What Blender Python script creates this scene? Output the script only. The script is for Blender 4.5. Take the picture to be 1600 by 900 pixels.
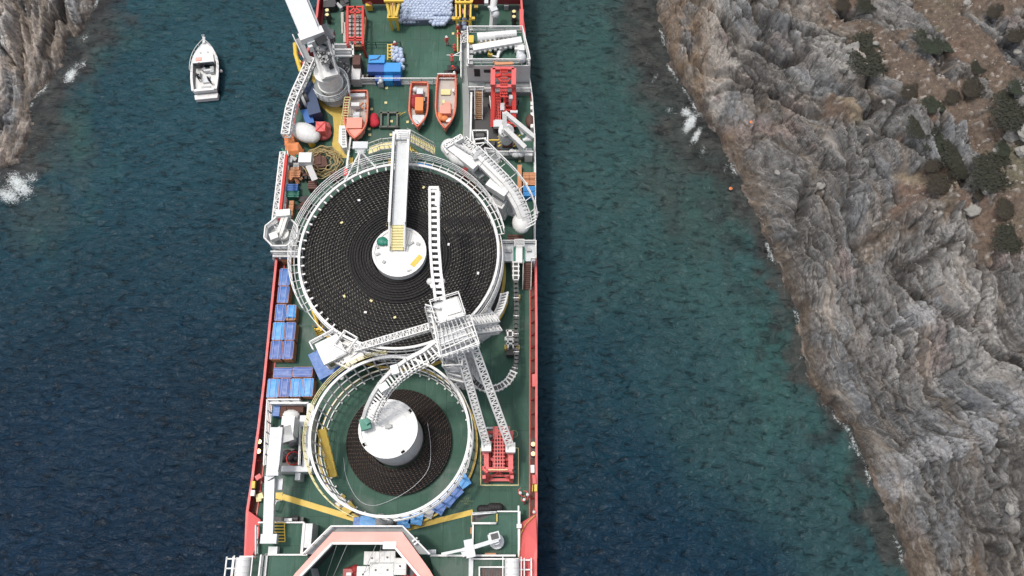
import bpy, math, random
import numpy as np
from mathutils import Vector, Matrix, noise as mn
R = math.radians
random.seed(7)
for o in list(bpy.data.objects): bpy.data.objects.remove(o)
sc = bpy.context.scene
COL = sc.collection
# ---------------------------------------------------------------- camera, light, exposure
FPX, H, TH = 1244.0, 87.0, R(19.95)      # focal length (px of a 1600 px frame), camera height above the main deck, tilt from straight down
SEA = -7.0
cam_d = bpy.data.cameras.new('camera'); cam = bpy.data.objects.new('camera', cam_d); COL.objects.link(cam)
cam_d.sensor_width = 36.0; cam_d.lens = 36.0*FPX/1600.0
cam_d.clip_start = 1.0; cam_d.clip_end = 6000.0
cam.location = (0, 0, H); cam.rotation_euler = (TH, 0, 0)
sc.camera = cam
SUN = Vector((-0.26, 0.10, 0.95)).normalized()
w = bpy.data.worlds.new('World'); sc.world = w; w.use_nodes = True
nt = w.node_tree; nt.nodes.clear()
sky = nt.nodes.new('ShaderNodeTexSky'); sky.sky_type = 'NISHITA'; sky.sun_disc = False
sky.sun_elevation = math.asin(SUN.z); sky.sun_rotation = math.atan2(SUN.x, SUN.y)
sky.air_density = 1.0; sky.dust_density = 4.0; sky.ozone_density = 1.0
bg = nt.nodes.new('ShaderNodeBackground'); bg.inputs['Strength'].default_value = 0.15
wo = nt.nodes.new('ShaderNodeOutputWorld')
bw = nt.nodes.new('ShaderNodeRGBToBW'); mxw = nt.nodes.new('ShaderNodeMix'); mxw.data_type = 'RGBA'; mxw.inputs[0].default_value = 0.62      # thin cloud veil: most of the blue washed out
nt.links.new(sky.outputs[0], bw.inputs[0]); nt.links.new(sky.outputs[0], mxw.inputs[6]); nt.links.new(bw.outputs[0], mxw.inputs[7]); nt.links.new(mxw.outputs[2], bg.inputs[0]); nt.links.new(bg.outputs[0], wo.inputs[0])
sl = bpy.data.lights.new('sun', 'SUN'); sl.energy = 1.2; sl.angle = R(5); sl.color = (1.0, 0.95, 0.88)
so = bpy.data.objects.new('sun', sl); COL.objects.link(so)
so.rotation_euler = SUN.to_track_quat('Z', 'Y').to_euler(); so.location = (0, 0, 60)
sc.view_settings.view_transform = 'Standard'; sc.view_settings.look = 'None'
sc.view_settings.exposure = 0.58; sc.view_settings.gamma = 1.0; sc.view_settings.use_curve_mapping = False

# ---------------------------------------------------------------- measuring: photo pixel + height above deck -> place in the world (metres)
def at(px, py, z=0.0):
    u, v = (px-800.0)/FPX, (450.0-py)/FPX
    down = math.cos(TH) - v*math.sin(TH)
    fwd = math.sin(TH) + v*math.cos(TH)
    t = (H-z)/down
    return Vector((u*t, fwd*t, z))
def P(pts, z): return [at(p[0], p[1], z) for p in pts]
def to_px(x, y, z):
    dy, dz = y, z-H
    d = dy*math.sin(TH) - dz*math.cos(TH); up = dy*math.cos(TH) + dz*math.sin(TH)
    return 800 + FPX*x/d, 450 - FPX*up/d

# ---------------------------------------------------------------- materials
MATS = {}
def nodes(name):
    m = bpy.data.materials.new(name); m.use_nodes = True
    t = m.node_tree; t.nodes.clear()
    out = t.nodes.new('ShaderNodeOutputMaterial'); b = t.nodes.new('ShaderNodeBsdfPrincipled')
    t.links.new(b.outputs[0], out.inputs[0])
    return m, t, b
def N(t, kind, **kw):
    n = t.nodes.new(kind)
    for k, v in kw.items():
        if k in n.inputs: n.inputs[k].default_value = v
        else: setattr(n, k, v)
    return n
def ramp(t, fac, stops):
    r = t.nodes.new('ShaderNodeValToRGB'); e = r.color_ramp.elements
    while len(e) < len(stops): e.new(0.5)
    for el, (p, c) in zip(e, stops):
        el.position = p; el.color = (c, c, c, 1) if isinstance(c, (int, float)) else (*c, 1)
    t.links.new(fac, r.inputs[0]); return r
def mixc(t, fac, a, b, mode='MIX'):
    m = t.nodes.new('ShaderNodeMix'); m.data_type = 'RGBA'; m.blend_type = mode
    for s, v in ((m.inputs[0], fac), (m.inputs[6], a), (m.inputs[7], b)):
        if hasattr(v, 'is_linked'): t.links.new(v, s)
        elif isinstance(v, (int, float)): s.default_value = v
        else: s.default_value = (*v, 1)
    return m.outputs[2]
def paint(name, col, rough=0.5, dirt=0.25, dcol=(0.12, 0.07, 0.04), scale=0.8, metal=0.0, bump=0.15, streak=0.0):
    m, t, b = nodes(name)
    g = N(t, 'ShaderNodeNewGeometry')
    n1 = N(t, 'ShaderNodeTexNoise', Scale=scale, Detail=8.0, Roughness=0.7)
    t.links.new(g.outputs['Position'], n1.inputs['Vector'])
    mp = N(t, 'ShaderNodeMapping'); mp.inputs['Scale'].default_value = (5, 0.6, 1.2)
    t.links.new(g.outputs['Position'], mp.inputs[0])
    n2 = N(t, 'ShaderNodeTexNoise', Scale=1.3, Detail=5.0, Roughness=0.65); t.links.new(mp.outputs[0], n2.inputs['Vector'])
    f1 = ramp(t, n1.outputs[0], [(0.48, 0.0), (0.75, dirt)])
    f2 = ramp(t, n2.outputs[0], [(0.55, 0.0), (0.8, streak+dirt*0.4)])
    c = mixc(t, f1.outputs[0], col, tuple(x*0.5+y*0.5 for x, y in zip(dcol, col)))
    c = mixc(t, f2.outputs[0], c, dcol)
    t.links.new(c, b.inputs['Base Color'])
    b.inputs['Metallic'].default_value = metal
    rr = ramp(t, n1.outputs[0], [(0.3, rough*0.8), (0.75, min(1, rough*1.3))]); t.links.new(rr.outputs[0], b.inputs['Roughness'])
    if bump:
        bp = N(t, 'ShaderNodeBump', Strength=bump, Distance=0.02); t.links.new(n1.outputs[0], bp.inputs['Height']); t.links.new(bp.outputs[0], b.inputs['Normal'])
    MATS[name] = m; return m
WHITE = paint('white_paint', (0.64, 0.64, 0.625), 0.45, 0.34, (0.30, 0.23, 0.17), scale=1.4, streak=0.12)
WHITE_DIRTY = paint('weathered_white_paint', (0.68, 0.68, 0.65), 0.5, 0.42, (0.20, 0.13, 0.08), scale=1.6, streak=0.3)
BOOMW = paint('boom_white_paint', (0.78, 0.79, 0.79), 0.4, 0.1, streak=0.03)
GREY = paint('grey_paint', (0.36, 0.37, 0.37), 0.5, 0.35)
LGREY = paint('pale_grey_paint', (0.52, 0.54, 0.55), 0.45, 0.3, (0.2, 0.16, 0.12), streak=0.12)
GRATE = paint('grating_grey', (0.24, 0.26, 0.26), 0.6, 0.4)
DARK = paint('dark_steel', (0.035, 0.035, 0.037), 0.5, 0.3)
BROWNST = paint('rusty_steel', (0.10, 0.045, 0.032), 0.75, 0.5, (0.05, 0.03, 0.025))
RED = paint('red_paint', (0.52, 0.035, 0.025), 0.45, 0.3, (0.14, 0.03, 0.02))
SALMON = paint('faded_red_paint', (0.58, 0.10, 0.095), 0.5, 0.3, (0.3, 0.05, 0.04))
PINK = paint('pale_salmon_paint', (0.75, 0.34, 0.29), 0.55, 0.22, (0.55, 0.2, 0.16), streak=0.05)
HULLRED = paint('hull_red', (0.32, 0.035, 0.035), 0.5, 0.4, (0.1, 0.02, 0.02))
YELLOW = paint('yellow_paint', (0.62, 0.42, 0.05), 0.5, 0.35)
YWORN = paint('worn_yellow_paint', (0.50, 0.36, 0.07), 0.6, 0.6, (0.2, 0.14, 0.04), scale=1.8, streak=0.25)
PALEY = paint('cream_yellow_paint', (0.62, 0.55, 0.26), 0.5, 0.3)
BLUE = paint('blue_tarpaulin', (0.02, 0.11, 0.36), 0.42, 0.35, (0.05, 0.14, 0.30), scale=2.4, bump=0.6, streak=0.2)
BLUE2 = paint('bright_blue_tarpaulin', (0.03, 0.25, 0.58), 0.42, 0.3, (0.08, 0.25, 0.45), scale=2.4, bump=0.6, streak=0.15)
BLUE3 = paint('violet_blue_tarpaulin', (0.03, 0.09, 0.32), 0.42, 0.35, (0.06, 0.12, 0.30), scale=2.4, bump=0.6, streak=0.2)
NAVY = paint('navy_paint', (0.02, 0.045, 0.11), 0.5, 0.2)
ORANGE = paint('orange_plastic', (0.80, 0.20, 0.045), 0.4, 0.2)
TARPO = paint('orange_tarpaulin', (0.62, 0.21, 0.07), 0.6, 0.4, (0.3, 0.1, 0.03), scale=3, bump=0.8)
WOOD = paint('crate_wood', (0.34, 0.20, 0.11), 0.8, 0.5, (0.15, 0.08, 0.05), scale=3, streak=0.4)
OWOOD = paint('orange_wood', (0.52, 0.24, 0.12), 0.8, 0.5, (0.3, 0.12, 0.06), scale=3, streak=0.3)
RUBBER = paint('black_rubber', (0.018, 0.017, 0.017), 0.6, 0.2, (0.06, 0.05, 0.045))
ROPE = paint('tan_hose', (0.34, 0.26, 0.12), 0.7, 0.3)
FLOAT = paint('float_plastic', (0.40, 0.47, 0.60), 0.45, 0.3, (0.2, 0.24, 0.33), scale=3)
GREENP = paint('green_paint', (0.01, 0.16, 0.11), 0.5, 0.3)
GLASS = paint('dark_glass', (0.03, 0.045, 0.06), 0.12, 0.1, bump=0)
SKIN = paint('skin', (0.45, 0.25, 0.17), 0.6, 0.1, bump=0)
COVER = paint('red_coverall', (0.60, 0.09, 0.075), 0.8, 0.2)
TROUSER = paint('dark_trousers', (0.03, 0.03, 0.04), 0.85, 0.2)
SHIRT = paint('white_shirt', (0.7, 0.7, 0.7), 0.85, 0.2)
BRASS = paint('brass_plate', (0.65, 0.5, 0.25), 0.35, 0.3, metal=0.6)
TEXT = paint('pale_lettering', (0.22, 0.26, 0.12), 0.7, 0.3)
TEXTD = paint('dark_lettering', (0.012, 0.05, 0.03), 0.7, 0.1)

def deck_mat():
    m, t, b = nodes('green_deck_paint')
    g = N(t, 'ShaderNodeNewGeometry')
    big = N(t, 'ShaderNodeTexNoise', Scale=0.16, Detail=6.0, Roughness=0.62); t.links.new(g.outputs['Position'], big.inputs['Vector'])
    mp = N(t, 'ShaderNodeMapping'); mp.inputs['Scale'].default_value = (3.2, 0.35, 1); t.links.new(g.outputs['Position'], mp.inputs[0])
    st = N(t, 'ShaderNodeTexNoise', Scale=0.9, Detail=7.0, Roughness=0.7); t.links.new(mp.outputs[0], st.inputs['Vector'])
    fine = N(t, 'ShaderNodeTexNoise', Scale=5.0, Detail=6.0, Roughness=0.75); t.links.new(g.outputs['Position'], fine.inputs['Vector'])
    c = ramp(t, big.outputs[0], [(0.3, (0.009, 0.048, 0.029)), (0.52, (0.019, 0.078, 0.051)), (0.72, (0.048, 0.115, 0.088))]).outputs[0]
    c = mixc(t, ramp(t, st.outputs[0], [(0.55, 0.0), (0.72, 0.6)]).outputs[0], c, (0.10, 0.15, 0.125))
    c = mixc(t, ramp(t, fine.outputs[0], [(0.58, 0.0), (0.8, 0.55)]).outputs[0], c, (0.05, 0.035, 0.02))
    c = mixc(t, ramp(t, fine.outputs[0], [(0.2, 0.5), (0.36, 0.0)]).outputs[0], c, (0.05, 0.10, 0.075))
    br = N(t, 'ShaderNodeTexBrick', Scale=1.0); br.offset = 0.5
    br.inputs['Brick Width'].default_value = 6.0; br.inputs['Row Height'].default_value = 2.4; br.inputs['Mortar Size'].default_value = 0.035
    br.inputs['Color1'].default_value = (1, 1, 1, 1); br.inputs['Color2'].default_value = (0.86, 0.9, 0.88, 1); br.inputs['Mortar'].default_value = (0.55, 0.62, 0.58, 1)
    mp2 = N(t, 'ShaderNodeMapping'); mp2.inputs['Rotation'].default_value = (0, 0, R(90)); t.links.new(g.outputs['Position'], mp2.inputs[0]); t.links.new(mp2.outputs[0], br.inputs['Vector'])
    c = mixc(t, 1.0, c, br.outputs[0], 'MULTIPLY')
    t.links.new(c, b.inputs['Base Color'])
    t.links.new(ramp(t, big.outputs[0], [(0.38, 0.5), (0.5, 0.7)]).outputs[0], b.inputs['Roughness'])
    bp = N(t, 'ShaderNodeBump', Strength=0.25, Distance=0.03); t.links.new(fine.outputs[0], bp.inputs['Height']); t.links.new(bp.outputs[0], b.inputs['Normal'])
    return m
DECK = deck_mat()

# ---------------------------------------------------------------- mesh builder
class MB:
    def __init__(s): s.v = []; s.f = []; s.m = []; s.sm = []
    def add(s, vs, fs, m=0, smooth=False):
        n = len(s.v); s.v += [tuple(v) for v in vs]; s.f += [tuple(n+i for i in f) for f in fs]
        s.m += [m]*len(fs); s.sm += [smooth]*len(fs); return s
    def box(s, c, d, rz=0.0, m=0, rot=None):
        x, y, z = d[0]/2, d[1]/2, d[2]/2
        M = (rot.to_matrix() if hasattr(rot, 'to_matrix') else rot) if rot is not None else Matrix.Rotation(rz, 3, 'Z')
        c = Vector(c)
        vs = [c + M @ Vector((a*x, b*y, e*z)) for e in (-1, 1) for a, b in ((-1, -1), (1, -1), (1, 1), (-1, 1))]
        return s.add(vs, [(3, 2, 1, 0), (4, 5, 6, 7), (0, 1, 5, 4), (1, 2, 6, 5), (2, 3, 7, 6), (3, 0, 4, 7)], m)
    def bar(s, a, b, w, h=None, m=0):
        a, b = Vector(a), Vector(b); h = h or w; d = b-a; L = d.length
        if L < 1e-5: return s
        d.normalize(); up = Vector((0, 0, 1)) if abs(d.z) < 0.95 else Vector((0, 1, 0))
        x = d.cross(up).normalized(); z = x.cross(d).normalized()
        vs = [p + x*(i*w/2) + z*(j*h/2) for p in (a, b) for i, j in ((-1, -1), (1, -1), (1, 1), (-1, 1))]
        return s.add(vs, [(0, 1, 2, 3), (7, 6, 5, 4), (0, 4, 5, 1), (1, 5, 6, 2), (2, 6, 7, 3), (3, 7, 4, 0)], m)
    def tube(s, a, b, r0, r1=None, n=10, m=0, caps=True):
        a, b = Vector(a), Vector(b); r1 = r0 if r1 is None else r1; d = (b-a)
        if d.length < 1e-5: return s
        d.normalize(); up = Vector((0, 0, 1)) if abs(d.z) < 0.95 else Vector((1, 0, 0))
        x = d.cross(up).normalized(); z = x.cross(d)
        vs = []
        for p, r in ((a, r0), (b, r1)):
            for i in range(n):
                t = 2*math.pi*i/n; vs.append(p + (x*math.cos(t)+z*math.sin(t))*r)
        s.add(vs, [(i, i+n, (i+1) % n+n, (i+1) % n) for i in range(n)], m, n > 5)
        if caps: s.add(vs, [tuple(range(n)), tuple(range(2*n-1, n-1, -1))], m)
        return s
    def path(s, pts, r, n=5, m=0, closed=False):
        pts = [Vector(p) for p in pts]; K = len(pts); vs = []
        for k, p in enumerate(pts):
            q0 = pts[k-1] if (k or closed) else p; q1 = pts[(k+1) % K] if (k < K-1 or closed) else p
            d = (q1-q0).normalized(); up = Vector((0, 0, 1)) if abs(d.z) < 0.95 else Vector((1, 0, 0))
            x = d.cross(up).normalized(); z = x.cross(d)
            for i in range(n):
                t = 2*math.pi*(i+.5)/n; vs.append(p + (x*math.cos(t)+z*math.sin(t))*r)
        fs = []
        for k in range(K if closed else K-1):
            a, b = k*n, ((k+1) % K)*n
            fs += [(a+i, b+i, b+(i+1) % n, a+(i+1) % n) for i in range(n)]
        return s.add(vs, fs, m, n > 5)
    def prism(s, poly, z0, z1, m=0, mtop=None):
        n = len(poly); area = sum(poly[i][0]*poly[(i+1) % n][1]-poly[(i+1) % n][0]*poly[i][1] for i in range(n))
        if area < 0: poly = poly[::-1]
        vs = [(p[0], p[1], z0) for p in poly] + [(p[0], p[1], z1) for p in poly]
        s.add(vs, [(i, (i+1) % n, (i+1) % n+n, i+n) for i in range(n)] + [tuple(range(n-1, -1, -1))], m)
        n0 = len(s.v)-2*n; s.f.append(tuple(n0+n+i for i in range(n))); s.m.append(m if mtop is None else mtop); s.sm.append(False); return s
    def ring(s, c, ri, ro, z0, z1, n=64, m=0, a0=0.0, a1=2*math.pi):
        full = abs(a1-a0-2*math.pi) < 1e-6; K = n if full else n+1; vs = []
        for k in range(K):
            t = a0+(a1-a0)*k/n; cx, sx = math.cos(t), math.sin(t)
            vs += [(c[0]+ri*cx, c[1]+ri*sx, z0), (c[0]+ro*cx, c[1]+ro*sx, z0), (c[0]+ro*cx, c[1]+ro*sx, z1), (c[0]+ri*cx, c[1]+ri*sx, z1)]
        fs = []
        for k in range(n):
            a, b = 4*k, 4*((k+1) % K)
            fs += [(a+i, b+i, b+(i+1) % 4, a+(i+1) % 4) for i in range(4)]
        if not full: fs += [(0, 1, 2, 3), (4*n+3, 4*n+2, 4*n+1, 4*n)]
        return s.add(vs, fs, m)
    def cyl(s, c, r, z0, z1, n=32, m=0, r1=None):
        return s.tube((c[0], c[1], z0), (c[0], c[1], z1), r, r if r1 is None else r1, n, m)
    def ball(s, c, r, n=10, k=6, sq=(1, 1, 1), m=0, half=False):
        vs = []; fs = []; lo = k//2 if half else 0
        for j in range(lo, k+1):
            ph = -math.pi/2 + math.pi*j/k
            for i in range(n):
                t = 2*math.pi*i/n; vs.append((c[0]+r*sq[0]*math.cos(ph)*math.cos(t), c[1]+r*sq[1]*math.cos(ph)*math.sin(t), c[2]+r*sq[2]*math.sin(ph)))
        for j in range(k-lo):
            fs += [(j*n+i, j*n+(i+1) % n, (j+1)*n+(i+1) % n, (j+1)*n+i) for i in range(n)]
        return s.add(vs, fs, m, True)
    def truss(s, a, b, w, h=None, seg=8, r=0.07, rd=None, m=0, side=None):
        a, b = Vector(a), Vector(b); h = h or w; rd = rd or r*0.7; d = (b-a).normalized()
        up = Vector((0, 0, 1)) if abs(d.z) < 0.9 else Vector((0, 1, 0))
        if side is not None: x = (Vector(side) - d*Vector(side).dot(d)).normalized()
        else: x = d.cross(up).normalized()
        z = x.cross(d).normalized()
        cs = [x*(i*w/2)+z*(j*h/2) for i, j in ((-1, -1), (1, -1), (1, 1), (-1, 1))]
        for c in cs: s.bar(a+c, b+c, 2*r, 2*r, m)
        for k in range(seg):
            p, q = a+(b-a)*(k/seg), a+(b-a)*((k+1)/seg)
            for i in range(4):
                c0, c1 = cs[i], cs[(i+1) % 4]
                s.bar(p+c0, p+c1, 2*rd, 2*rd, m)
                if k % 2: s.bar(p+c0, q+c1, 2*rd, 2*rd, m)
                else: s.bar(p+c1, q+c0, 2*rd, 2*rd, m)
        for i in range(4): s.bar(b+cs[i], b+cs[(i+1) % 4], 2*rd, 2*rd, m)
        return s
    def rail(s, pts, h=1.1, r=0.035, wires=3, step=1.6, m=0, closed=False):
        pts = [Vector(p) for p in pts]
        if closed: pts = pts+[pts[0]]
        for k in range(1, wires+1):
            dz = Vector((0, 0, h*k/wires))
            for p, q in zip(pts, pts[1:]): s.bar(p+dz, q+dz, 2*r*(1.2 if k == wires else 0.8), None, m)
        for p, q in zip(pts, pts[1:]):
            L = (q-p).length; n = max(1, int(round(L/step)))
            for i in range(n): t = p+(q-p)*(i/n); s.bar(t, t+Vector((0, 0, h)), 2*r, None, m)
        s.bar(pts[-1], pts[-1]+Vector((0, 0, h)), 2*r, None, m)
        return s
    def stairs(s, a, b, w, n=10, m=0, mt=1):
        a, b = Vector(a), Vector(b); d = b-a; hd = Vector((d.x, d.y, 0)).normalized(); x = Vector((-hd.y, hd.x, 0))
        rz = math.atan2(hd.y, hd.x)
        for k in range(n):
            p = a + d*((k+.5)/n); s.box(p, (0.28, w, 0.05), rz, mt)
        for e in (-1, 1):
            s.bar(a+x*(e*w/2), b+x*(e*w/2), 0.09, 0.25, m)
            s.bar(a+x*(e*w/2)+Vector((0, 0, 1)), b+x*(e*w/2)+Vector((0, 0, 1)), 0.07, None, m)
            for k in range(0, n+1, 3): p = a+d*(k/n)+x*(e*w/2); s.bar(p, p+Vector((0, 0, 1)), 0.06, None, m)
        return s
    def build(s, name, mats, parent=None, local=False):
        me = bpy.data.meshes.new(name)
        v = np.array(s.v, dtype=np.float64).reshape(-1, 3)
        if parent is not None and not local:
            off = Vector((0, 0, 0)); q = parent
            while q is not None: off += q.location; q = q.parent
            v = v - np.array(off)
        me.from_pydata(v.tolist(), [], s.f)
        if not isinstance(mats, (list, tuple)): mats = [mats]
        for mm in mats: me.materials.append(mm)
        me.polygons.foreach_set('material_index', np.minimum(np.array(s.m, dtype=np.int32), len(mats)-1))
        me.polygons.foreach_set('use_smooth', np.array(s.sm, dtype=bool))
        me.update()
        o = bpy.data.objects.new(name, me); COL.objects.link(o)
        if parent is not None: o.parent = parent
        return o
def tag(o, label=None, cat=None, group=None, kind=None):
    if label: o['label'] = label
    if cat: o['category'] = cat
    if group: o['group'] = group
    if kind: o['kind'] = kind
    return o
def thing(name, label, cat, loc=(0, 0, 0), group=None, rz=0.0):
    o = bpy.data.objects.new(name, None); COL.objects.link(o); o.location = loc; o.rotation_euler = (0, 0, rz); o.empty_display_size = 0.3
    return tag(o, label, cat, group)
def copy_tree(o, loc=None, rz=None, label=None, parent=None, scale=None):
    c = o.copy(); COL.objects.link(c)
    if parent is not None: c.parent = parent
    for ch in list(KIDS.get(o.name, o.children)): copy_tree(ch, parent=c)
    if loc is not None: c.location = loc
    if rz is not None: c.rotation_euler = (0, 0, rz)
    if scale is not None: c.scale = scale
    if label: c['label'] = label
    return c
KIDS = {}
# ================================================================ the setting: sea and cliffs
# ---- numpy noise
def _hash(ix, iy, seed):
    h = (ix.astype(np.int64)*374761393 + iy.astype(np.int64)*668265263 + seed*1442695041) & 0xffffffff
    h = ((h ^ (h >> 13))*1274126177) & 0xffffffff
    return ((h ^ (h >> 16)) & 0xffffff)/float(0xffffff)
def vn(x, y, seed=0):
    ix, iy = np.floor(x), np.floor(y); fx, fy = x-ix, y-iy
    fx = fx*fx*fx*(fx*(fx*6-15)+10); fy = fy*fy*fy*(fy*(fy*6-15)+10)
    a = _hash(ix, iy, seed); b = _hash(ix+1, iy, seed); c = _hash(ix, iy+1, seed); d = _hash(ix+1, iy+1, seed)
    return (a*(1-fx)+b*fx)*(1-fy) + (c*(1-fx)+d*fx)*fy
def fbm(x, y, oct=5, seed=0, gain=0.5):
    s = 0; a = 1; n = 0
    for k in range(oct):
        s = s + a*(vn(x*2**k+k*17.3, y*2**k-k*9.1, seed+k)*2-1); n += a; a *= gain
    return s/n
def ridged(x, y, oct=4, seed=0):
    s = 0; a = 1; n = 0
    for k in range(oct):
        s = s + a*(1-np.abs(vn(x*2**k+k*5.7, y*2**k+k*3.1, seed+k)*2-1)); n += a; a *= 0.5
    return s/n
def sst(x, a, b): t = np.clip((x-a)/(b-a), 0, 1); return t*t*(3-2*t)
def seg_dist(X, Y, pl):
    """signed distance to a polyline: positive to the right of its direction of travel"""
    best = np.full(X.shape, 1e9); sg = np.ones(X.shape)
    for (x0, y0), (x1, y1) in zip(pl, pl[1:]):
        dx, dy = x1-x0, y1-y0; L = dx*dx+dy*dy
        t = np.clip(((X-x0)*dx+(Y-y0)*dy)/L, 0, 1); ex, ey = X-(x0+t*dx), Y-(y0+t*dy)
        d = np.hypot(ex, ey); cr = dx*(Y-y0)-dy*(X-x0)
        u = d < best-1e-9; best = np.where(u, d, best); sg = np.where(u, np.where(cr < 0, 1.0, -1.0), sg)
    return best*sg
def poly_mask(X, Y, pts, soft):
    """soft inside mask of a closed polygon"""
    inside = np.zeros(X.shape, bool); n = len(pts)
    for i in range(n):
        x0, y0 = pts[i]; x1, y1 = pts[(i+1) % n]
        c = ((y0 > Y) != (y1 > Y)) & (X < (x1-x0)*(Y-y0)/((y1-y0) or 1e-9)+x0); inside ^= c
    d = np.abs(seg_dist(X, Y, pts+[pts[0]]))
    return sst(np.where(inside, d, -d), -soft, soft)
def xy(pts, z): return [(at(p[0], p[1], z).x, at(p[0], p[1], z).y) for p in pts]
# coastlines (walked so that the land lies on the right hand)
COAST_R = xy([(1440, 1100), (1432, 960), (1422, 900), (1408, 850), (1388, 800), (1368, 755), (1345, 705), (1330, 668), (1292, 632), (1264, 592), (1252, 540), (1250, 492),
              (1230, 450), (1216, 415), (1198, 368), (1180, 330), (1163, 292), (1150, 262), (1130, 225), (1110, 195), (1090, 165), (1068, 130), (1048, 100), (1040, 60), (1030, 20), (1020, -30), (1005, -120), (1000, -220)], SEA)
COAST_L = xy([(-400, 330), (-200, 300), (-60, 285), (5, 262), (30, 252), (47, 220), (50, 195), (44, 168), (54, 145), (72, 130), (88, 112), (98, 92), (105, 62), (128, 50), (140, 25), (148, -5), (155, -60), (160, -150), (165, -260)], SEA)[::-1]
def set_attr(me, name, arr, dim=1):
    if dim == 1:
        a = me.attributes.new(name, 'FLOAT', 'POINT'); a.data.foreach_set('value', arr.astype(np.float32).ravel())
    else:
        a = me.attributes.new(name, 'FLOAT_COLOR', 'POINT'); c = np.ones((arr.shape[0], 4), np.float32); c[:, :3] = arr; a.data.foreach_set('color', c.ravel())
def grid_mesh(name, X, Y, Z, mat, kind='structure'):
    ny, nx = X.shape; me = bpy.data.meshes.new(name)
    co = np.stack([X, Y, Z], -1).reshape(-1, 3).astype(np.float32)
    me.vertices.add(nx*ny); me.vertices.foreach_set('co', co.ravel())
    i = np.arange(nx*ny).reshape(ny, nx)
    q = np.stack([i[:-1, :-1], i[:-1, 1:], i[1:, 1:], i[1:, :-1]], -1).reshape(-1, 4)
    n = len(q); me.loops.add(4*n); me.loops.foreach_set('vertex_index', q.ravel().astype(np.int32))
    me.polygons.add(n); me.polygons.foreach_set('loop_start', (np.arange(n)*4).astype(np.int32)); me.polygons.foreach_set('loop_total', np.full(n, 4, np.int32))
    me.polygons.foreach_set('use_smooth', np.ones(n, bool))
    me.update(calc_edges=True); me.validate()
    me.materials.append(mat); o = bpy.data.objects.new(name, me); COL.objects.link(o); o['kind'] = kind
    return o

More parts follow.
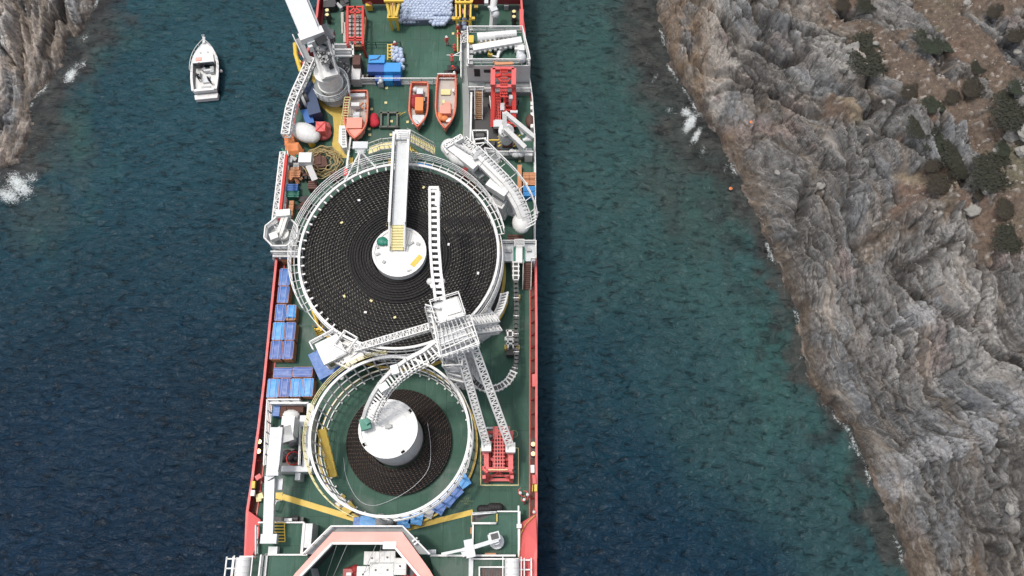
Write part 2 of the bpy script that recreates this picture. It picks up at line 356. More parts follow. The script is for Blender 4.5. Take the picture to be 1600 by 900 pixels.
def rock_mat():
    m, t, b = nodes('foliated_rock')
    a = N(t, 'ShaderNodeAttribute', attribute_name='rock_col'); e = N(t, 'ShaderNodeAttribute', attribute_name='earth')
    g = N(t, 'ShaderNodeNewGeometry')
    n1 = N(t, 'ShaderNodeTexNoise', Scale=2.2, Detail=10.0, Roughness=0.75); t.links.new(g.outputs['Position'], n1.inputs['Vector'])
    n2 = N(t, 'ShaderNodeTexNoise', Scale=9.0, Detail=6.0, Roughness=0.7); t.links.new(g.outputs['Position'], n2.inputs['Vector'])
    c = mixc(t, 1.0, a.outputs['Color'], ramp(t, n1.outputs[0], [(0.30, 0.36), (0.5, 1.0), (0.70, 1.65)]).outputs[0], 'MULTIPLY')
    # scattered stones and litter on the bare earth
    v = N(t, 'ShaderNodeTexVoronoi', Scale=3.2); v.inputs['Randomness'].default_value = 1.0; t.links.new(g.outputs['Position'], v.inputs['Vector'])
    st = ramp(t, v.outputs['Distance'], [(0.10, 1.0), (0.2, 0.0)])
    sel = N(t, 'ShaderNodeSeparateColor'); t.links.new(v.outputs['Color'], sel.inputs[0])
    s2 = ramp(t, sel.outputs[0], [(0.62, 0.0), (0.68, 1.0)])
    mu = N(t, 'ShaderNodeMath', operation='MULTIPLY'); t.links.new(st.outputs[0], mu.inputs[0]); t.links.new(s2.outputs[0], mu.inputs[1])
    mu2 = N(t, 'ShaderNodeMath', operation='MULTIPLY'); t.links.new(mu.outputs[0], mu2.inputs[0]); t.links.new(e.outputs['Fac'], mu2.inputs[1])
    c = mixc(t, mu2.outputs[0], c, ramp(t, sel.outputs[1], [(0.0, (0.16, 0.13, 0.11)), (1.0, (0.42, 0.38, 0.34))]).outputs[0])
    c = mixc(t, ramp(t, n2.outputs[0], [(0.53, 0.0), (0.68, 0.6)]).outputs[0], c, (0.05, 0.043, 0.036))
    c = mixc(t, ramp(t, n2.outputs[0], [(0.30, 0.5), (0.42, 0.0)]).outputs[0], c, (0.27, 0.26, 0.25))
    # fine foliation: thin dark partings and pale or rusty laminae that follow the bent layers
    sa = N(t, 'ShaderNodeAttribute', attribute_name='strata')
    def fol(sx, sy, detail, rough=0.65, dist=0.0):
        mp = N(t, 'ShaderNodeMapping'); mp.inputs['Scale'].default_value = (sx, sy, 1); t.links.new(sa.outputs['Vector'], mp.inputs[0])
        n = N(t, 'ShaderNodeTexNoise', Scale=1.0, Detail=detail, Roughness=rough, Distortion=dist); t.links.new(mp.outputs[0], n.inputs['Vector']); return n
    f1 = fol(1.7, 0.13, 8.0, 0.66, 0.15); f2 = fol(4.8, 0.42, 6.0, 0.66, 0.1); f3 = fol(0.55, 0.09, 5.0)
    inv = N(t, 'ShaderNodeMath', operation='SUBTRACT'); inv.inputs[0].default_value = 1.0; t.links.new(e.outputs['Fac'], inv.inputs[1])
    def part(n, wd, k):
        s_ = N(t, 'ShaderNodeMath', operation='SUBTRACT'); t.links.new(n.outputs[0], s_.inputs[0]); s_.inputs[1].default_value = 0.5
        a_ = N(t, 'ShaderNodeMath', operation='ABSOLUTE'); t.links.new(s_.outputs[0], a_.inputs[0])
        r_ = ramp(t, a_.outputs[0], [(0.0, k), (wd, 0.0)]); m_ = N(t, 'ShaderNodeMath', operation='MULTIPLY'); t.links.new(r_.outputs[0], m_.inputs[0]); t.links.new(inv.outputs[0], m_.inputs[1]); return m_
    p1, p2 = part(f1, 0.013, 0.85), part(f2, 0.016, 0.3)
    hu = N(t, 'ShaderNodeMath', operation='MULTIPLY'); t.links.new(ramp(t, f3.outputs[0], [(0.52, 0.0), (0.64, 0.55)]).outputs[0], hu.inputs[0]); t.links.new(inv.outputs[0], hu.inputs[1])
    tint = ramp(t, f1.outputs[0], [(0.32, (0.30, 0.18, 0.10)), (0.45, (0.16, 0.15, 0.14)), (0.55, (0.34, 0.27, 0.20)), (0.68, (0.40, 0.385, 0.37))])
    c = mixc(t, hu.outputs[0], c, tint.outputs[0])
    hu2 = N(t, 'ShaderNodeMath', operation='MULTIPLY'); t.links.new(ramp(t, f2.outputs[0], [(0.55, 0.0), (0.68, 0.5)]).outputs[0], hu2.inputs[0]); t.links.new(inv.outputs[0], hu2.inputs[1])
    c = mixc(t, hu2.outputs[0], c, (0.37, 0.355, 0.335))
    c = mixc(t, p1.outputs[0], c, (0.035, 0.030, 0.026)); c = mixc(t, p2.outputs[0], c, (0.05, 0.043, 0.038))
    t.links.new(c, b.inputs['Base Color']); b.inputs['Roughness'].default_value = 0.85
    hh = N(t, 'ShaderNodeMath', operation='ADD'); t.links.new(f1.outputs[0], hh.inputs[0]); t.links.new(f2.outputs[0], hh.inputs[1])
    hm = N(t, 'ShaderNodeMath', operation='MULTIPLY'); t.links.new(hh.outputs[0], hm.inputs[0]); t.links.new(inv.outputs[0], hm.inputs[1])
    b0 = N(t, 'ShaderNodeBump', Strength=0.9, Distance=0.13); t.links.new(hm.outputs[0], b0.inputs['Height'])
    b1 = N(t, 'ShaderNodeBump', Strength=0.8, Distance=0.13); t.links.new(n1.outputs[0], b1.inputs['Height']); t.links.new(b0.outputs[0], b1.inputs['Normal'])
    b2 = N(t, 'ShaderNodeBump', Strength=0.5, Distance=0.05); t.links.new(n2.outputs[0], b2.inputs['Height']); t.links.new(b1.outputs[0], b2.inputs['Normal'])
    t.links.new(b2.outputs[0], b.inputs['Normal'])
    return m
ROCK = rock_mat()

def voro(x, y, seed):
    """cellular pattern: distance to the nearest cell edge, the cell's random numbers and the offset from its centre"""
    ix, iy = np.floor(x), np.floor(y); f1 = np.full(x.shape, 9.0); f2 = np.full(x.shape, 9.0)
    h = [np.zeros(x.shape) for _ in range(3)]; ox = np.zeros(x.shape); oy = np.zeros(x.shape)
    for dj in (-1, 0, 1):
        for di in (-1, 0, 1):
            cx, cy = ix+di, iy+dj; px = cx+0.1+0.8*_hash(cx, cy, seed); py = cy+0.1+0.8*_hash(cx, cy, seed+7)
            dx, dy = x-px, y-py; d = np.hypot(dx, dy); n = d < f1
            f2 = np.where(n, f1, np.minimum(f2, d)); f1 = np.where(n, d, f1); ox = np.where(n, dx, ox); oy = np.where(n, dy, oy)
            for k in range(3): h[k] = np.where(n, _hash(cx, cy, seed+13+5*k), h[k])
    return f2-f1, h, ox, oy
def strata(X, Y, ang, seed):
    """foliated rock: tilted blocks elongated along a wandering strike, parted by deep crevices; returns relief, tone, crack mask, strike coordinates"""
    ca, sa = math.cos(ang), math.sin(ang)
    S = X*ca + Y*sa; T = -X*sa + Y*ca
    S = S + 5.5*fbm(T/30+3, S/30, 2, seed) + 1.0*fbm(T/11, S/7, 2, seed+9) + 0.28*fbm(T/4.0, S/2.0, 3, seed+19) + 0.07*fbm(T/1.2, S/0.6, 2, seed+29)
    T = T + 1.2*fbm(S/3, T/5, 3, seed+39)
    rel = np.zeros(X.shape); tone = np.zeros(X.shape); crack = np.zeros(X.shape)
    for i, (a_, b_, A, cd, cw) in enumerate(((5.0, 30.0, 1.5, 1.2, 0.08), (2.1, 11.0, 0.9, 0.8, 0.10), (0.85, 4.0, 0.5, 0.40, 0.14), (0.40, 1.5, 0.22, 0.17, 0.2))):
        e, h, ox, oy = voro(S/a_, T/b_, seed+100*i)
        rel += A*(0.75*(h[0]-0.5) + 1.5*(h[1]-0.5)*ox + 0.5*(h[2]-0.5)*oy + (0.55*ox if i < 3 else 0))
        cr = (1-sst(e, 0, cw))*sst(h[2]+0.5*fbm(S/3, T/3, 2, seed+8), 0.05, 0.5)
        rel -= cd*cr; crack = np.maximum(crack, cr*(0.75, 0.85, 0.8, 0.55)[i]); tone += (h[1]-0.5)*(0.7, 0.9, 0.8, 0.6)[i]
    band = fbm(S/2.6, T/55, 4, seed+171, 0.62); rel += 2.2*band; tone += 1.5*band       # the layering itself
    step = np.abs(fbm(S/2.6, T/55, 4, seed+171, 0.62)); crack = np.maximum(crack, (1-sst(step, 0.0, 0.03))*0.95); rel -= 0.7*(1-sst(step, 0.0, 0.04))
    lam = fbm(S/0.33, T/6.0, 4, seed+131); rel += 0.16*lam + 0.22*fbm(S/1.4, T/3.5, 4, seed+111, 0.6); tone += 0.7*lam
    for (ka, kb, sd, dep) in ((9.0, 45.0, 151, 1.3), (4.5, 30.0, 161, 0.8)):
        fr = np.abs(fbm(S/ka + 0.25*T/ka, T/kb, 3, seed+sd, 0.4)); ln = 1-sst(fr, 0.0, 0.024+0.014*vn(S, T, seed+sd)); crack = np.maximum(crack, ln); rel -= dep*ln
        rel += 0.5*dep*np.sign(fbm(S/ka + 0.25*T/ka, T/kb, 3, seed+sd, 0.4))*(1-sst(fr, 0.0, 0.12))
    ledge = np.abs(fbm(S/2.2, T/11, 4, seed+141)); crack = np.maximum(crack, (1-sst(ledge, 0.0, 0.035))*0.9); rel -= 0.5*(1-sst(ledge, 0.0, 0.05))
    return rel, tone, crack, S, T

def make_cliff(name, coast, x0, x1, y0, y1, step, ang, seed, profile, earth_poly=None, slabs=(), tint=None, gain=1.0, shore=1.0):
    xs = np.arange(x0, x1, step); ys = np.arange(y0, y1, step*1.0)
    X, Y = np.meshgrid(xs, ys)
    d = seg_dist(X, Y, coast)
    dw = d + 1.3*fbm(X/3.2, Y/3.2, 4, seed+200)*sst(np.abs(d), 0.0, 3.0) + 0.5*fbm(X/1.1, Y/1.1, 3, seed+210)
    rel, tone, crack, S, T = strata(X, Y, ang, seed)
    base = profile(dw, X, Y)
    E = poly_mask(X, Y, earth_poly, 3.2) if earth_poly else np.zeros(X.shape)
    if earth_poly: E = sst(E + 0.7*fbm(X/3.0, Y/3.0, 5, seed+300, 0.65) - 0.9*sst(fbm(S/3, T/9, 4, seed+305), 0.08, 0.3), 0.25, 0.8)
    land = sst(dw, -0.5, 2.5)
    SL = np.zeros(X.shape)
    for (pts, z) in slabs: SL = np.maximum(SL, poly_mask(X, Y, xy(pts, z), 1.6))
    SL = sst(SL + 0.5*fbm(S/1.2, T/3, 4, seed+345), 0.5, 0.62)*(1-0.75*sst(crack, 0.3, 0.7))
    relief = rel*1.15*(0.45+0.55*sst(dw, 0, 5))*(1-0.86*E)*(1-0.35*SL)
    earth_rel = 0.35*fbm(X/4, Y/4, 4, seed+310) + 0.12*fbm(X/0.7, Y/0.7, 3, seed+320)
    st = vn(X/0.42, Y/0.42, seed+330); earth_rel += 0.22*sst(st, 0.80, 0.93)
    Z = base + relief*land + E*earth_rel + 0.25*SL
    # wave-cut rubble below the waterline
    Z = np.where(dw < 0, SEA + dw*0.9 + 0.9*np.maximum(0, fbm(X/1.6, Y/1.6, 4, seed+400))*np.exp(dw/3.0), Z)
    # ---- the rock's own colours
    def C(r, g_, b_): return np.array([r, g_, b_])
    def mix(c, k, f): return c*(1-f[..., None]) + k*f[..., None]
    grey = C(0.225, 0.220, 0.214)*gain; pale = C(0.46, 0.445, 0.42)*gain; dark = C(0.062, 0.054, 0.048); blue = C(0.18, 0.195, 0.21)
    ochre = C(0.20, 0.140, 0.088); brown = C(0.105, 0.076, 0.052); pink = C(0.30, 0.215, 0.185); earth = C(0.104, 0.074, 0.053); wet = C(0.055, 0.040, 0.032)
    c = np.broadcast_to(grey, X.shape+(3,)).copy()
    c = mix(c, pale, sst(tone + 1.5*fbm(S/7, T/16, 4, seed+500), 0.1, 1.0)*0.85)
    c = mix(c, dark, sst(-tone + 1.5*fbm(S/6, T/18, 4, seed+510), 0.25, 1.2)*0.75)
    c = mix(c, blue, sst(fbm(S/3.5, T/9, 4, seed+520), 0.08, 0.42)*0.6)
    c = mix(c, ochre, sst(fbm(S/3.0, T/8, 4, seed+530), 0.2, 0.55)*0.6)
    c = mix(c, pink, sst(fbm(S/4.0, T/7, 4, seed+540), 0.18, 0.5)*0.55)
    vein = 1-sst(np.abs(fbm(S/1.2, T/8, 3, seed+550)), 0.0, 0.035); c = mix(c, pale*1.1, vein*0.5)
    c = mix(c, dark*0.8, sst(ridged(S/2.0, T/7, 4, seed+555), 0.74, 0.9)*0.6)
    c = mix(c, dark*0.38, np.clip(crack*1.15, 0, 1)*0.88)
    c = mix(c, brown, sst(np.exp(-np.maximum(dw, 0)/2.6) + 0.5*fbm(S/3, T/6, 4, seed+560), 0.45, 1.0)*0.75*shore)
    if tint is not None: c = tint(c, X, Y, mix, sst, fbm)
    c = mix(c, C(0.33, 0.335, 0.345), SL*0.65)
    hw = Z-SEA + 0.6*fbm(X/1.5, Y/1.5, 3, seed+570)
    c = mix(c, C(0.15, 0.115, 0.080), (1-sst(hw, 0.7, 1.7))*sst(hw, 0.2, 0.6)*sst(fbm(X/1.3, Y/1.3, 3, seed+575), -0.2, 0.3)*0.7)
    c = mix(c, wet, (1-sst(hw, 0.2, 0.75))*0.9)
    if earth_poly:
        ec = np.broadcast_to(earth, X.shape+(3,)).copy()
        ec = mix(ec, C(0.135, 0.084, 0.062), sst(fbm(X/5, Y/5, 4, seed+600), 0.0, 0.5)*0.8)
        ec = mix(ec, C(0.088, 0.084, 0.052), sst(fbm(X/6, Y/6, 4, seed+610), 0.05, 0.5)*0.8)
        ec = mix(ec, C(0.30, 0.27, 0.24), sst(st, 0.78, 0.92)*0.8)
        ec = mix(ec, C(0.07, 0.055, 0.045), sst(fbm(X/0.9, Y/0.9, 3, seed+620), 0.15, 0.5)*0.6)
        path = np.abs(seg_dist(X, Y, xy([(1405, 20), (1430, 70), (1465, 130), (1500, 170), (1560, 200), (1620, 215)], 20)))
        ec = mix(ec, C(0.23, 0.19, 0.13), (1-sst(path, 0.2, 0.9))*0.6)
        c = c*(1-E[..., None]) + ec*E[..., None]
    o = grid_mesh(name, X, Y, Z, ROCK)
    set_attr(o.data, 'rock_col', c.reshape(-1, 3), 3); set_attr(o.data, 'earth', E)
    sv = o.data.attributes.new('strata', 'FLOAT_VECTOR', 'POINT'); sv.data.foreach_set('vector', np.stack([S, T, 0*S], -1).astype(np.float32).ravel())
    return o, (xs, ys, Z)

def prof_r(d, X, Y):
    h = SEA + 5.5*(1-np.exp(-np.maximum(d, 0)/1.6)) + 11.5*sst(d, 0.5, 17) + 7.5*sst(d, 12, 34) + 3.0*sst(d, 34, 70)
    h += 1.6*fbm(X/14, Y/14, 3, 77)*sst(d, 2, 10)
    return np.where(d < 0, SEA+d, h)
def prof_l(d, X, Y):
    h = SEA + 2.2*(1-np.exp(-np.maximum(d, 0)/1.0)) + 6.5*sst(d, 0.5, 17) + 4*sst(d, 12, 34)
    return np.where(d < 0, SEA+d, h)
EARTH = xy([(1300, -60), (1322, 10), (1345, 60), (1335, 120), (1395, 140), (1440, 190), (1450, 240), (1420, 300), (1465, 315), (1500, 300), (1540, 340), (1560, 385), (1640, 380), (1900, 380), (1900, -300), (1300, -300)], 13)
SLABS = [([(1425, 480), (1440, 463), (1478, 458), (1484, 480), (1470, 498), (1432, 498)], 8),
         ([(1455, 690), (1490, 680), (1530, 640), (1580, 605), (1612, 612), (1600, 660), (1560, 700), (1510, 712), (1500, 760), (1470, 800), (1450, 750)], 7)]
def tint_r(c, X, Y, mix, sst, fbm):
    # the pale orange-brown buttress and the whitish face behind it near the far end of the cliff
    a = poly_mask(X, Y, xy([(1045, -60), (1120, -60), (1110, 60), (1110, 130), (1150, 190), (1170, 250), (1150, 270), (1110, 190), (1060, 110), (1040, 40)], -3), 1.0)
    c = mix(c, np.array([0.19, 0.130, 0.082]), a*sst(0.5+fbm(X/2, Y/3, 4, 900), 0.25, 0.7)*0.75)
    b = poly_mask(X, Y, xy([(1115, -60), (1160, -60), (1170, 60), (1150, 110), (1160, 160), (1155, 190), (1125, 160), (1105, 100)], 2), 1.0)
    c = mix(c, np.array([0.42, 0.39, 0.35]), b*sst(0.5+fbm(X/1.5, Y/4, 4, 910), 0.2, 0.7)*0.7)
    return c
def tint_l(c, X, Y, mix, sst, fbm):
    a = poly_mask(X, Y, xy([(-80, -80), (28, -80), (30, 60), (22, 110), (50, 200), (40, 262), (-80, 280)], 2), 0.8)
    return mix(c, np.array([0.42, 0.35, 0.29]), a*sst(0.5+fbm(X/1.2, Y/3, 4, 920), 0.2, 0.8)*0.7)
cliff_r, GR = make_cliff('cliff', COAST_R, 18.0, 104.0, -14.0, 112.0, 0.13, R(18), 11, prof_r, EARTH, SLABS, tint_r, 0.72)
cliff_l, GL = make_cliff('cliff', COAST_L, -100.0, -44.0, 28.0, 112.0, 0.14, R(10), 45, prof_l, None, (), tint_l, 1.5, 0.15)
cliff_r['label'] = 'grey and brown layered rock cliff with a shrub-dotted top, right of the ship'
cliff_l['label'] = 'layered rock cliff in the top left corner of the photo'
def ground(px, py, G=GR):
    """where the sight line through a photo pixel meets the cliff"""
    xs, ys, Z = G
    for z in np.arange(30, SEA-1, -0.1):
        p = at(px, py, z); i = int((p.x-xs[0])/(xs[1]-xs[0])); j = int((p.y-ys[0])/(ys[1]-ys[0]))
        if 0 <= i < len(xs) and 0 <= j < len(ys) and Z[j, i] >= z: return Vector((p.x, p.y, float(Z[j, i])))
    return at(px, py, SEA)

# ---- sea
def sea():
    far = lambda a, b, n: list(np.sign(b-a)*np.geomspace(4, abs(b-a), n)+a)
    xs = np.array(far(-85, -3000, 10)[::-1] + list(np.arange(-85, 80.01, 0.33)) + far(80, 3000, 10))
    ys = np.array(far(-15, -3000, 10)[::-1] + list(np.arange(-15, 105.01, 0.33)) + far(105, 3000, 10))
    X, Y = np.meshgrid(xs, ys)
    dr = seg_dist(X, Y, COAST_R); dl = seg_dist(X, Y, COAST_L); d = -np.maximum(dr, dl)      # metres out from the nearer rocks
    inner = (np.abs(X) < 200) & (np.abs(Y) < 300); d = np.where(inner, d, 60)
    def C(*a): return np.array(a)
    def mix(c, k, f): return c*(1-f[..., None]) + k*f[..., None]
    deep = C(0.0032, 0.0145, 0.031); teal = C(0.0125, 0.045, 0.058); green = C(0.029, 0.063, 0.061); reef = C(0.040, 0.036, 0.033)
    c = np.broadcast_to(deep, X.shape+(3,)).copy()
    k = sst(Y + 0.30*X + 9*fbm(X/20, Y/20, 4, 5), -14, 62); c = mix(c, teal, k)
    k = sst(dr + 0.35*Y + 9*fbm(X/12, Y/12, 4, 6), -26, 8)*(dr < 3)*(X > 0); c = mix(c, green, k*0.85)
    for (px, py, rx, ry, k0) in ((1060, 275, 6, 11, .8), (1000, 60, 5, 12, .45), (1120, 330, 4, 7, .5), (100, 230, 5, 8, .5), (60, 330, 7, 6, .5)):
        p = at(px, py, SEA); q = ((X-p.x)/rx)**2+((Y-p.y)/ry)**2; c = mix(c, C(0.034, 0.050, 0.046), sst(np.exp(-q)+0.5*fbm(X/3.5, Y/3.5, 4, 17), 0.25, 0.9)*k0)
    c = c*(1+0.22*fbm(X/9, Y/16, 4, 7)[..., None])
    k = sst(fbm(X/6, Y/9, 4, 8), 0.1, 0.5)*sst(-d, -22, -5); c = mix(c, green*C(0.9, 1.25, 1.15), k*0.35)
    wd = np.where(dr > dl, 3.0+7*sst(Y, 36, 60), 4.5+3*sst(Y, 40, 70))
    k = (1-sst(d + 3.2*fbm(X/3, Y/3, 5, 9), wd*0.25, wd)); c = mix(c, reef*(1+0.7*fbm(X/1.3, Y/1.3, 4, 13)[..., None]), k*0.78)
    k = sst(fbm(X/1.7, Y/1.7, 4, 12), 0.0, 0.5)*(1-sst(d, 2, 12)); c = mix(c, C(0.018, 0.016, 0.018), k*0.6)
    colr = c; foam = np.zeros(X.shape)
    for (px, py, rx, ry, a, s) in ((1078, 192, 1.0, 2.5, 0.5, 1.3), (1088, 212, .7, 2.2, .5, 1.15), (1072, 175, 1.2, 1.2, .4, 1.15), (1099, 236, .9, 2.0, 0.4, 0.75), (1133, 262, .4, 1.4, 0.3, 0.9), (1012, 95, .5, 2.4, .2, .7), (1022, 125, .6, 2.2, .5, .8), (1046, 172, 1.5, .9, .4, .8), (1095, 180, 1.2, 1.0, .4, .75),
                             (30, 290, 3.4, 1.5, 0.7, 1.25), (12, 305, 2.6, 1.4, 0.5, 1.2), (22, 272, 1.4, 1.0, 0.2, .95), (50, 278, 1.4, 1.6, 0.2, .95), (110, 118, 1.1, 1.9, 0.2, 1.2), (60, 138, 1.7, .9, 0.6, 1.15), (130, 100, 1.1, 1.6, 0.1, .85), (118, 105, 1.5, 1.6, 0, .8), (132, 60, .9, 2.0, 0, .8),
                             (1200, 402, .4, .9, 0, .85), (1216, 448, .4, 1.0, .2, .7), (1328, 698, .5, .9, .3, .85), (1356, 755, .4, .8, .2, .85), (1421, 868, .5, 1.4, .3, 1.1), (1397, 850, .8, .6, .2, .75), (1262, 600, .35, 1.5, .2, .6), (1290, 640, .4, 1, .5, .6)):
        p = at(px, py, SEA); dx, dy = X-p.x, Y-p.y; ca, sa = math.cos(a), math.sin(a)
        q = ((dx*ca-dy*sa)/rx)**2 + ((dx*sa+dy*ca)/ry)**2
        foam = np.maximum(foam, np.exp(-q)*s)
    shore = np.exp(-((d-0.4)/0.55)**2)*0.95*sst(fbm(X/3, Y/3, 3, 15), -0.25, 0.35)
    foam = np.maximum(foam, np.where(inner, shore, 0))
    m, t, b = nodes('sea_water')
    a = N(t, 'ShaderNodeAttribute', attribute_name='sea_col'); fo = N(t, 'ShaderNodeAttribute', attribute_name='foam')
    g = N(t, 'ShaderNodeNewGeometry')
    def wav(sx, sy, rot, scale, detail, rough=0.55):
        mp = N(t, 'ShaderNodeMapping'); mp.inputs['Scale'].default_value = (sx, sy, 1); mp.inputs['Rotation'].default_value = (0, 0, rot)
        t.links.new(g.outputs['Position'], mp.inputs[0]); n = N(t, 'ShaderNodeTexNoise', Scale=scale, Detail=detail, Roughness=rough, Distortion=0.6); t.links.new(mp.outputs[0], n.inputs['Vector']); return n
    w1 = wav(0.6, 1.2, R(24), 1.25, 4.0); w2 = wav(0.6, 1.1, R(-30), 0.3, 3.0); w3 = wav(0.8, 1.2, R(10), 3.6, 3.0)
    hsum = N(t, 'ShaderNodeMath', operation='MULTIPLY_ADD'); t.links.new(w3.outputs[0], hsum.inputs[0]); hsum.inputs[1].default_value = 0.14; t.links.new(w1.outputs[0], hsum.inputs[2])
    b1 = N(t, 'ShaderNodeBump', Strength=1.0, Distance=0.45); t.links.new(hsum.outputs[0], b1.inputs['Height'])
    b2 = N(t, 'ShaderNodeBump', Strength=1.0, Distance=0.8); t.links.new(w2.outputs[0], b2.inputs['Height']); t.links.new(b1.outputs[0], b2.inputs['Normal'])
    fn = N(t, 'ShaderNodeTexNoise', Scale=2.2, Detail=9.0, Roughness=0.8, Distortion=1.8); t.links.new(g.outputs['Position'], fn.inputs['Vector'])
    ad = N(t, 'ShaderNodeMath', operation='MULTIPLY_ADD'); t.links.new(fn.outputs[0], ad.inputs[0]); ad.inputs[1].default_value = 2.4
    su = N(t, 'ShaderNodeMath', operation='MULTIPLY_ADD'); t.links.new(fo.outputs['Fac'], su.inputs[0]); su.inputs[1].default_value = 0.85; su.inputs[2].default_value = -1.86
    t.links.new(su.outputs[0], ad.inputs[2])
    ff = ramp(t, ad.outputs[0], [(0.0, 0.0), (0.12, 0.35), (0.42, 0.85)])
    # light and dark of the tilted ripples painted into the water colour
    cr = ramp(t, w1.outputs[0], [(0.33, 0.45), (0.44, 0.95), (0.58, 1.08), (0.76, 1.35)])
    c = mixc(t, 1.0, a.outputs['Color'], cr.outputs[0], 'MULTIPLY')
    c = mixc(t, ff.outputs[0], c, (0.62, 0.66, 0.66))
    t.links.new(c, b.inputs['Base Color']); b.inputs['IOR'].default_value = 1.33; b.inputs['Specular IOR Level'].default_value = 0.16
    t.links.new(ramp(t, ff.outputs[0], [(0.0, 0.16), (0.6, 0.8)]).outputs[0], b.inputs['Roughness'])
    t.links.new(b2.outputs[0], b.inputs['Normal'])
    o = grid_mesh('water', X, Y, np.full(X.shape, SEA), m)
    set_attr(o.data, 'sea_col', colr.reshape(-1, 3), 3); set_attr(o.data, 'foam', foam)
    return o
sea()
# ================================================================ the ship
def rect(x0, y0, x1, y1, z):
    """world rectangle (centre, size) whose face at height z fills this rectangle of the photo"""
    a, b = at((x0+x1)/2, y0, z), at((x0+x1)/2, y1, z); l, r = at(x0, (y0+y1)/2, z), at(x1, (y0+y1)/2, z)
    return Vector(((l.x+r.x)/2, (a.y+b.y)/2, z)), (r.x-l.x, a.y-b.y)
def rbox(mb, x0, y0, x1, y1, z0, z1, m=0):
    c, (w_, l_) = rect(x0, y0, x1, y1, z1); return mb.box((c.x, c.y, (z0+z1)/2), (w_, l_, z1-z0), 0, m)
def ground_of(px, py, z): v = at(px, py, z); return Vector((v.x, v.y, 0))

ship = thing('cable_laying_ship', 'long cable laying ship with green decks and red hull lying between the cliffs', 'ship', (at(630, 450).x, 35, 0))
ZB = 1.25                                  # bulwark height
left_px = [(383, 872), (386, 800), (394, 748), (401, 690), (412, 600), (422, 500), (432, 402), (440, 330), (446, 262), (448, 215), (456, 170), (472, 118), (487, 70), (497, 30), (500, 0)]
right_px = [(838, 872), (838, 800), (838, 690), (838, 600), (838, 500), (837, 402), (838, 330), (838, 262), (837, 215), (833, 150), (826, 100), (820, 62), (816, 30), (814, 0)]
Lw = [at(x, y, ZB) for x, y in left_px]; Rw = [at(x, y, ZB) for x, y in right_px]
bow = [Vector((Lw[0].x+0.3, Lw[0].y-6, 0)), Vector((Lw[0].x+5, Lw[0].y-18, 0)), Vector((-13.5, Lw[0].y-30, 0)), Vector((Rw[0].x-5, Lw[0].y-18, 0)), Vector((Rw[0].x-0.3, Lw[0].y-6, 0))]
stern = [Vector((Rw[-1].x, Rw[-1].y+9, 0)), Vector((Lw[-1].x, Lw[-1].y+9, 0))]
outline = bow + Rw + stern + Lw[::-1]
outl = [(p.x, p.y) for p in outline]
cx_, cy_ = sum(p[0] for p in outl)/len(outl), sum(p[1] for p in outl)/len(outl)
inset = [(x+(0.25 if x < cx_ else -0.25), y) for x, y in outl]
MB().prism(outl, -8.5, -0.02, 0).build('hull', HULLRED, ship)
MB().prism(inset, -0.3, 0.0, 0).build('deck', DECK, ship)
b = MB()
def bulwark(b, pts, z=ZB, t=0.23):
    for p, q in zip(pts, pts[1:]):
        p0, q0 = Vector((p.x, p.y, z-0.1)), Vector((q.x, q.y, z-0.1))
        b.bar(p0, q0, t*1.15, 0.2); b.bar(Vector((p.x, p.y, z/2-0.12)), Vector((q.x, q.y, z/2-0.12)), 0.06, z-0.2, 1)
def stays(b, pts, sgn):
    for p, q in zip(pts, pts[1:]):
        n = max(1, int((q-p).length/1.3))
        for i in range(n):
            t = p+(q-p)*(i/n); b.bar((t.x+sgn*0.1, t.y, 1.0), (t.x+sgn*0.5, t.y, 0.03), 0.07, 0.16, 1)
bulwark(b, Lw[0:7]); stays(b, Lw[1:7], 1); b.build('bulwark', [SALMON, HULLRED], ship)
b = MB(); bulwark(b, Rw[0:6]); stays(b, Rw[1:6], -1); b.build('bulwark', [SALMON, HULLRED], ship)
b = MB(); bulwark(b, Lw[11:]+[Vector((Lw[-1].x, Lw[-1].y+8, ZB))], 2.0); b.build('bulwark', [SALMON, HULLRED], ship)
b = MB(); bulwark(b, Rw[11:]+[Vector((Rw[-1].x, Rw[-1].y+8, ZB))], 2.0); rbox(b, 812, 14, 818, 46, 1.9, 2.3); b.build('bulwark', [SALMON, HULLRED], ship)
# scuppers strip just inside the bulwark, rusty brown
for pts, s in ((Lw[0:7], 1), (Rw[0:6], -1)):
    b = MB()
    for p, q in zip(pts, pts[1:]):
        b.bar((p.x+s*0.68, p.y, 0.06), (q.x+s*0.68, q.y, 0.06), 0.12, 0.12, 0)
        b.bar((p.x+s*0.38, p.y, 0.012), (q.x+s*0.38, q.y, 0.012), 0.5, 0.016, 1)
    b.build('gutter', [RED, BROWNST], ship)
# flared bow plates
b = MB()
def plate(b, pts, m=0, th=0.12):
    n = len(pts); b.add(pts, [tuple(range(n))], m); b.add([Vector(p)-Vector((0, 0, th)) for p in pts], [tuple(range(n-1, -1, -1))], m)
    k = [Vector(p) for p in pts]; kl = [p-Vector((0, 0, th)) for p in k]; b.add(k+kl, [(i, i+n, (i+1) % n+n, (i+1) % n) for i in range(n)], m)
plate(b, [at(388, 798, 1.3), at(407, 812, 1.5), at(403, 850, 2.6), at(392, 872, 3.0), at(383, 872, 3.0)]); plate(b, [at(383, 872, 3.0), at(392, 872, 3.0), at(388, 960, 3.2), at(374, 960, 3.2)])
b.build('bow_flare', SALMON, ship)
b = MB(); plate(b, [at(837, 803, 1.3), at(812, 818, 1.5), at(810, 870, 2.6), at(810, 960, 2.9), at(839, 960, 3.0), at(839, 850, 2.6)]); b.path([at(836, 805, 1.7), at(822, 818, 2.0), at(813, 835, 2.3), at(811, 880, 2.9)], 0.05, 5, 1)
b.build('bow_flare', [SALMON, YWORN], ship)
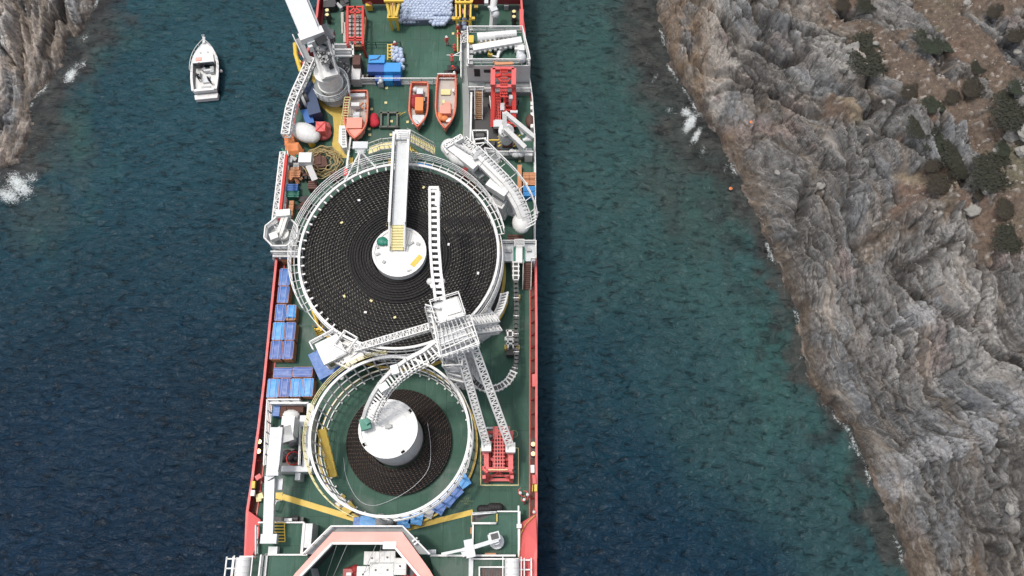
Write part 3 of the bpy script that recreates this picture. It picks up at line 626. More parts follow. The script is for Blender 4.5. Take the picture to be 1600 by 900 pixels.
# side handrails aft of the bulwarks
b = MB(); b.rail([Vector((p.x-0.1, p.y, 0)) for p in Rw[5:12]], 1.15, 0.05, 3, 1.6)
b.bar((Rw[5].x-0.1, Rw[5].y, 0.1), (Rw[8].x-0.1, Rw[8].y, 0.1), 0.2, 0.25)
b.build('side_railing', WHITE, ship)
b = MB(); b.rail([Vector((p.x+0.15, p.y, 0)) for p in Lw[6:10]], 1.15, 0.05, 3, 1.6); b.build('side_railing', WHITE, ship)

# painted walkway strips (paint on the deck: thin sheets)
def strip(b, pts, w_, z=0.006, m=0):
    for p, q in zip(pts, pts[1:]):
        d = (q-p).normalized(); x = Vector((-d.y, d.x, 0))*(w_/2)
        b.add([p-x+Vector((0, 0, z)), q-x+Vector((0, 0, z)), q+x+Vector((0, 0, z)), p+x+Vector((0, 0, z))], [(0, 1, 2, 3)], m)
b = MB()
strip(b, P([(424, 776), (441, 776)], 0), 0.85, 0.006); strip(b, P([(441, 776), (556, 811)], 0), 0.6, 0.010); b.build('yellow_walkway', YELLOW, ship); b = MB()
strip(b, P([(625, 828), (739, 800)], 0), 0.55, 0.006); b.build('yellow_walkway', YELLOW, ship)
b = MB()
strip(b, P([(751, 700), (751, 758), (810, 758), (810, 700), (751, 700)], 0), 0.09, 0.006); b.build('boundary_line', PALEY, ship); b = MB()
strip(b, P([(725, 125), (724, 218)], 0), 0.10, 0.005); b.build('boundary_line', PALEY, ship)
b = MB()   # aft yellow walkway round the crane pedestal
def flat(b, px, z=0.006, m=0): pts = P(px, 0); b.add([p+Vector((0, 0, z)) for p in pts], [tuple(range(len(pts)))], m)
flat(b, [(489, 116), (500, 122), (503, 140), (512, 158), (532, 168), (546, 168), (540, 183), (520, 182), (505, 170), (490, 152), (485, 135)][::-1])
flat(b, [(520, 182), (540, 183), (537, 225), (543, 247), (533, 247), (521, 238), (519, 225), (522, 205)][::-1], 0.010)
b.build('yellow_walkway', YWORN, ship)
b = MB()
for x, y in ((604, 138), (603, 161), (581, 171), (612, 190), (578, 211), (611, 211), (550, 231), (549, 251), (550, 256), (640, 172), (637, 191), (642, 139), (609, 251), (577, 202), (782, 252), (812, 252), (812, 261), (708, 53)):
    c = at(x, y, 0); MB().box((c.x, c.y, 0.05), (0.32, 0.32, 0.1), 0, 0).build('deck_socket', PALEY, ship)
# lettering painted on the deck
def text(name, body, px, py, size, mat, z=0.012, rz=0.0, parent=None, stretch=1.0, align='CENTER'):
    cu = bpy.data.curves.new(name, 'FONT'); cu.body = body; cu.size = size; cu.align_x = align; cu.align_y = 'CENTER'; cu.extrude = 0.002
    tmp = bpy.data.objects.new(name, cu); COL.objects.link(tmp); bpy.context.view_layer.update()
    me = bpy.data.meshes.new_from_object(tmp.evaluated_get(bpy.context.evaluated_depsgraph_get())); bpy.data.objects.remove(tmp)
    me.materials.clear(); me.materials.append(mat); o = bpy.data.objects.new(name, me); COL.objects.link(o)
    p = px if isinstance(px, Vector) else at(px, py, z); o.location = p; o.rotation_euler = (0, 0, rz); o.scale = (1, stretch, 1)
    if parent is not None: o.parent = parent; o.location = p - parent.location
    return o
text('deck_lettering', 'EMERGENCY', 779, 765, 0.5, TEXTD, parent=ship, stretch=1.3)
text('deck_lettering', '2.5 T\nDECK LOAD\nMAX', 729, 783, 0.26, TEXT, parent=ship)
b = MB()
strip(b, P([(719, 771), (719, 792), (737, 792), (737, 771), (719, 771)], 0), 0.05, 0.006); b.build('marking_box', TEXTD, ship)
c = at(803, 678, 0.006); MB().ring((c.x, c.y), 0.36, 0.42, 0.004, 0.007, 24).build('marking_circle', TEXT, ship)
b = MB()   # flush hatch outlines and drain plates
for (x0, y0, x1, y1) in ((641, 38, 672, 62), (727, 95, 735, 110), (600, 140, 620, 150)):
    pl = P([(x0, y0), (x0, y1), (x1, y1), (x1, y0), (x0, y0)], 0); b = MB(); strip(b, pl, 0.06, 0.005); b.build('hatch_seam', TEXTD, ship)

# raised after work deck edge with a handrail along it
b = MB(); b.rail([at(548, 131, 0), at(715, 131, 0)], 1.2, 0.05, 3, 1.5); b.bar(at(548, 131, .1), at(715, 131, .1), .2, .2); b.build('deck_railing', WHITE, ship)
b = MB(); b.rail([at(569, 74, 0), at(627, 74, 0)], 1.1, 0.04, 2, 1.6); b.build('deck_railing', TEXTD, ship)
b = MB(); b.rail([at(721, 62, 0), at(721, 128, 0)], 1.1, 0.05, 3, 1.8); b.path([at(735, 52, 1), at(726, 58, 1), at(720, 70, 1), at(718, 95, 1)], .07, 5); b.build('deck_railing', WHITE, ship)
b = MB(); flat(b, [(721, 70), (733, 62), (733, 215), (724, 215)][::-1], 0.007); b.build('grey_walkway', GRATE, ship)
# long pipe rail standing between the crane walkway and the boats
b = MB(); b.bar(at(545, 235, .9), at(556, 165, .9), .22, .2, 0)
for y in range(165, 262, 6): b.bar(at(544+(262-y)*0.11, y, 0), at(544+(262-y)*0.11, y, .9), .08, None, 0)
b.bar(at(539, 285, .8), at(545, 235, .9), .24, .2, 0); b.bar(at(541, 263, 1.1), at(540, 275, 1.1), .4, .3, 1)
b.build('service_rail', [WHITE, RED], ship)

# ---- starboard midships platform with a stair (white, at the edge)
pl = thing('side_platform', 'small white side platform with steps and green trough at the right ship edge', 'platform', ground_of(812, 394, 2.4))
b = MB(); rbox(b, 785, 381, 836, 408, 2.0, 2.4); rbox(b, 798, 408, 800, 411, 0, 2.0, 0); rbox(b, 833, 405, 836, 411, 0, 2.0, 0); b.build('platform_deck', LGREY, pl)
b = MB(); b.rail([at(785, 381, 2.4), at(836, 381, 2.4)], 1.0, .045, 3, 1.2); b.rail([at(830, 408, 2.4), at(837, 408, 2.4), at(837, 381, 2.4)], 1.0, .045, 3, 1.2); b.build('railing', WHITE, pl)
b = MB(); b.bar(at(811, 384, 3.1), at(811, 411, 3.1), .75, .3); b.build('beam', WHITE, pl)
b = MB(); b.bar(at(811, 386, 2.7), at(811, 411, 2.7), 1.3, .12); b.build('trough', GREENP, pl)
b = MB()
for dy in (0, 3, 6, 9): b.bar(at(804, 374+dy, 3.7), at(819, 374+dy, 3.7), .08)
b.bar(at(804, 374, 3.7), at(804, 384, 3.7), .08); b.bar(at(819, 374, 3.7), at(819, 384, 3.7), .08); b.build('ladder_top', WHITE, pl)
b = MB(); b.stairs(at(824, 411, 2.3), at(823, 452, 0.1), 0.95, 13, 0, 1); b.build('stair', [WHITE, BROWNST], pl)
b = MB(); rbox(b, 789, 389, 799, 394, 2.4, 2.7); rbox(b, 823, 388, 830, 392, 2.4, 2.8); b.build('deck_box', GREY, pl)
b = MB(); b.bar(at(786, 370, 0), at(786, 300, 0), .1); MBx = None
# left link platform between the side and the big carousel
pl = thing('link_platform', 'narrow white railed platform joining the left ship side to the big carousel', 'platform', ground_of(447, 396, 2.6))
b = MB(); rbox(b, 427, 389, 468, 399, 2.3, 2.6, 0); b.build('platform_deck', GRATE, pl)
b = MB(); b.rail([at(427, 398, 2.6), at(468, 398, 2.6)], 1.0, .05, 3, 1.3); b.rail([at(427, 389, 2.6), at(468, 389, 2.6)], 1.0, .05, 3, 1.3); b.bar(at(427, 399.5, 2.6), at(468, 399.5, 2.6), .35, .3); b.bar(at(428.5, 399, 2.5), at(428.5, 405, 0), .3, .3); b.build('railing', WHITE, pl)

# ================================================================ carousels and cable
def coil_mat(name, dark, fleck, pitch, thick, density):
    m, t, b = nodes(name)
    uv = N(t, 'ShaderNodeAttribute', attribute_name='coil'); sp = N(t, 'ShaderNodeSeparateXYZ'); t.links.new(uv.outputs['Vector'], sp.inputs[0])
    # u runs along the cable (metres), v is the angle round it, w the turn number
    a = N(t, 'ShaderNodeMath', operation='MULTIPLY_ADD'); t.links.new(sp.outputs['Y'], a.inputs[0]); a.inputs[1].default_value = 0.16; 
    d = N(t, 'ShaderNodeMath', operation='MULTIPLY'); t.links.new(sp.outputs['X'], d.inputs[0]); d.inputs[1].default_value = 1/pitch; t.links.new(d.outputs[0], a.inputs[2])
    fr = N(t, 'ShaderNodeMath', operation='FRACT'); t.links.new(a.outputs[0], fr.inputs[0])
    r1 = ramp(t, fr.outputs[0], [(0.0, 1.0), (thick, 0.9), (thick+0.06, 0.0)])
    n = N(t, 'ShaderNodeTexNoise', Scale=1.1, Detail=3.0); t.links.new(uv.outputs['Vector'], n.inputs['Vector'])
    r2 = ramp(t, n.outputs[0], [(0.5-density, 0.0), (0.60-density, 1.0)])
    g = N(t, 'ShaderNodeNewGeometry'); n3 = N(t, 'ShaderNodeTexNoise', Scale=1.5, Detail=4.0); t.links.new(g.outputs['Position'], n3.inputs['Vector'])
    mu = N(t, 'ShaderNodeMath', operation='MULTIPLY'); t.links.new(r1.outputs[0], mu.inputs[0]); t.links.new(r2.outputs[0], mu.inputs[1])
    zz = ramp(t, sp.outputs['Z'], [(0.0, 0.0), (1.0, 1.0)]); mu2 = N(t, 'ShaderNodeMath', operation='MULTIPLY'); t.links.new(mu.outputs[0], mu2.inputs[0]); t.links.new(zz.outputs[0], mu2.inputs[1])
    c = mixc(t, n3.outputs[0], dark, tuple(x*1.9 for x in dark)); c = mixc(t, mu2.outputs[0], c, fleck)
    t.links.new(c, b.inputs['Base Color']); b.inputs['Roughness'].default_value = 0.6; b.inputs['Specular IOR Level'].default_value = 0.25
    return m
def coil(name, label, cx, cy, r0, r1, n, top, mat, flat_z0, dense, parent=None):
    """n turns of cable lying side by side in rings; top(i) is the height of turn i"""
    nphi = 240; prof = 7; pitch = (r1-r0)/n; rr = pitch/2*0.9
    phs = np.linspace(0, 2*np.pi, nphi, endpoint=False); V = []; A = []
    th = np.linspace(-0.25*np.pi, 1.25*np.pi, prof)
    for i in range(n):
        R_ = r0+pitch*(i+.5); z = top(i)
        wob = 0.012*np.sin(phs*3+i*1.7)
        for j in range(prof):
            rad = R_ + rr*np.cos(th[j])+wob; zz = z - rr + rr*np.sin(th[j])
            V.append(np.stack([cx+rad*np.cos(phs), cy+rad*np.sin(phs), np.full(nphi, zz)], -1))
            A.append(np.stack([R_*phs + 0.46*((i*0.618) % 1), np.full(nphi, th[j]), np.full(nphi, dense(i))], -1))
    V = np.concatenate(V); A = np.concatenate(A); q = []
    idx = np.arange(n*prof*nphi).reshape(n, prof, nphi)
    nx = np.roll(idx, -1, 2)
    q.append(np.stack([idx[:, :-1], nx[:, :-1], nx[:, 1:], idx[:, 1:]], -1).reshape(-1, 4)[:, ::-1])
    Q = np.concatenate(q)
    me = bpy.data.meshes.new(name); me.vertices.add(len(V)); me.vertices.foreach_set('co', V.astype(np.float32).ravel())
    me.loops.add(4*len(Q)); me.loops.foreach_set('vertex_index', Q.astype(np.int32).ravel()); me.polygons.add(len(Q))
    me.polygons.foreach_set('loop_start', (np.arange(len(Q))*4).astype(np.int32)); me.polygons.foreach_set('loop_total', np.full(len(Q), 4, np.int32)); me.polygons.foreach_set('use_smooth', np.ones(len(Q), bool))
    me.update(calc_edges=True); at_ = me.attributes.new('coil', 'FLOAT_VECTOR', 'POINT'); at_.data.foreach_set('vector', A.astype(np.float32).ravel())
    me.materials.append(mat); o = bpy.data.objects.new('cable_turns', me); COL.objects.link(o)
    e = thing(name, label, 'cable', (cx, cy, flat_z0), 'cable coils in the carousels')
    o.parent = e; o.location = (-cx, -cy, -flat_z0)
    # the layers underneath
    b = MB(); K = n; pts = [(r0, flat_z0)] + [(r0+pitch*(i+.5), top(i)-rr*1.1) for i in range(n)] + [(r1, top(n-1)-rr*1.1), (r1, flat_z0)]
    vs = []; NN = 96
    for k in range(NN):
        t = 2*math.pi*k/NN
        vs += [(cx+r*math.cos(t), cy+r*math.sin(t), z) for r, z in pts]
    L = len(pts); b.add(vs, [(k*L+i, ((k+1) % NN)*L+i, ((k+1) % NN)*L+i+1, k*L+i+1) for k in range(NN) for i in range(L-1)], 0)
    b.build('lower_layers', RUBBER, e)
    return e
C1 = at(623, 394, 7.0); R1 = (at(780.5, 394, 7.0)-C1).x
C2 = at(608.5, 678, 7.0); R2 = (at(735, 678, 7.0)-C2).x
EMPTYMAT = None
def carousel(name, label, C, RO, npost, zr, levels, floor, group='cable carousels'):
    e = thing(name, label, 'carousel', (C.x, C.y, 0), group); c = (C.x, C.y)
    MB().cyl(c, RO+0.15, 0.15, 0.55, 96, 0).build('turntable_floor', floor, e)
    b = MB(); b.ring(c, RO-0.26, RO, zr-0.25, zr, 128, 0); b.build('rim', WHITE, e)
    b = MB(); wb = .17 if npost > 50 else .1
    for z in levels: b.ring(c, RO-0.2, RO-0.1, z-wb*.5, z+wb*.5, 128, 0)
    for k in range(npost):
        t = 2*math.pi*(k+.5)/npost; ca, sa = math.cos(t), math.sin(t)
        b.bar((C.x+ca*(RO-0.15), C.y+sa*(RO-0.15), 0.5), (C.x+ca*(RO-0.15), C.y+sa*(RO-0.15), zr-0.2), wb, 0.14)
        b.bar((C.x+ca*(RO-0.15), C.y+sa*(RO-0.15), 0.62), (C.x+ca*(RO-0.45), C.y+sa*(RO-0.45), 0.62), 0.18, 0.2)
        if npost > 50 and R(85) < t < R(235): b.bar((C.x+ca*(RO-0.2), C.y+sa*(RO-0.2), zr-0.3), (C.x+ca*(RO-0.66), C.y+sa*(RO-0.66), zr-0.3), 0.16, 0.2)
    b.build('lattice_wall', WHITE, e)
    return e, c
big, c1 = carousel('cable_carousel', 'larger white carousel basket filled to the brim with black cable', C1, R1, 66, 7.0, (0.7, 1.9, 3.1, 4.3, 5.5), DARK)
small, c2 = carousel('cable_carousel', 'smaller white carousel basket with a green floor and a low cable coil', C2, R2, 46, 7.0, (0.7, 2.4, 4.6), DECK)
for k in range(2):
    e, c, RR = ((big, c1, R1), (small, c2, R2))[k]
    b = MB(); b.ring(c, RR+0.3, RR+(0.65 if k == 0 else 0.5), 0.45, 0.6, 128, 0); b.build('drip_ring', YWORN, e)
    b = MB(); b.ring(c, RR-0.5, RR+0.28, 0.0, 0.42, 96, 0); b.build('bearing_ring', DARK, e)
# big carousel: walkway with handrails round its aft and left side
b = MB(); A0, A1 = R(12), R(215)
b.ring(c1, R1+0.02, R1+0.12, 6.2, 6.4, 128, 0)
for z in (6.75, 7.15, 7.6, 8.0): b.ring(c1, R1+0.75+0.0, R1+0.81, z, z+0.06, 90, 0, A0, A1)
b.ring(c1, R1+0.45, R1+0.55, 6.45, 6.55, 90, 0, A0, A1)
for k in range(44):
    t = A0+(A1-A0)*k/43; p = Vector((C1.x+math.cos(t)*(R1+0.78), C1.y+math.sin(t)*(R1+0.78), 6.5)); b.bar(p, p+Vector((0, 0, 1.55)), .07)
    b.bar(p, (C1.x+math.cos(t)*R1, C1.y+math.sin(t)*R1, 6.5), .08)
b.build('walkway_railing', WHITE, big)
b = MB()
for z in (4.8, 5.3, 5.8, 6.3): b.ring(c1, R1+0.25+(6.3-z)*0.1, R1+0.33+(6.3-z)*0.1, z, z+0.08, 60, 0, R(-75), R(12))
for z in (5.9, 6.35, 6.8): b.ring(c1, R1+0.55, R1+0.62, z, z+0.08, 60, 0, R(215), R(285))
b.build('outer_hoops', WHITE, big)
b = MB()
for z in (6.3, 6.8, 7.3): b.ring(c2, R2+0.42, R2+0.48, z, z+0.06, 90, 0, R(95), R(250))
for k in range(30):
    t = R(95)+R(155)*k/29; p = Vector((C2.x+math.cos(t)*(R2+0.45), C2.y+math.sin(t)*(R2+0.45), 6.2)); b.bar(p, p+Vector((0, 0, 1.1)), .06)
b.build('outer_railing', PALEY, small)
b = MB()
for z in (5.0, 5.6, 6.2): b.ring(c2, R2+0.16, R2+0.24, z, z+0.1, 90, 0, R(-85), R(40))
b.build('outer_hoops', WHITE, small)
# cores
def core(e, c, r, z0, z1, lip):
    b = MB(); b.cyl(c, r, z0, z1, 64, 0, r1=r*0.985); b.ring(c, r-0.25, r+0.02, z1, z1+0.12, 64, 0)
    if lip: b.ring(c, r*0.70, r*0.72, z1, z1+0.03, 48, 1)
    b.build('core', [WHITE, LGREY], e)
D1 = at(624, 393.5, 7.3); r1 = (at(666, 393, 7.3)-D1).x
core(big, (D1.x, D1.y), r1, 0.5, 7.3, False)
D2 = at(606.5, 670, 7.3); r2 = (at(652.5, 670, 7.3)-D2).x
core(small, (D2.x, D2.y), r2, 0.5, 7.3, True)
NB = 22
coil('cable_coil', 'tall black cable coil with pale flecks filling the larger carousel', C1.x, C1.y, r1+0.05, R1-0.28, 26, lambda i: 6.2 if i > 7 else 6.4, coil_mat('black_cable', (0.0065, 0.006, 0.0065), (0.36, 0.33, 0.26), 0.46, 0.11, 0.08), 0.55, lambda i: 0.1 if i < 9 else 0.6)
ro = (at(702, 690, 1.8)-at(619, 690, 1.8)).x
coil('cable_coil', 'low brown-black cable coil round the white core of the smaller carousel', D2.x+0.25, D2.y-0.25, r2+0.05, ro, 14, lambda i: 2.3-0.12*max(0, i-4), coil_mat('brown_cable', (0.006, 0.005, 0.005), (0.20, 0.13, 0.085), 0.42, 0.08, 0.1), 0.56, lambda i: 1.0)
# things on the cores
b = MB(); b.box(D1+Vector((1.9, -1.05, 0.02)), (0.55, 1.5, 0.03), R(-38), 0); b.build('yellow_patch', YELLOW, big)
b = MB()
for dx, dy, rz, s in ((1.2, 0.9, .6, (.75, .2, .2)), (2.0, .9, 1.2, (.3, .4, .15)), (-2.3, -.3, .4, (.5, .25, .15)), (-1.6, -1.2, .9, (.35, .3, .15)), (-.8, .5, .2, (.6, .12, .12)), (1.2, -2.2, .2, (.5, .2, .05)), (-2.4, .6, .4, (.25, .5, .2))):
    MB().box(D1+Vector((dx, dy, 0.1)), s, rz, 0).build('core_fitting', GREY, big)
b = MB(); b.box(D2+Vector((.1, .2, .2)), (.5, .35, .4), .4); b.box(D2+Vector((-.15, .25, .15)), (.3, .5, .3), .1); b.build('core_post', GREY, small)
b = MB()
for a in (40, 215, 305): MB().box(D2+Vector((2.75*math.cos(R(a)), 2.75*math.sin(R(a)), .06)), (.35, .4, .12), R(a)).build('core_hatch', GREY, small)
t_ = thing('fishing_net_heap', 'green net heap on the white core of the larger carousel', 'net', D1+Vector((-1.9, 1.15, 0.05)))
b = MB(); b.ball(D1+Vector((-1.9, 1.15, .2)), .62, 10, 6, (1, .9, .45)); b.ball(D1+Vector((-1.5, 1.0, .3)), .35, 8, 6, (1, 1, .5)); b.build('net', GREENP, t_)
# yellow stair inside the small carousel
t_ = thing('access_ladder', 'yellow caged access stair hanging inside the smaller carousel at its left wall', 'ladder', ground_of(518, 715, .6))
b = MB(); a_, b_ = at(503, 671, 5.6), at(521, 745, 1.6); b.bar(a_, b_, .75, .1, 0); b.build('tread_panel', YWORN, t_)
b = MB(); b.rail([a_+Vector((.5, 0, 0)), b_+Vector((.5, 0, 0))], 1.0, .05, 2, 1.0); b.rail([a_+Vector((-.45, 0, 0)), b_+Vector((-.45, 0, 0))], .3, .04, 1, 1.0); b.build('handrail', YWORN, t_)
# loose rope across the small carousel floor
def smooth(pts, k=8):
    out = []
    for i in range(len(pts)-1):
        p0, p1, p2, p3 = pts[max(0, i-1)], pts[i], pts[i+1], pts[min(len(pts)-1, i+2)]
        for j in range(k):
            t = j/k; out.append(0.5*((2*p1)+(p2-p0)*t+(2*p0-5*p1+4*p2-p3)*t*t+(3*p1-p0-3*p2+p3)*t**3))
    return out+[pts[-1]]
t_ = MB().path(smooth([at(x, y, z) for x, y, z in ((537, 715, .6), (541, 745, .6), (556, 776, .6), (575, 789, .6), (600, 786, .7), (640, 765, 1.6), (668, 735, 2.2), (673, 700, 2.35), (668, 660, 2.4))]), .025, 5).build('rope', LGREY); tag(t_, 'thin pale rope curving across the green floor of the smaller carousel', 'rope')
# small pale markers lying on the big coil
for i, (x, y, lab) in enumerate(((561, 313, 'marker upper left on the big coil, nearest the walkway'), (534, 348, 'marker at the left side of the big coil'), (604, 351, 'marker just above the green net on the big coil'), (701, 382, 'marker right of the white roller arm on the big coil'),
                  (538, 463, 'marker at the lower left of the big coil'), (580, 470, 'marker below the big core on the left'), (571, 488, 'larger of the pale markers low on the big coil'), (617, 496, 'lowest marker on the big coil, yellowish'), (662, 293, 'marker near the top of the big coil beside the roller arm tip'), (747, 427, 'rightmost marker on the big coil'))):
    p = at(x, y, 6.25); tag(MB().box(p, (.3, .22, .12), .5*i).build('tape_marker', PALEY if i % 3 else WHITE), 'small pale tape '+lab, 'marker', 'tape markers on the cable')

# ---- foot bridge to the big core
t_ = thing('foot_bridge', 'long white foot bridge reaching over the cable to the big white core', 'bridge', ground_of(628, 225, 8))
A, B_, Cc = at(628.5, 212, 9.0), at(621.5, 352, 8.6), at(620.5, 391, 7.5)
b = MB(); b.bar(A, B_, 1.3, .18); b.build('walkway_deck', LGREY, t_)
for s in (-1, 1):
    b = MB(); o_ = Vector((s*.82, 0, 0)); b.bar(A+o_+Vector((0, 0, .3)), B_+o_+Vector((0, 0, .3)), .12, 1.0); b.bar(A+o_+Vector((0, 0, .85)), B_+o_+Vector((0, 0, .85)), .26, .1)
    b.bar(B_+o_+Vector((0, 0, .85)), Cc+o_+Vector((0, 0, .85)), .12, .1); b.bar(B_+o_, Cc+o_, .1, .3); b.build('side_panel', WHITE, t_)
b = MB(); n = 9
for k in range(n): p = B_+(Cc-B_)*((k+.5)/n); b.box(p, (1.35, .32, .06), 0, 0)
b.build('stair_tread', PALEY, t_)
b = MB(); G = ground_of(628, 225, 8); b.tube((G.x-.3, G.y-.6, 0), (G.x-.1, G.y-.4, 8.6), .45, .3, 12); b.bar((G.x+1.2, G.y+.4, 0), (G.x+.3, G.y, 8.4), .25); b.bar((G.x+.9, G.y-1.8, 0), (G.x+.6, G.y-1.2, 8.4), .5, .5); b.build('support_leg', WHITE, t_)
b = MB(); p = at(629, 211, 9.3); b.box(p, (1.75, 1.2, .3), 0); 
for k in range(4): b.bar(at(622, 205+3*k, 10), at(637, 205+3*k, 10), .08)
b.bar(at(622, 204, 10), at(622, 216, 10), .08); b.bar(at(637, 204, 10), at(637, 216, 10), .08); b.build('landing', WHITE, t_)
t_ = thing('access_stair', 'pale straight stair climbing to the foot bridge from the right', 'stairs', ground_of(660, 225, 3), 'stairs round the big carousel')
b = MB(); b.stairs(at(679, 236, 2.6), at(638, 214, 6.0), 1.1, 16, 1, 0); b.build('flight', [PALEY, WHITE], t_); b = MB(); b.stairs(at(640, 232, 3.0), at(655, 243, 0.1), .9, 8, 1, 0); b.build('lower_flight', [YWORN, PALEY], t_)
t_ = thing('access_stair', 'curved pale stair with yellow treads left of the foot bridge', 'stairs', ground_of(595, 231, 3), 'stairs round the big carousel')
b = MB(); b.stairs(at(577, 236, 1.2), at(597, 229, 2.6), 1.0, 8, 1, 0); b.stairs(at(597, 229, 2.6), at(617, 227, 4.2), 1.0, 8, 1, 0); b.build('flight', [PALEY, WHITE], t_)
t_ = thing('pole_tripod', 'white tripod of slanting poles standing over the carousel walkway left of the foot bridge', 'support', ground_of(565, 245, 4))
G = ground_of(566, 235, 6); top = at(563, 236, 7.5)
b = MB(); b.tube((G.x+.2, G.y-1.5, 4.0), top, .5, .4, 12); b.build('post', WHITE, t_)
for q in (at(540, 281, 7), at(587, 261, 7), at(558, 272, 7)): MB().tube(top, q, .12, .12, 6).build('leg', WHITE, t_)
b = MB(); b.box(top+Vector((0, .6, .2)), (1.7, .9, .25)); 
for k in range(4): b.bar(at(555, 231+2.4*k, 8.5), at(571, 231+2.4*k, 8.5), .07)
b.build('head_platform', LGREY, t_)
# ================================================================ machines on deck
# ---- loading tower with its arms, between the carousels
TZ = 17.5
tw = thing('loading_tower', 'tall white lattice loading tower with arms standing between the two carousels', 'tower', ground_of(706, 512, TZ))
T = at(706, 512, TZ); G = Vector((T.x, T.y, 0))
rz = R(18); ex = Vector((math.cos(rz), math.sin(rz), 0)); ey = Vector((-math.sin(rz), math.cos(rz), 0))
b = MB(); b.truss((G.x, G.y, 0.1), (T.x, T.y, TZ-1), 2.7, 2.7, 9, .13, .09, 0, ex)
for s in (-1, 1):
    for z in (5, 9.5, 14): b.bar(G+ex*(1.7*s)+Vector((0, 0, z)), G-ex*(1.7*s)+ey*1.7+Vector((0, 0, z+2.5)), .2)
b.build('mast', WHITE, tw)
for k, z in enumerate((4.0, 8.5, 13.0)): b = MB(); b.box(G+Vector((0, 0, z)), (2.5, 2.5, .12), rz, 1); b.rail([G+ex*a+ey*c+Vector((0, 0, z)) for a, c in ((-1.5, -1.5), (1.5, -1.5), (1.5, 1.5), (-1.5, 1.5))], 1.0, .04, 2, 1.3, 0, True); b.build('mast_platform', [WHITE, LGREY], tw)
b = MB()   # head house: frame, decks, box and rails
b.box(T+ex*.2+ey*1.5+Vector((0, 0, .1)), (2.4, 2.0, 1.2), rz); b.box(T+ex*.6+ey*1.7+Vector((0, 0, .8)), (1.3, 1.5, .2), rz, 0)
b.box(T-ex*.2-ey*.6+Vector((0, 0, -.4)), (2.6, 1.4, .12), rz, 1)
b.build('head_house', [WHITE, LGREY], tw)
b = MB()
for i in range(8):
    b.bar(T+ex*(-1.7+.5*i)-ey*2.4+Vector((0, 0, -.5-.2*(i % 3))), T+ex*(-1.3+.36*i)+ey*.5+Vector((0, 0, .5)), .09)
for i in range(6): b.bar(T-ex*1.8+ey*(-2.3+.6*i)+Vector((0, 0, -.3)), T+ex*1.9+ey*(-2.0+.5*i)+Vector((0, 0, .5*(i % 2))), .09)
for s in (-1.8, 1.8): b.bar(T+ex*s-ey*2.4, T+ex*s*.75+ey*2.6, .14, .2)
b.rail([T+ex*a+ey*c for a, c in ((-1.9, -2.5), (1.9, -2.5), (1.9, .3))], 1.0, .035, 2, 1.0)
b.rail([T+ex*a+ey*c+Vector((0, 0, .7)) for a, c in ((-1.2, .4), (1.5, .4), (1.5, 2.6), (-1.2, 2.6))], .9, .035, 2, 1.0, 0, True)
b.build('head_frame', WHITE, tw)
b = MB()   # roller chute sweeping down through the tower
for k in range(14):
    s = k/13; p = at(676+26*s+12*s*s, 480+115*s, 18.5-9*s); b.box(p, (1.4, .12, .5), R(-15))
    if k: b.bar(prev+Vector((-.7, 0, 0)), p+Vector((-.7, 0, 0)), .12); b.bar(prev+Vector((.7, 0, 0)), p+Vector((.7, 0, 0)), .12); b.bar(prev+Vector((-.7, 0, -.3)), p+Vector((.7, 0, -.3)), .08)
    prev = p
b.build('cable_chute', WHITE, tw)
b = MB()   # slanting service ladder house at the lower end
p0, p1 = at(707, 560, 13), at(738, 598, 3.5)
b.truss(p0, p1, 1.9, 1.3, 8, .09, .06); b.build('stair_frame', WHITE, tw)
# straight roller arm over the big coil
ar = thing('loading_boom', 'narrow white straight roller arm reaching up over the big cable coil from the tower', 'loading boom', at(687, 470, 15.5), 'roller arms of the loading tower')
pts = [at(678, 295, 15.5), at(679, 385, 15.7), at(682, 425, 16), at(688, 472, 16.5)]
b = MB()
for p, q in zip(pts, pts[1:]):
    for s in (-.42, .42):
        b.bar(p+Vector((s, 0, 0)), q+Vector((s, 0, 0)), .26, .5)
        b.bar(p+Vector((s, 0, -.55)), q+Vector((s, 0, -.55)), .09)
b.box(pts[0], (1.0, .3, .6)); b.build('side_frame', WHITE, ar)
b = MB()
def pl_at(pts, s):
    L = [(q-p).length for p, q in zip(pts, pts[1:])]; d = s*sum(L)
    for l, p, q in zip(L, pts, pts[1:]):
        if d <= l: return p+(q-p)*(d/l)
        d -= l
    return pts[-1]
for k in range(19): p = pl_at(pts, (k+.5)/19); b.bar(p+Vector((-.42, 0, .05)), p+Vector((.42, 0, .05)), .30, .2)
b.build('cross_member', WHITE, ar)
b = MB()
for k in range(19): p = pl_at(pts, (k+1)/19.5); b.tube(p+Vector((-.4, 0, -.25)), p+Vector((.4, 0, -.25)), .12, None, 8)
b.build('roller', DARK, ar)
b = MB()
for s in (-1, 1):
    p = at(681+9*s, 440, 16); b = MB(); b.bar(p, at(681+5*s, 450, 16), .3); b.ball(p, .36, 8, 6); b.build('hinge_lug', WHITE, ar)
MB().box(at(684, 312, 15.4), (.5, 1.6, .6)).build('side_box', WHITE, ar)
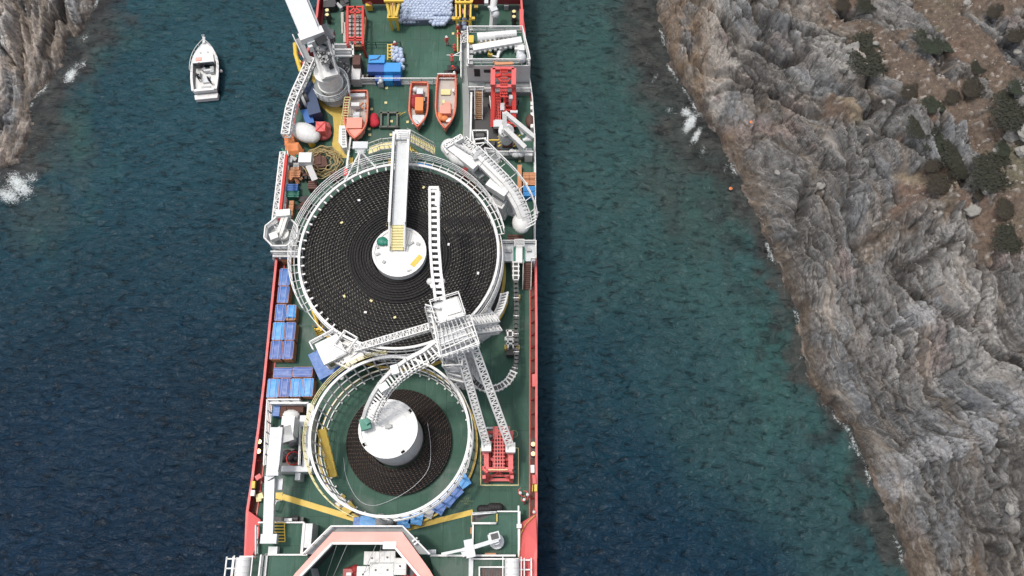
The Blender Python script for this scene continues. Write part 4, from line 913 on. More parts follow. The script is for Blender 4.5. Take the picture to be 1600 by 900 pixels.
# curved roller arm down to the small core
ar = thing('loading_boom', 'curved white roller arm bending down to the green tip over the small core', 'loading boom', at(575, 655, 9), 'roller arms of the loading tower')
cp = [(686, 540, 14.5), (665, 556, 14.5), (640, 569, 14.2), (618, 585, 13.4), (601, 603, 12.3), (589, 622, 11.0), (580, 641, 9.6), (576, 655, 8.4)]
pts = [at(*c) for c in cp]
b = MB()
for p, q in zip(pts, pts[1:]):
    d = (q-p).normalized(); x = Vector((-d.y, d.x, 0)).normalized()*.5
    b.bar(p+x, q+x, .10, .35); b.bar(p-x, q-x, .34, .55); b.bar(p+x*1.7+Vector((0, 0, -.4)), q+x*1.7+Vector((0, 0, -.4)), .08); b.bar(p+x*1.7+Vector((0, 0, .5)), q+x*1.7+Vector((0, 0, .5)), .06)
b.build('side_frame', WHITE, ar)
b = MB()
for k in range(26):
    p = pl_at(pts, (k+.5)/26); q = pl_at(pts, min(1, (k+.7)/26)); d = (q-p).normalized(); x = Vector((-d.y, d.x, 0)).normalized()
    b.bar(p-x*.5, p+x*.85, .16, .2); b.bar(p+x*.85+Vector((0, 0, -.4)), p+x*.85+Vector((0, 0, .5)), .06)
b.build('cross_member', WHITE, ar)
b = MB(); b.box(at(600, 606, 13), (.9, .7, .8), .6); b.box(at(617, 578, 14), (.7, .9, .5), .3); b.build('drive_box', WHITE, ar)
b = MB(); b.box(at(571, 663, 8.1), (1.0, 1.1, .6), .3); b.box(at(574, 659, 8.3), (.5, .6, .8), .7); b.build('cable_guide', GREENP, ar)
# truss boom from the tower to the control cabin
t_ = thing('truss_boom', 'white truss boom from the loading tower to the cabin left of it', 'boom', at(595, 528, 10), 'truss booms of the loading tower')
b = MB(); b.truss(at(556, 545, 9.4), at(672, 511, 12.5), .62, .62, 24, .055, .035); b.build('truss', WHITE, t_)
t_ = thing('truss_boom', 'left one of the two white truss booms running down to the red machine', 'boom', at(720, 560, 14), 'truss booms of the loading tower')
b = MB(); b.truss(at(718, 548, 13.5), at(760, 694, 4.2), .68, .68, 28, .07, .04); b.build('truss', WHITE, t_); MB().box(at(760, 698, 4.0), (1.0, 1.0, .9)).build('foot_bracket', WHITE, t_)
t_ = thing('truss_boom', 'right one of the two white truss booms running down to the red machine', 'boom', at(735, 530, 14), 'truss booms of the loading tower')
b = MB(); b.truss(at(735, 527, 14), at(797, 697, 4.2), .68, .68, 30, .07, .04); b.build('truss', WHITE, t_); MB().box(at(797.5, 700, 4.0), (1.0, 1.0, .9)).build('foot_bracket', WHITE, t_)
# right hand gantry off the tower
t_ = thing('service_gantry', 'white lattice gantry reaching right from the tower to the edge of the big carousel', 'gantry', ground_of(750, 505, 7.5))
b = MB(); b.truss(at(728, 506, 13), at(772, 500, 8), 1.1, .8, 10, .07, .05); b.truss(at(735, 520, 12.2), at(779, 515, 8), .6, .6, 8, .08, .05); b.bar(at(760, 498, 9), at(779, 515, 8), .3); b.build('truss', WHITE, t_)
b = MB(); p = at(752, 524, 7.2); b.box(p, (1.5, 1.3, .15), R(35)); b.rail([p+Vector((x, y, 0)) for x, y in ((-.9, -.2), (0, .8), (.9, .2), (.1, -.8))], 1, .05, 2, 1, 0, True); b.build('landing', GREY, t_)
t_ = thing('chute_machine', 'white chute machine on a yellow ledge at the right rim of the big carousel', 'machine', ground_of(781, 476, 2))
pts = [at(788, 460, 3.0), at(785, 473, 3.1), at(780, 486, 3.2), at(774, 495, 3.3)]
b = MB()
for p, q in zip(pts, pts[1:]): b.bar(p+Vector((.35, 0, 0)), q+Vector((.35, 0, 0)), .2, .7); b.bar(p-Vector((.35, 0, 0)), q-Vector((.35, 0, 0)), .2, .7)
for k in range(9): p = pl_at(pts, k/8); b.box(p+Vector((0, 0, .2)), (1.0, .18, .3), .3)
b.build('roller_frame', WHITE, t_)
b = MB(); b.tube(at(764, 487, 4.5), at(775, 498, 4), .35, .3, 10); b.ball(at(775, 497, 4.2), .45); b.ball(at(762, 485, 4.6), .42); b.build('drive_arm', WHITE, t_)
b = MB(); b.path([at(792, 462, .8), at(791, 474, .8), at(785, 489, .8), at(777, 502, .8)], .22, 6); b.build('ledge', YELLOW, t_)
# control cabin on its blue base
t_ = thing('control_cabin', 'white roofed control cabin with a grey panel on blue base left of the tower', 'cabin', ground_of(518, 546, 4))
p = at(517, 546, 6.5); rz = R(28)
def loc(p, a, c, z=0, r=rz): return p+Vector((a*math.cos(r)-c*math.sin(r), a*math.sin(r)+c*math.cos(r), z))
b = MB(); b.box(loc(p, 0, 0, -1.3), (2.3, 2.3, 2.6), rz); b.box(loc(p, 0, 0, .05), (2.55, 2.5, .2), rz); b.build('cabin_body', WHITE, t_)
MB().box(loc(p, .65, -.65, .2), (1.05, 1.05, .12), rz).build('roof_panel', LGREY, t_)
b = MB(); b.box(loc(p, 0, -1.18, -1.2), (1.8, .06, .9), rz); b.box(loc(p, 1.18, 0, -1.2), (.06, 1.7, .9), rz); b.build('window', GLASS, t_)
g0 = Vector((p.x-1.1, p.y+.3, 0))
b = MB(); b.box(loc(g0, -.1, -.3, 1.2), (3.7, 3.2, 2.4), rz, 0); b.build('base_container', BLUE, t_)
b = MB(); b.rail([loc(p, a, c, -.6) for a, c in ((-1.6, .7), (-1.6, 1.6), (1.2, 1.7), (1.4, 1.2))], 1.2, .05, 3, 1.2)
q = at(549, 549, 6); b.box(q, (2.0, 2.6, .2), rz); b.truss(at(533, 562, 5.5), at(563, 538, 6), 1.2, .8, 5, .08, .06); b.truss(at(525, 560, 5.5), at(552, 572, 5.5), .9, .6, 6, .08, .06)
b.ball(at(515, 572, 4), .35, 8, 6); b.ball(at(534, 590, 4), .3, 8, 6); b.bar(at(515, 572, 4), at(540, 540, 6.5), .14); b.build('access_platform', WHITE, t_)
p = at(541, 533, 6.8); b = MB(); b.rail([p+Vector((x, y, -.8)) for x, y in ((-1.2, -.4), (-.2, 1.1), (1.2, .3), (.2, -1.2))], 1.1, .05, 3, .8, 0, True); b.box(p-Vector((0, 0, .85)), (1.8, 1.5, .1), rz, 1); b.build('balcony', [WHITE, GRATE], t_)
# yellow steps by the big carousel's lower left
t_ = thing('yellow_steps', 'small yellow steps and rail at the lower left foot of the big carousel', 'steps', ground_of(499, 518, 1))
b = MB(); b.stairs(at(505, 527, .1), at(498, 512, 1.8), .9, 5, 0, 0); b.path([at(486, 478, 1.4), at(490, 490, 1.6), at(497, 508, 1.7), at(503, 517, 1.6)], .16, 6); b.build('flight', YELLOW, t_)
b = MB(); b.box(at(502, 508, .5), (1.3, .8, 1)); b.box(at(508, 516, .5), (.9, 1.0, .9), .4); b.build('motor_box', DARK, t_)

# ---- chain-like cable roller track on the starboard side
t_ = thing('roller_track', 'long chain-like white and black roller track curving along the right side deck to tower', 'roller track', at(808, 540, 2))
pts = [at(x, y, z) for x, y, z in ((806, 410, 3), (806, 440, 2.8), (807, 480, 2.6), (806, 520, 2.6), (807, 558, 2.8), (806, 570, 3.2), (802, 583, 3.6), (794, 596, 4.2), (781, 605, 4.8), (766, 609, 5.5), (752, 605, 6.3), (741, 596, 7.2), (733, 584, 8.4))]
n = 40
for k in range(n):
    p = pl_at(pts, k/n); q = pl_at(pts, (k+.82)/n); d = (q-p).normalized(); x = Vector((-d.y, d.x, 0)).normalized()
    b = MB(); s_ = k/n > .62
    if s_ or k < 4:
        for s in (-.3, .3): b.bar(p+x*s, q+x*s, .12, .3, 0)
        b.bar(p-x*.42, p+x*.42, .16, .3, 0); b.bar((p+q)/2-x*.25+Vector((0, 0, -.1)), (p+q)/2+x*.25+Vector((0, 0, -.1)), .4, .3, 1)
    else:
        for s in (-.2, .2): b.bar(p+x*s, q+x*s, .12, .3, 1)
        b.bar((p+q)/2-x*.18, (p+q)/2+x*.18, .3, .3, 1)
        if k % 4 == 0: b.bar(p-x*.3, p+x*.3, .1, .3, 0)
    b.build('track_link', [WHITE_DIRTY, DARK], t_)
b = MB()
for x, y in ((806, 430), (807, 470), (806, 520), (806, 556)): p = at(x, y, 0); b.bar(p, (p.x, p.y, 2.4), .2)
b.build('support_post', DARK, t_)
b = MB()
for x, y in ((810, 466), (791, 544), (809, 544)): b.box(at(x, y, .5), (.4, .5, 1.0))
b.build('yellow_foot', YELLOW, t_)
t_ = thing('cable_tensioner', 'small white framed tensioner beside the black roller track on right deck', 'machine', ground_of(797, 532, 1))
b = MB()
for y in (518, 528, 538): b.box(at(797, y, 1.8), (.9, .2, .7))
for s in (-1, 1): b.bar(at(797+4*s, 517, 1.8), at(798+4*s, 545, 1.8), .18, .7)
b.box(at(797, 530, 1.9), (1.2, .4, .5)); b.build('frame', WHITE, t_)
b = MB(); b.box(at(797, 552, .8), (.8, .7, 1.2)); b.box(at(797, 523, 1.5), (.4, .5, .5)); b.box(at(797, 534, 1.5), (.4, .5, .5)); b.build('motor', DARK, t_)

# ---- red winch machine at the lower right
t_ = thing('red_winch_frame', 'red steel winch machine with grid top inside a yellow deck box, lower right', 'winch', ground_of(781, 725, 2))
zr = 3.0
def fpx(x, y, z): return at(x, y, z)
b = MB(); 
for x in (760, 798): b.bar(fpx(x, 675, zr), fpx(x, 734, zr), .5, .55); b.bar(fpx(x+.6, 736, zr), fpx(x+.6, 752, .4), .4, .4)
b.bar(fpx(758, 734, zr), fpx(800, 734, zr), .45, .5); 
for x in (757, 800): 
    for y in (680, 712, 748): p = ground_of(x, y, 1.2); b.bar(p, p+Vector((0, 0, 2.8)), .35)
b.bar(fpx(757, 750, .5), fpx(801, 750, .5), .3, .6); b.bar(fpx(757, 743, 1.5), fpx(801, 743, 1.5), .2); b.bar(fpx(757, 752, .4), fpx(779, 738, 2.2), .16); b.bar(fpx(801, 752, .4), fpx(779, 738, 2.2), .16)
b.build('main_frame', SALMON, t_)
b = MB()
for i in range(4): b.bar(fpx(773+4.2*i, 668, 3.4), fpx(773+4.2*i, 737, 3.4), .11)
for i in range(12): b.bar(fpx(770, 674+5.6*i, 3.4), fpx(789, 674+5.6*i, 3.4), .09)
b.build('grid_cover', [SALMON], t_)
b = MB()
rbox(b, 770, 672, 789, 732, 0.6, 2.6); 
for x in (765, 793): rbox(b, x-2.5, 690, x+2.5, 728, .5, 1.9)
for y in (676, 690, 704, 718): b.bar(fpx(758, y, 2.2), fpx(800, y, 2.2), .3, .4)
b.build('track_body', RED, t_)
b = MB()
for i in range(10): b.bar(fpx(771.5, 676+5.7*i, 2.8), fpx(788, 676+5.7*i, 2.8), .12, .25)
for y in (716, 723, 731, 740):
    for s, x in ((-1, 756), (1, 802)): MB().box(ground_of(x, y, .3)+Vector((0, 0, .3)), (.35, .3, .4)).build('foot_pad', DARK, t_)
b.build('track_pad', DARK, t_)
b = MB(); rbox(b, 760, 667, 770, 670, 2, 2.5); rbox(b, 759, 679, 768, 683, 2, 2.6); b.build('control_box', LGREY, t_)
b = MB()
for x in (771, 775, 792, 796): b.bar(at(x, 667, 3.5), at(x, 684, 3.5), .1)
for y in (667, 672, 677): b.bar(at(770, y, 3.5), at(797, y, 3.5), .08)
b.path([at(756+0, 729, 3.4), at(755, 733, 3.4), at(762, 738, 3.4)], .2, 6); b.bar(at(763, 734, 3.6), at(793, 734, 3.6), .1, None, 1); b.build('handrail', [SALMON, PALEY], t_)

# ---- big white crane at the upper left
cr = thing('deck_crane', 'huge white and grey pedestal crane whose thick boom leaves the photo top left', 'crane', ground_of(525, 150, 0), 'cranes on the ship')
Gc = at(524, 150, 0)
b = MB(); b.cyl((Gc.x, Gc.y), 1.38, 0, 2.7, 36, 0); b.cyl((Gc.x, Gc.y), 1.7, 0, .4, 36, 0); b.build('pedestal', WHITE_DIRTY, cr)
b = MB(); b.ring((Gc.x, Gc.y), 1.5, 2.3, 2.0, 2.12, 36, 0); b.build('ring_platform', GRATE, cr)
b = MB(); pr = [Vector((Gc.x+2.25*math.cos(a), Gc.y+2.25*math.sin(a), 2.12)) for a in np.linspace(R(-150), R(100), 14)]; b.rail(pr, 1.1, .04, 3, 1.4); b.build('ring_railing', LGREY, cr)
b = MB(); b.cyl((Gc.x, Gc.y), 1.45, 2.7, 5.2, 36, 0); b.ring((Gc.x, Gc.y), 1.4, 1.58, 2.6, 2.95, 36, 0); b.ring((Gc.x, Gc.y), 1.4, 1.54, 4.9, 5.22, 36, 0); b.build('slew_housing', WHITE_DIRTY, cr)
b = MB(); b.bar(at(516, 121, 5.4), at(500, 64, 8.0), 2.2, 1.5); b.box(at(516, 112, 6.4), (1.7, 1.5, .35), R(17), 1)
for s in (-1, 1): b.bar(at(514+12*s, 112, 6.1), at(497+14*s, 58, 8.9), .16, 1.1, 1)
b.build('machinery_house', [WHITE_DIRTY, WHITE], cr)
b = MB()
for k, (px, py, s) in enumerate(((503, 82, .9), (509, 92, .7), (506, 74, .6), (511, 98, .6), (500, 90, .5), (496, 72, .6), (513, 86, .5), (505, 96, .6), (498, 80, .5))):
    b.box(at(px, py, 8.0), (s, s*.8, .7), .5*k, (0, 0, 1)[k % 3]); b.path([at(px, py, 8.5), at(px+3, py+4, 8.8), at(px+6, py+1, 8.4)], .06, 5, 1)
b.tube(at(494, 74, 8.4), at(509, 78, 8.4), .4, None, 12); b.path([at(497, 87, 8.8), at(502, 79, 9.0), at(510, 80, 9.0), at(513, 90, 8.8)], .06, 5, 1); b.build('engine', [GREY, DARK], cr)
B0, B1 = at(485, 55, 9.6), at(437, -60, 14.5); dd = (B1-B0).normalized(); sx = dd.cross(Vector((0, 0, 1))).normalized()
b = MB(); b.bar(B0, B1, 2.25, 1.8); b.build('boom', BOOMW, cr)
b = MB()
for s in (-.75, -.2, .45): b.bar(B0+sx*s+Vector((0, 0, .98)), B1+sx*s+Vector((0, 0, .98)), .06, .1)
b.bar(B0+sx*1.3+Vector((0, 0, .4)), B1+sx*1.3+Vector((0, 0, .4)), .2, .25)
for k in range(14): p = B0+(B1-B0)*(k/13); b.bar(p+sx*1.0+Vector((0, 0, .6)), p+sx*1.4+Vector((0, 0, .4)), .07); b.bar(p-sx*1.0+Vector((0, 0, .93)), p+sx*1.0+Vector((0, 0, .93)), .05, .05)
b.build('boom_rib', LGREY, cr)
b = MB(); b.box(at(487, 55, 9.9), (2.9, 1.0, .9), R(25)); b.box(at(481, 64, 9.0), (.5, 2.6, .9), R(25)); b.build('boom_hinge', WHITE, cr)
b = MB(); b.bar(at(499, 58, 9.9), at(504.5, 67, 9.4), 1.25, .8); b.bar(at(513, 104, 6.9), at(519, 101, 6.9), .8, .4); b.build('winch_drum', DARK, cr)
MB().box(at(486, 66, 9.2), (.9, .9, 1.0), R(25)).build('hydraulic_unit', LGREY, cr)
b = MB(); a0, a1 = at(466, 60, 8.6), at(483, 96, 7.2); b.bar(a0, a1, .7, .1, 0); b.rail([a0+Vector((-.4, -.2, 0)), a1+Vector((-.4, -.2, 0))], 1, .045, 2, 1.3, 1); b.build('side_walkway', [GREY, WHITE], cr)
b = MB(); b.bar(at(505, 42, 6.5), at(519, 64, 6), .95, 1.2); b.box(at(518, 57, 6.2), (.6, 1.4, 1.0), R(-5)); b.build('operator_cab', paint('slate_panel', (.07, .08, .09), .4), cr)
b = MB()
rnd = random.Random(4)
for k in range(26):
    x, y = rnd.uniform(524, 544), rnd.uniform(88, 126); b.bar(at(x, y, rnd.uniform(1.5, 3)), at(x+rnd.uniform(-6, 6), y+rnd.uniform(-6, 6), rnd.uniform(1.5, 3)), .12, None, rnd.randint(0, 1))
b.bar(at(536, 92, 2), at(539, 124, 2), 1.6, .12, 0); b.build('ladder_cage', [DARK, GREY], cr)
b = MB(); b.rail([at(548, 152, 2.2), at(546, 134, 2.2), at(540, 124, 2.2)], 1.1, .05, 3, .9); b.build('side_ladder', WHITE, cr)
t_ = thing('long_ladder', 'yellow and white ladder leaning between the big crane pedestal and the service rail', 'ladder', ground_of(538, 190, 0))
b = MB(); l0, l1 = at(536, 205, .2), at(543, 152, 3.6)
for s in (-.35, .35): b.bar(l0+Vector((s, 0, 0)), l1+Vector((s, 0, 0)), .1)
for k in range(14): p = l0+(l1-l0)*(k/13); b.bar(p-Vector((.35, 0, 0)), p+Vector((.35, 0, 0)), .09)
b.build('ladder_rails', PALEY, t_)
t_ = thing('stair_housing', 'narrow weathered white stair housing at the left of the pale work boat', 'housing', ground_of(536, 212, 0))
b = MB(); p = [at(530, 196, 1.6), at(540, 196, 1.6), at(542, 230, 1.6), at(535, 231, 1.6), at(529, 222, 1.6)]; b.prism([(q.x, q.y) for q in p], 0, 1.6); b.build('housing_body', WHITE_DIRTY, t_)
b = MB()
for k in range(7): rbox(b, 534, 200+4*k, 539, 202+4*k, 1.6, 1.72)
b.build('louvre', GREY, t_)
# white rack behind the crane
t_ = thing('pipe_rack', 'white frame rack with grey drums below the red cage rack', 'rack', ground_of(537, 80, 0))
b = MB(); z = 2.0
for y in (70, 78, 88): b.bar(at(521, y, z), at(552, y, z), .25, .3)
for x in (521, 551): b.bar(at(x, 69, z), at(x+1, 89, z), .25, .3); p = ground_of(x, 88, z); b.bar(p, p+Vector((0, 0, 2)), .25)
b.build('rack_frame', WHITE_DIRTY, t_); b = MB(); b.tube(at(523, 74, 1.5), at(549, 74, 1.5), .42, None, 12); b.tube(at(523, 83, 1.5), at(549, 83, 1.5), .42, None, 12); b.build('drum', GREY, t_)

# ---- lattice boom lying along the left edge, with its octagonal base
t_ = thing('lattice_boom', 'long white lattice boom lying along the left edge beside the orange covered heap', 'boom', at(460, 170, 2.5))
pts = [at(487, 92, 3.6), at(474, 122, 3.4), at(462, 148, 3.2), at(454, 170, 3.1), at(450, 192, 3.0), at(447, 212, 3)]
b = MB()
for p, q, n in zip(pts, pts[1:], (4, 4, 3, 3, 3)): b.truss(p, q, .9, .8, n, .08, .05)
b.build('truss', WHITE, t_)
b = MB(); b.path([at(461, 68, 3.2), at(462, 85, 3.2), at(470, 112, 2.8)], .28, 6); b.bar(at(462, 88, 3), at(470, 98, 3), .25); b.build('yellow_bumper', YELLOW, t_)
b = MB(); b.bar(at(466, 100, 2.5), at(478, 101, 2.5), .5, .3); b.bar(at(469, 112, 2.5), at(476, 111, 2.5), .5, .3); b.bar(at(468, 82, 2.5), at(476, 88, 2.5), .4, .3); b.build('red_crosspiece', SALMON, t_)
cr2 = thing('knuckle_crane', 'small white crane with octagonal railed base and red boom, left ship edge', 'crane', ground_of(443, 367, 2), 'cranes on the ship')
c = at(443, 368, 3.0); b = MB(); oc = [Vector((c.x+2.0*math.cos(R(22.5+45*i)), c.y+1.9*math.sin(R(22.5+45*i)), 3.0)) for i in range(8)]
b.prism([(p.x, p.y) for p in oc], 2.85, 3.0, 1); b.rail(oc, 1.1, .055, 4, 1.0, 0, True); b.build('railed_platform', [WHITE, GRATE], cr2)
b = MB(); b.cyl((c.x, c.y), .75, 0, 3.6, 20); b.bar((c.x-.5, c.y-.4, 3.6), (c.x+.5, c.y+2.2, 4.8), .35, .5); b.bar((c.x-.1, c.y-.4, 3.6), (c.x+.9, c.y+2.2, 4.8), .35, .5); b.box((c.x+.3, c.y+1.9, 4.8), (1.6, .8, .7), .1); b.box((c.x-.7, c.y-.6, 4), (.9, .8, .8), .4)
for k in range(8): b.bar((c.x+rnd.uniform(-1.2, 1.2), c.y+rnd.uniform(-1.1, 1.0), 3.1), (c.x+rnd.uniform(-.8, .8), c.y+rnd.uniform(-.8, 1.5), 4.3), .1)
b.build('pedestal', WHITE_DIRTY, cr2)
b = MB(); b.bar(at(448, 243, 3.0), at(437, 344, 4.4), .32, .4); b.build('boom', RED, cr2)
b = MB(); b.truss(at(443, 240, 1.6), at(430, 352, 2.4), .6, .7, 16, .08, .05); b.build('boom_cradle', WHITE, cr2)
# ---- grey folding crane at the lower left
cr3 = thing('folding_crane', 'pale grey crane with long boom lying down the lower left side deck', 'crane', ground_of(452, 665, 2), 'cranes on the ship')
b = MB(); b.bar(at(434, 669, 5.2), at(427, 744, 5.2), 1.25, 1.0); b.build('boom', LGREY, cr3)
b = MB()
for s in (-6.5, -1.5, 3.5): b.bar(at(424+s, 744, 5.0), at(420+s+1, 838, 4.6), .36, .55)
b.box(at(421, 842, 4.5), (1.6, .9, .7)); b.box(at(437, 757, 4.2), (.7, 1.1, .5)); b.build('telescopic_arm', LGREY, cr3)
b = MB(); b.cyl((at(446, 680, 3).x, at(446, 680, 3).y), .85, 0, 4.2, 20); b.box(at(447, 680, 4.8), (1.6, 1.6, 1.1), .3); b.path([at(441, 664, 5.4), at(437, 678, 5.4), at(441, 690, 5), at(452, 692, 4.8)], .15, 6, 1); b.path([at(437, 726, 5.8), at(434, 742, 5.6), at(418, 752, 5.2)], .05, 5, 1); b.build('slew_column', [GREY, DARK], cr3)
b = MB(); b.box(at(453, 667, 4.4), (1.3, 1.9, 1.9)); b.build('cab', WHITE, cr3); MB().box(at(453, 676.5, 4.3), (1.1, .06, 1.2)).build('cab_window', GLASS, cr3)
# ---- lift house with open pit
t_ = thing('deck_pit', 'white walled rectangular pit with railings under the grey crane, left side', 'pit', ground_of(455, 680, 1))
b = MB(); z = 2.4
for q in ((476, 630, 487, 728), (430, 728, 487, 737), (421, 628, 482, 631)): rbox(b, *q, 0, z)
rbox(b, 461, 737, 469, 750, 0, 1.8); b.build('coaming', LGREY, t_)
b = MB(); rbox(b, 468, 649, 486, 666, 0, 2.7); b.build('access_hatch', LGREY, t_)
b = MB(); b.rail([at(422, 731, 0), at(424, 680, 0), at(427, 631, 0), at(476, 631, 0)], 2.3, .06, 4, 1.3); b.rail([at(472, 668, 2.4), at(470, 728, 2.4)], .9, .045, 3, 1.5); b.build('railing', WHITE, t_)
b = MB(); rbox(b, 439, 701, 476, 728, .01, .35, 0)
for k in range(9): b.ball(at(441+4*k, 716-4*(k % 3), .8), .5, 8, 6, (1, .8, .8), 0)
b.build('dark_gear', DARK, t_)
b = MB(); p = at(458, 716, 1.2); b.path([p+Vector((.7*math.cos(a), .7*math.sin(a), 0)) for a in np.linspace(0, 6.0, 18)], .07, 5); b.build('red_hose', RED, t_)
for nm, lab, q, mt in (('tarp_bale', 'blue covered bale at the upper left inside the white walled pit', (426, 634, 437, 650), BLUE), ('storage_box', 'brown ribbed box in the middle of the pit top end', (438, 630, 447, 652), BROWNST), ('storage_box', 'wide dark brown ribbed box at the pit top end, by the white sack', (448, 630, 474, 644), BROWNST)):
    c, (w_, l_) = rect(*q, 1.4); e = thing(nm, lab, 'box', (c.x, c.y, 0)); b = MB(); b.box((c.x, c.y, .7), (w_, l_, 1.4)); b.build('box_body', mt, e); b = MB()
    for k in range(4): b.box((c.x, c.y-l_/2+l_*(k+.5)/4, 1.42), (w_*.98, .06, .05))
    b.build('lid_rib', mt, e)
tag(MB().ball(at(455, 648, 1.2), .75, 10, 6, (1.3, .8, .7)).ball(at(459, 651, 1.1), .6, 10, 6).build('sack', WHITE), 'white sack lying in the pit beside the crane cab', 'sack')
# ---- white curved cable chute and its carriage, right of the big carousel
t_ = thing('cable_chute', 'large curved white cable chute with round hood, upper right of the big carousel', 'chute', ground_of(770, 290, 4))
cp = [(741, 236, 7.6), (757, 252, 7.4), (773, 268, 7.0), (789, 284, 6.6), (803, 302, 6.0), (813, 320, 5.4), (820, 338, 4.6), (823, 352, 3.8)]
pts = [at(*c) for c in cp]
b = MB()
for i, (p, q) in enumerate(zip(pts, pts[1:])):
    b.bar(p, q, .85, .8)
    d = (q-p).normalized(); x = Vector((-d.y, d.x, 0)).normalized(); b.bar(p-x*.6+Vector((0, 0, -.2)), q-x*.6+Vector((0, 0, -.2)), .45, .5); b.bar(p+x*.6+Vector((0, 0, .3)), q+x*.6+Vector((0, 0, .3)), .12, .5)
b.ball(pts[-1]+Vector((-.6, .3, 0)), 1.1, 14, 8, (1, 1.2, .8)); b.build('chute_beam', WHITE, t_)
b = MB()
for k in range(22):
    p = pl_at(pts, (k+.5)/22); q = pl_at(pts, min(1, (k+.7)/22)); d = (q-p).normalized(); x = Vector((-d.y, d.x, 0)).normalized()
    b.bar(p+x*.05+Vector((0, 0, .47)), p+x*.62+Vector((0, 0, .47)), .25, .12)
b.build('roller', GREY, t_)
b = MB(); rp = [p+Vector((1.2, .9, .2)) for p in pts]; b.rail(rp, 1.0, .05, 2, 1.2); 
for p, q in zip(rp, pts): b.bar(p, q, .07)
for k in range(4): p = at(826-4*k*.5, 340+6*k, 4.2); b.bar(p, p+Vector((1.2, .6, .3)), .1)
b.build('side_railing', WHITE, t_)
h = at(716, 232, 7.0); 
b = MB()
for i, (x, y, r) in enumerate(((703, 230, 1.15), (710, 236, 1.3), (718, 242, 1.4), (727, 246, 1.3), (736, 247, 1.1))): b.ball(at(x, y, 6.4), r*.86, 14, 8, (1.1, 1.1, .75))
b.bar(at(697, 224, 6.8), at(724, 222, 6.9), .12); b.bar(at(700, 226, 7.0), at(745, 262, 7.0), 1.2, .9); b.build('hood', WHITE, t_)
b = MB(); b.truss(at(696, 230, 7.3), at(722, 215, 7.3), .5, .6, 5, .08, .06); b.bar(at(694, 231, 7), at(700, 240, 7), .3); b.build('hood_frame', WHITE, t_)
b = MB()
for k in range(7): p = at(712+5*k, 226+3.2*k, 7.7); b.box(p, (.5, .16, .3), R(-40))
b.box(at(748, 240, 7.8), (.9, .5, .4), .6); b.box(at(743, 247, 7.8), (.5, .4, .3), .3); b.build('clamp', GREY, t_)
b = MB(); b.truss(at(724, 220, 6.5), at(752, 246, 6.5), .9, .8, 8, .06, .05); b.truss(at(737, 262, 5), at(752, 274, 5), 1.2, .8, 3, .07, .05); b.box(at(750, 270, 5.6), (1.0, 1.2, .1), .6, 1)
pz = [at(x, y, 5.5) for x, y in ((757, 238), (774, 240), (782, 253), (768, 262))]; b.prism([(p.x, p.y) for p in pz], 5.3, 5.45, 1); b.rail(pz, 1.0, .05, 3, .9, 0, True); b.build('working_platform', [WHITE, GRATE], t_)
b = MB(); b.bar(at(790, 300, 5.5), at(800, 330, 1.5), .35); b.bar(at(797, 300, 5.5), at(796, 332, 1.2), .35); b.box(at(781, 291, 5.9), (2.6, 2.0, 1.2), R(-35)); b.box(at(773, 288, 5.6), (1.3, 1.4, 1.2), R(-35)); b.build('carriage', WHITE, t_)
b = MB(); c = at(779, 312, 4.2); b.box(c-Vector((0, 0, .9)), (1.9, 1.7, 1.9), R(-30), 0); b.box(c+Vector((0, 0, .1)), (1.4, 1.2, .12), R(-30), 1); b.build('carriage_cab', [WHITE, GREY], t_)
b = MB()
for x, y in ((783, 335), (801, 332)): p = at(x, y, 1.0); b.tube(p+Vector((-.6, 0.3, 0)), p+Vector((.6, -.3, 0)), .5, None, 14)
b.bar(at(777, 322, 2.4), at(784, 334, 1.4), .2); b.bar(at(770, 317, 3), at(764, 329, 0), .14); b.bar(at(790, 322, 2.6), at(788, 338, .5), .25); b.build('float_wheel', WHITE, t_)
b = MB(); b.truss(ground_of(710, 240, 6.4)+Vector((0, 0, .1)), at(714, 240, 6), .8, .8, 4, .09, .06); b.truss(ground_of(752, 256, 6.4)+Vector((0, 0, .1)), at(756, 256, 6.4), .8, .8, 4, .09, .06); b.build('support_leg', WHITE, t_)
t_ = thing('steel_stair', 'dark brown tread stair with a pale rail under the white cable chute', 'stairs', ground_of(737, 285, 1), 'stairs on the ship')
b = MB(); b.stairs(at(738, 268, 3.2), at(741, 300, .1), .95, 12, 0, 1); b.build('flight', [PALEY, WOOD], t_)

# ---- aft right deckhouse, red tensioner tower, open winch deck
hs = thing('winch_house', 'white flat-topped deckhouse with railed green roof full of gear, top right of ship', 'deckhouse', ground_of(778, 120, 4))
ZH = 4.2
pz = [at(x, y, ZH) for x, y in ((729, 103), (828, 103), (829, 99), (818, 50), (731, 50))]; poly = [(p.x, p.y) for p in pz]
b = MB(); b.prism(poly, 0, ZH, 0); b.build('house_wall', WHITE, hs)
b = MB(); b.prism([(p[0]*1, p[1]) for p in [(q.x, q.y) for q in [at(x, y, ZH) for x, y in ((731, 101.5), (826, 101.5), (816, 51), (733, 51))]]], ZH+.004, ZH+.03); b.build('roof_deck', DECK, hs)
b = MB(); p = at(745, 114, 2.7); yf = at(740, 103, ZH).y-.03
def onwall(b, x0, y0, x1, y1, m=0):
    # a panel on the south wall: heights from the sight lines
    def zof(px, py):
        lo, hi = 0, ZH
        for _ in range(30):
            mid = (lo+hi)/2
            if at(px, py, mid).y < yf: hi = mid
            else: lo = mid
        return lo
    za, zb = zof(x0, y1), zof(x0, y0); a = at(x0, (y0+y1)/2, (za+zb)/2).x; c_ = at(x1, (y0+y1)/2, (za+zb)/2).x
    b.box(((a+c_)/2, yf-.02, (za+zb)/2), (c_-a, .08, zb-za), 0, m)
onwall(b, 741, 108, 750, 119); onwall(b, 756, 109, 767, 113); b.build('door_opening', RUBBER, hs)
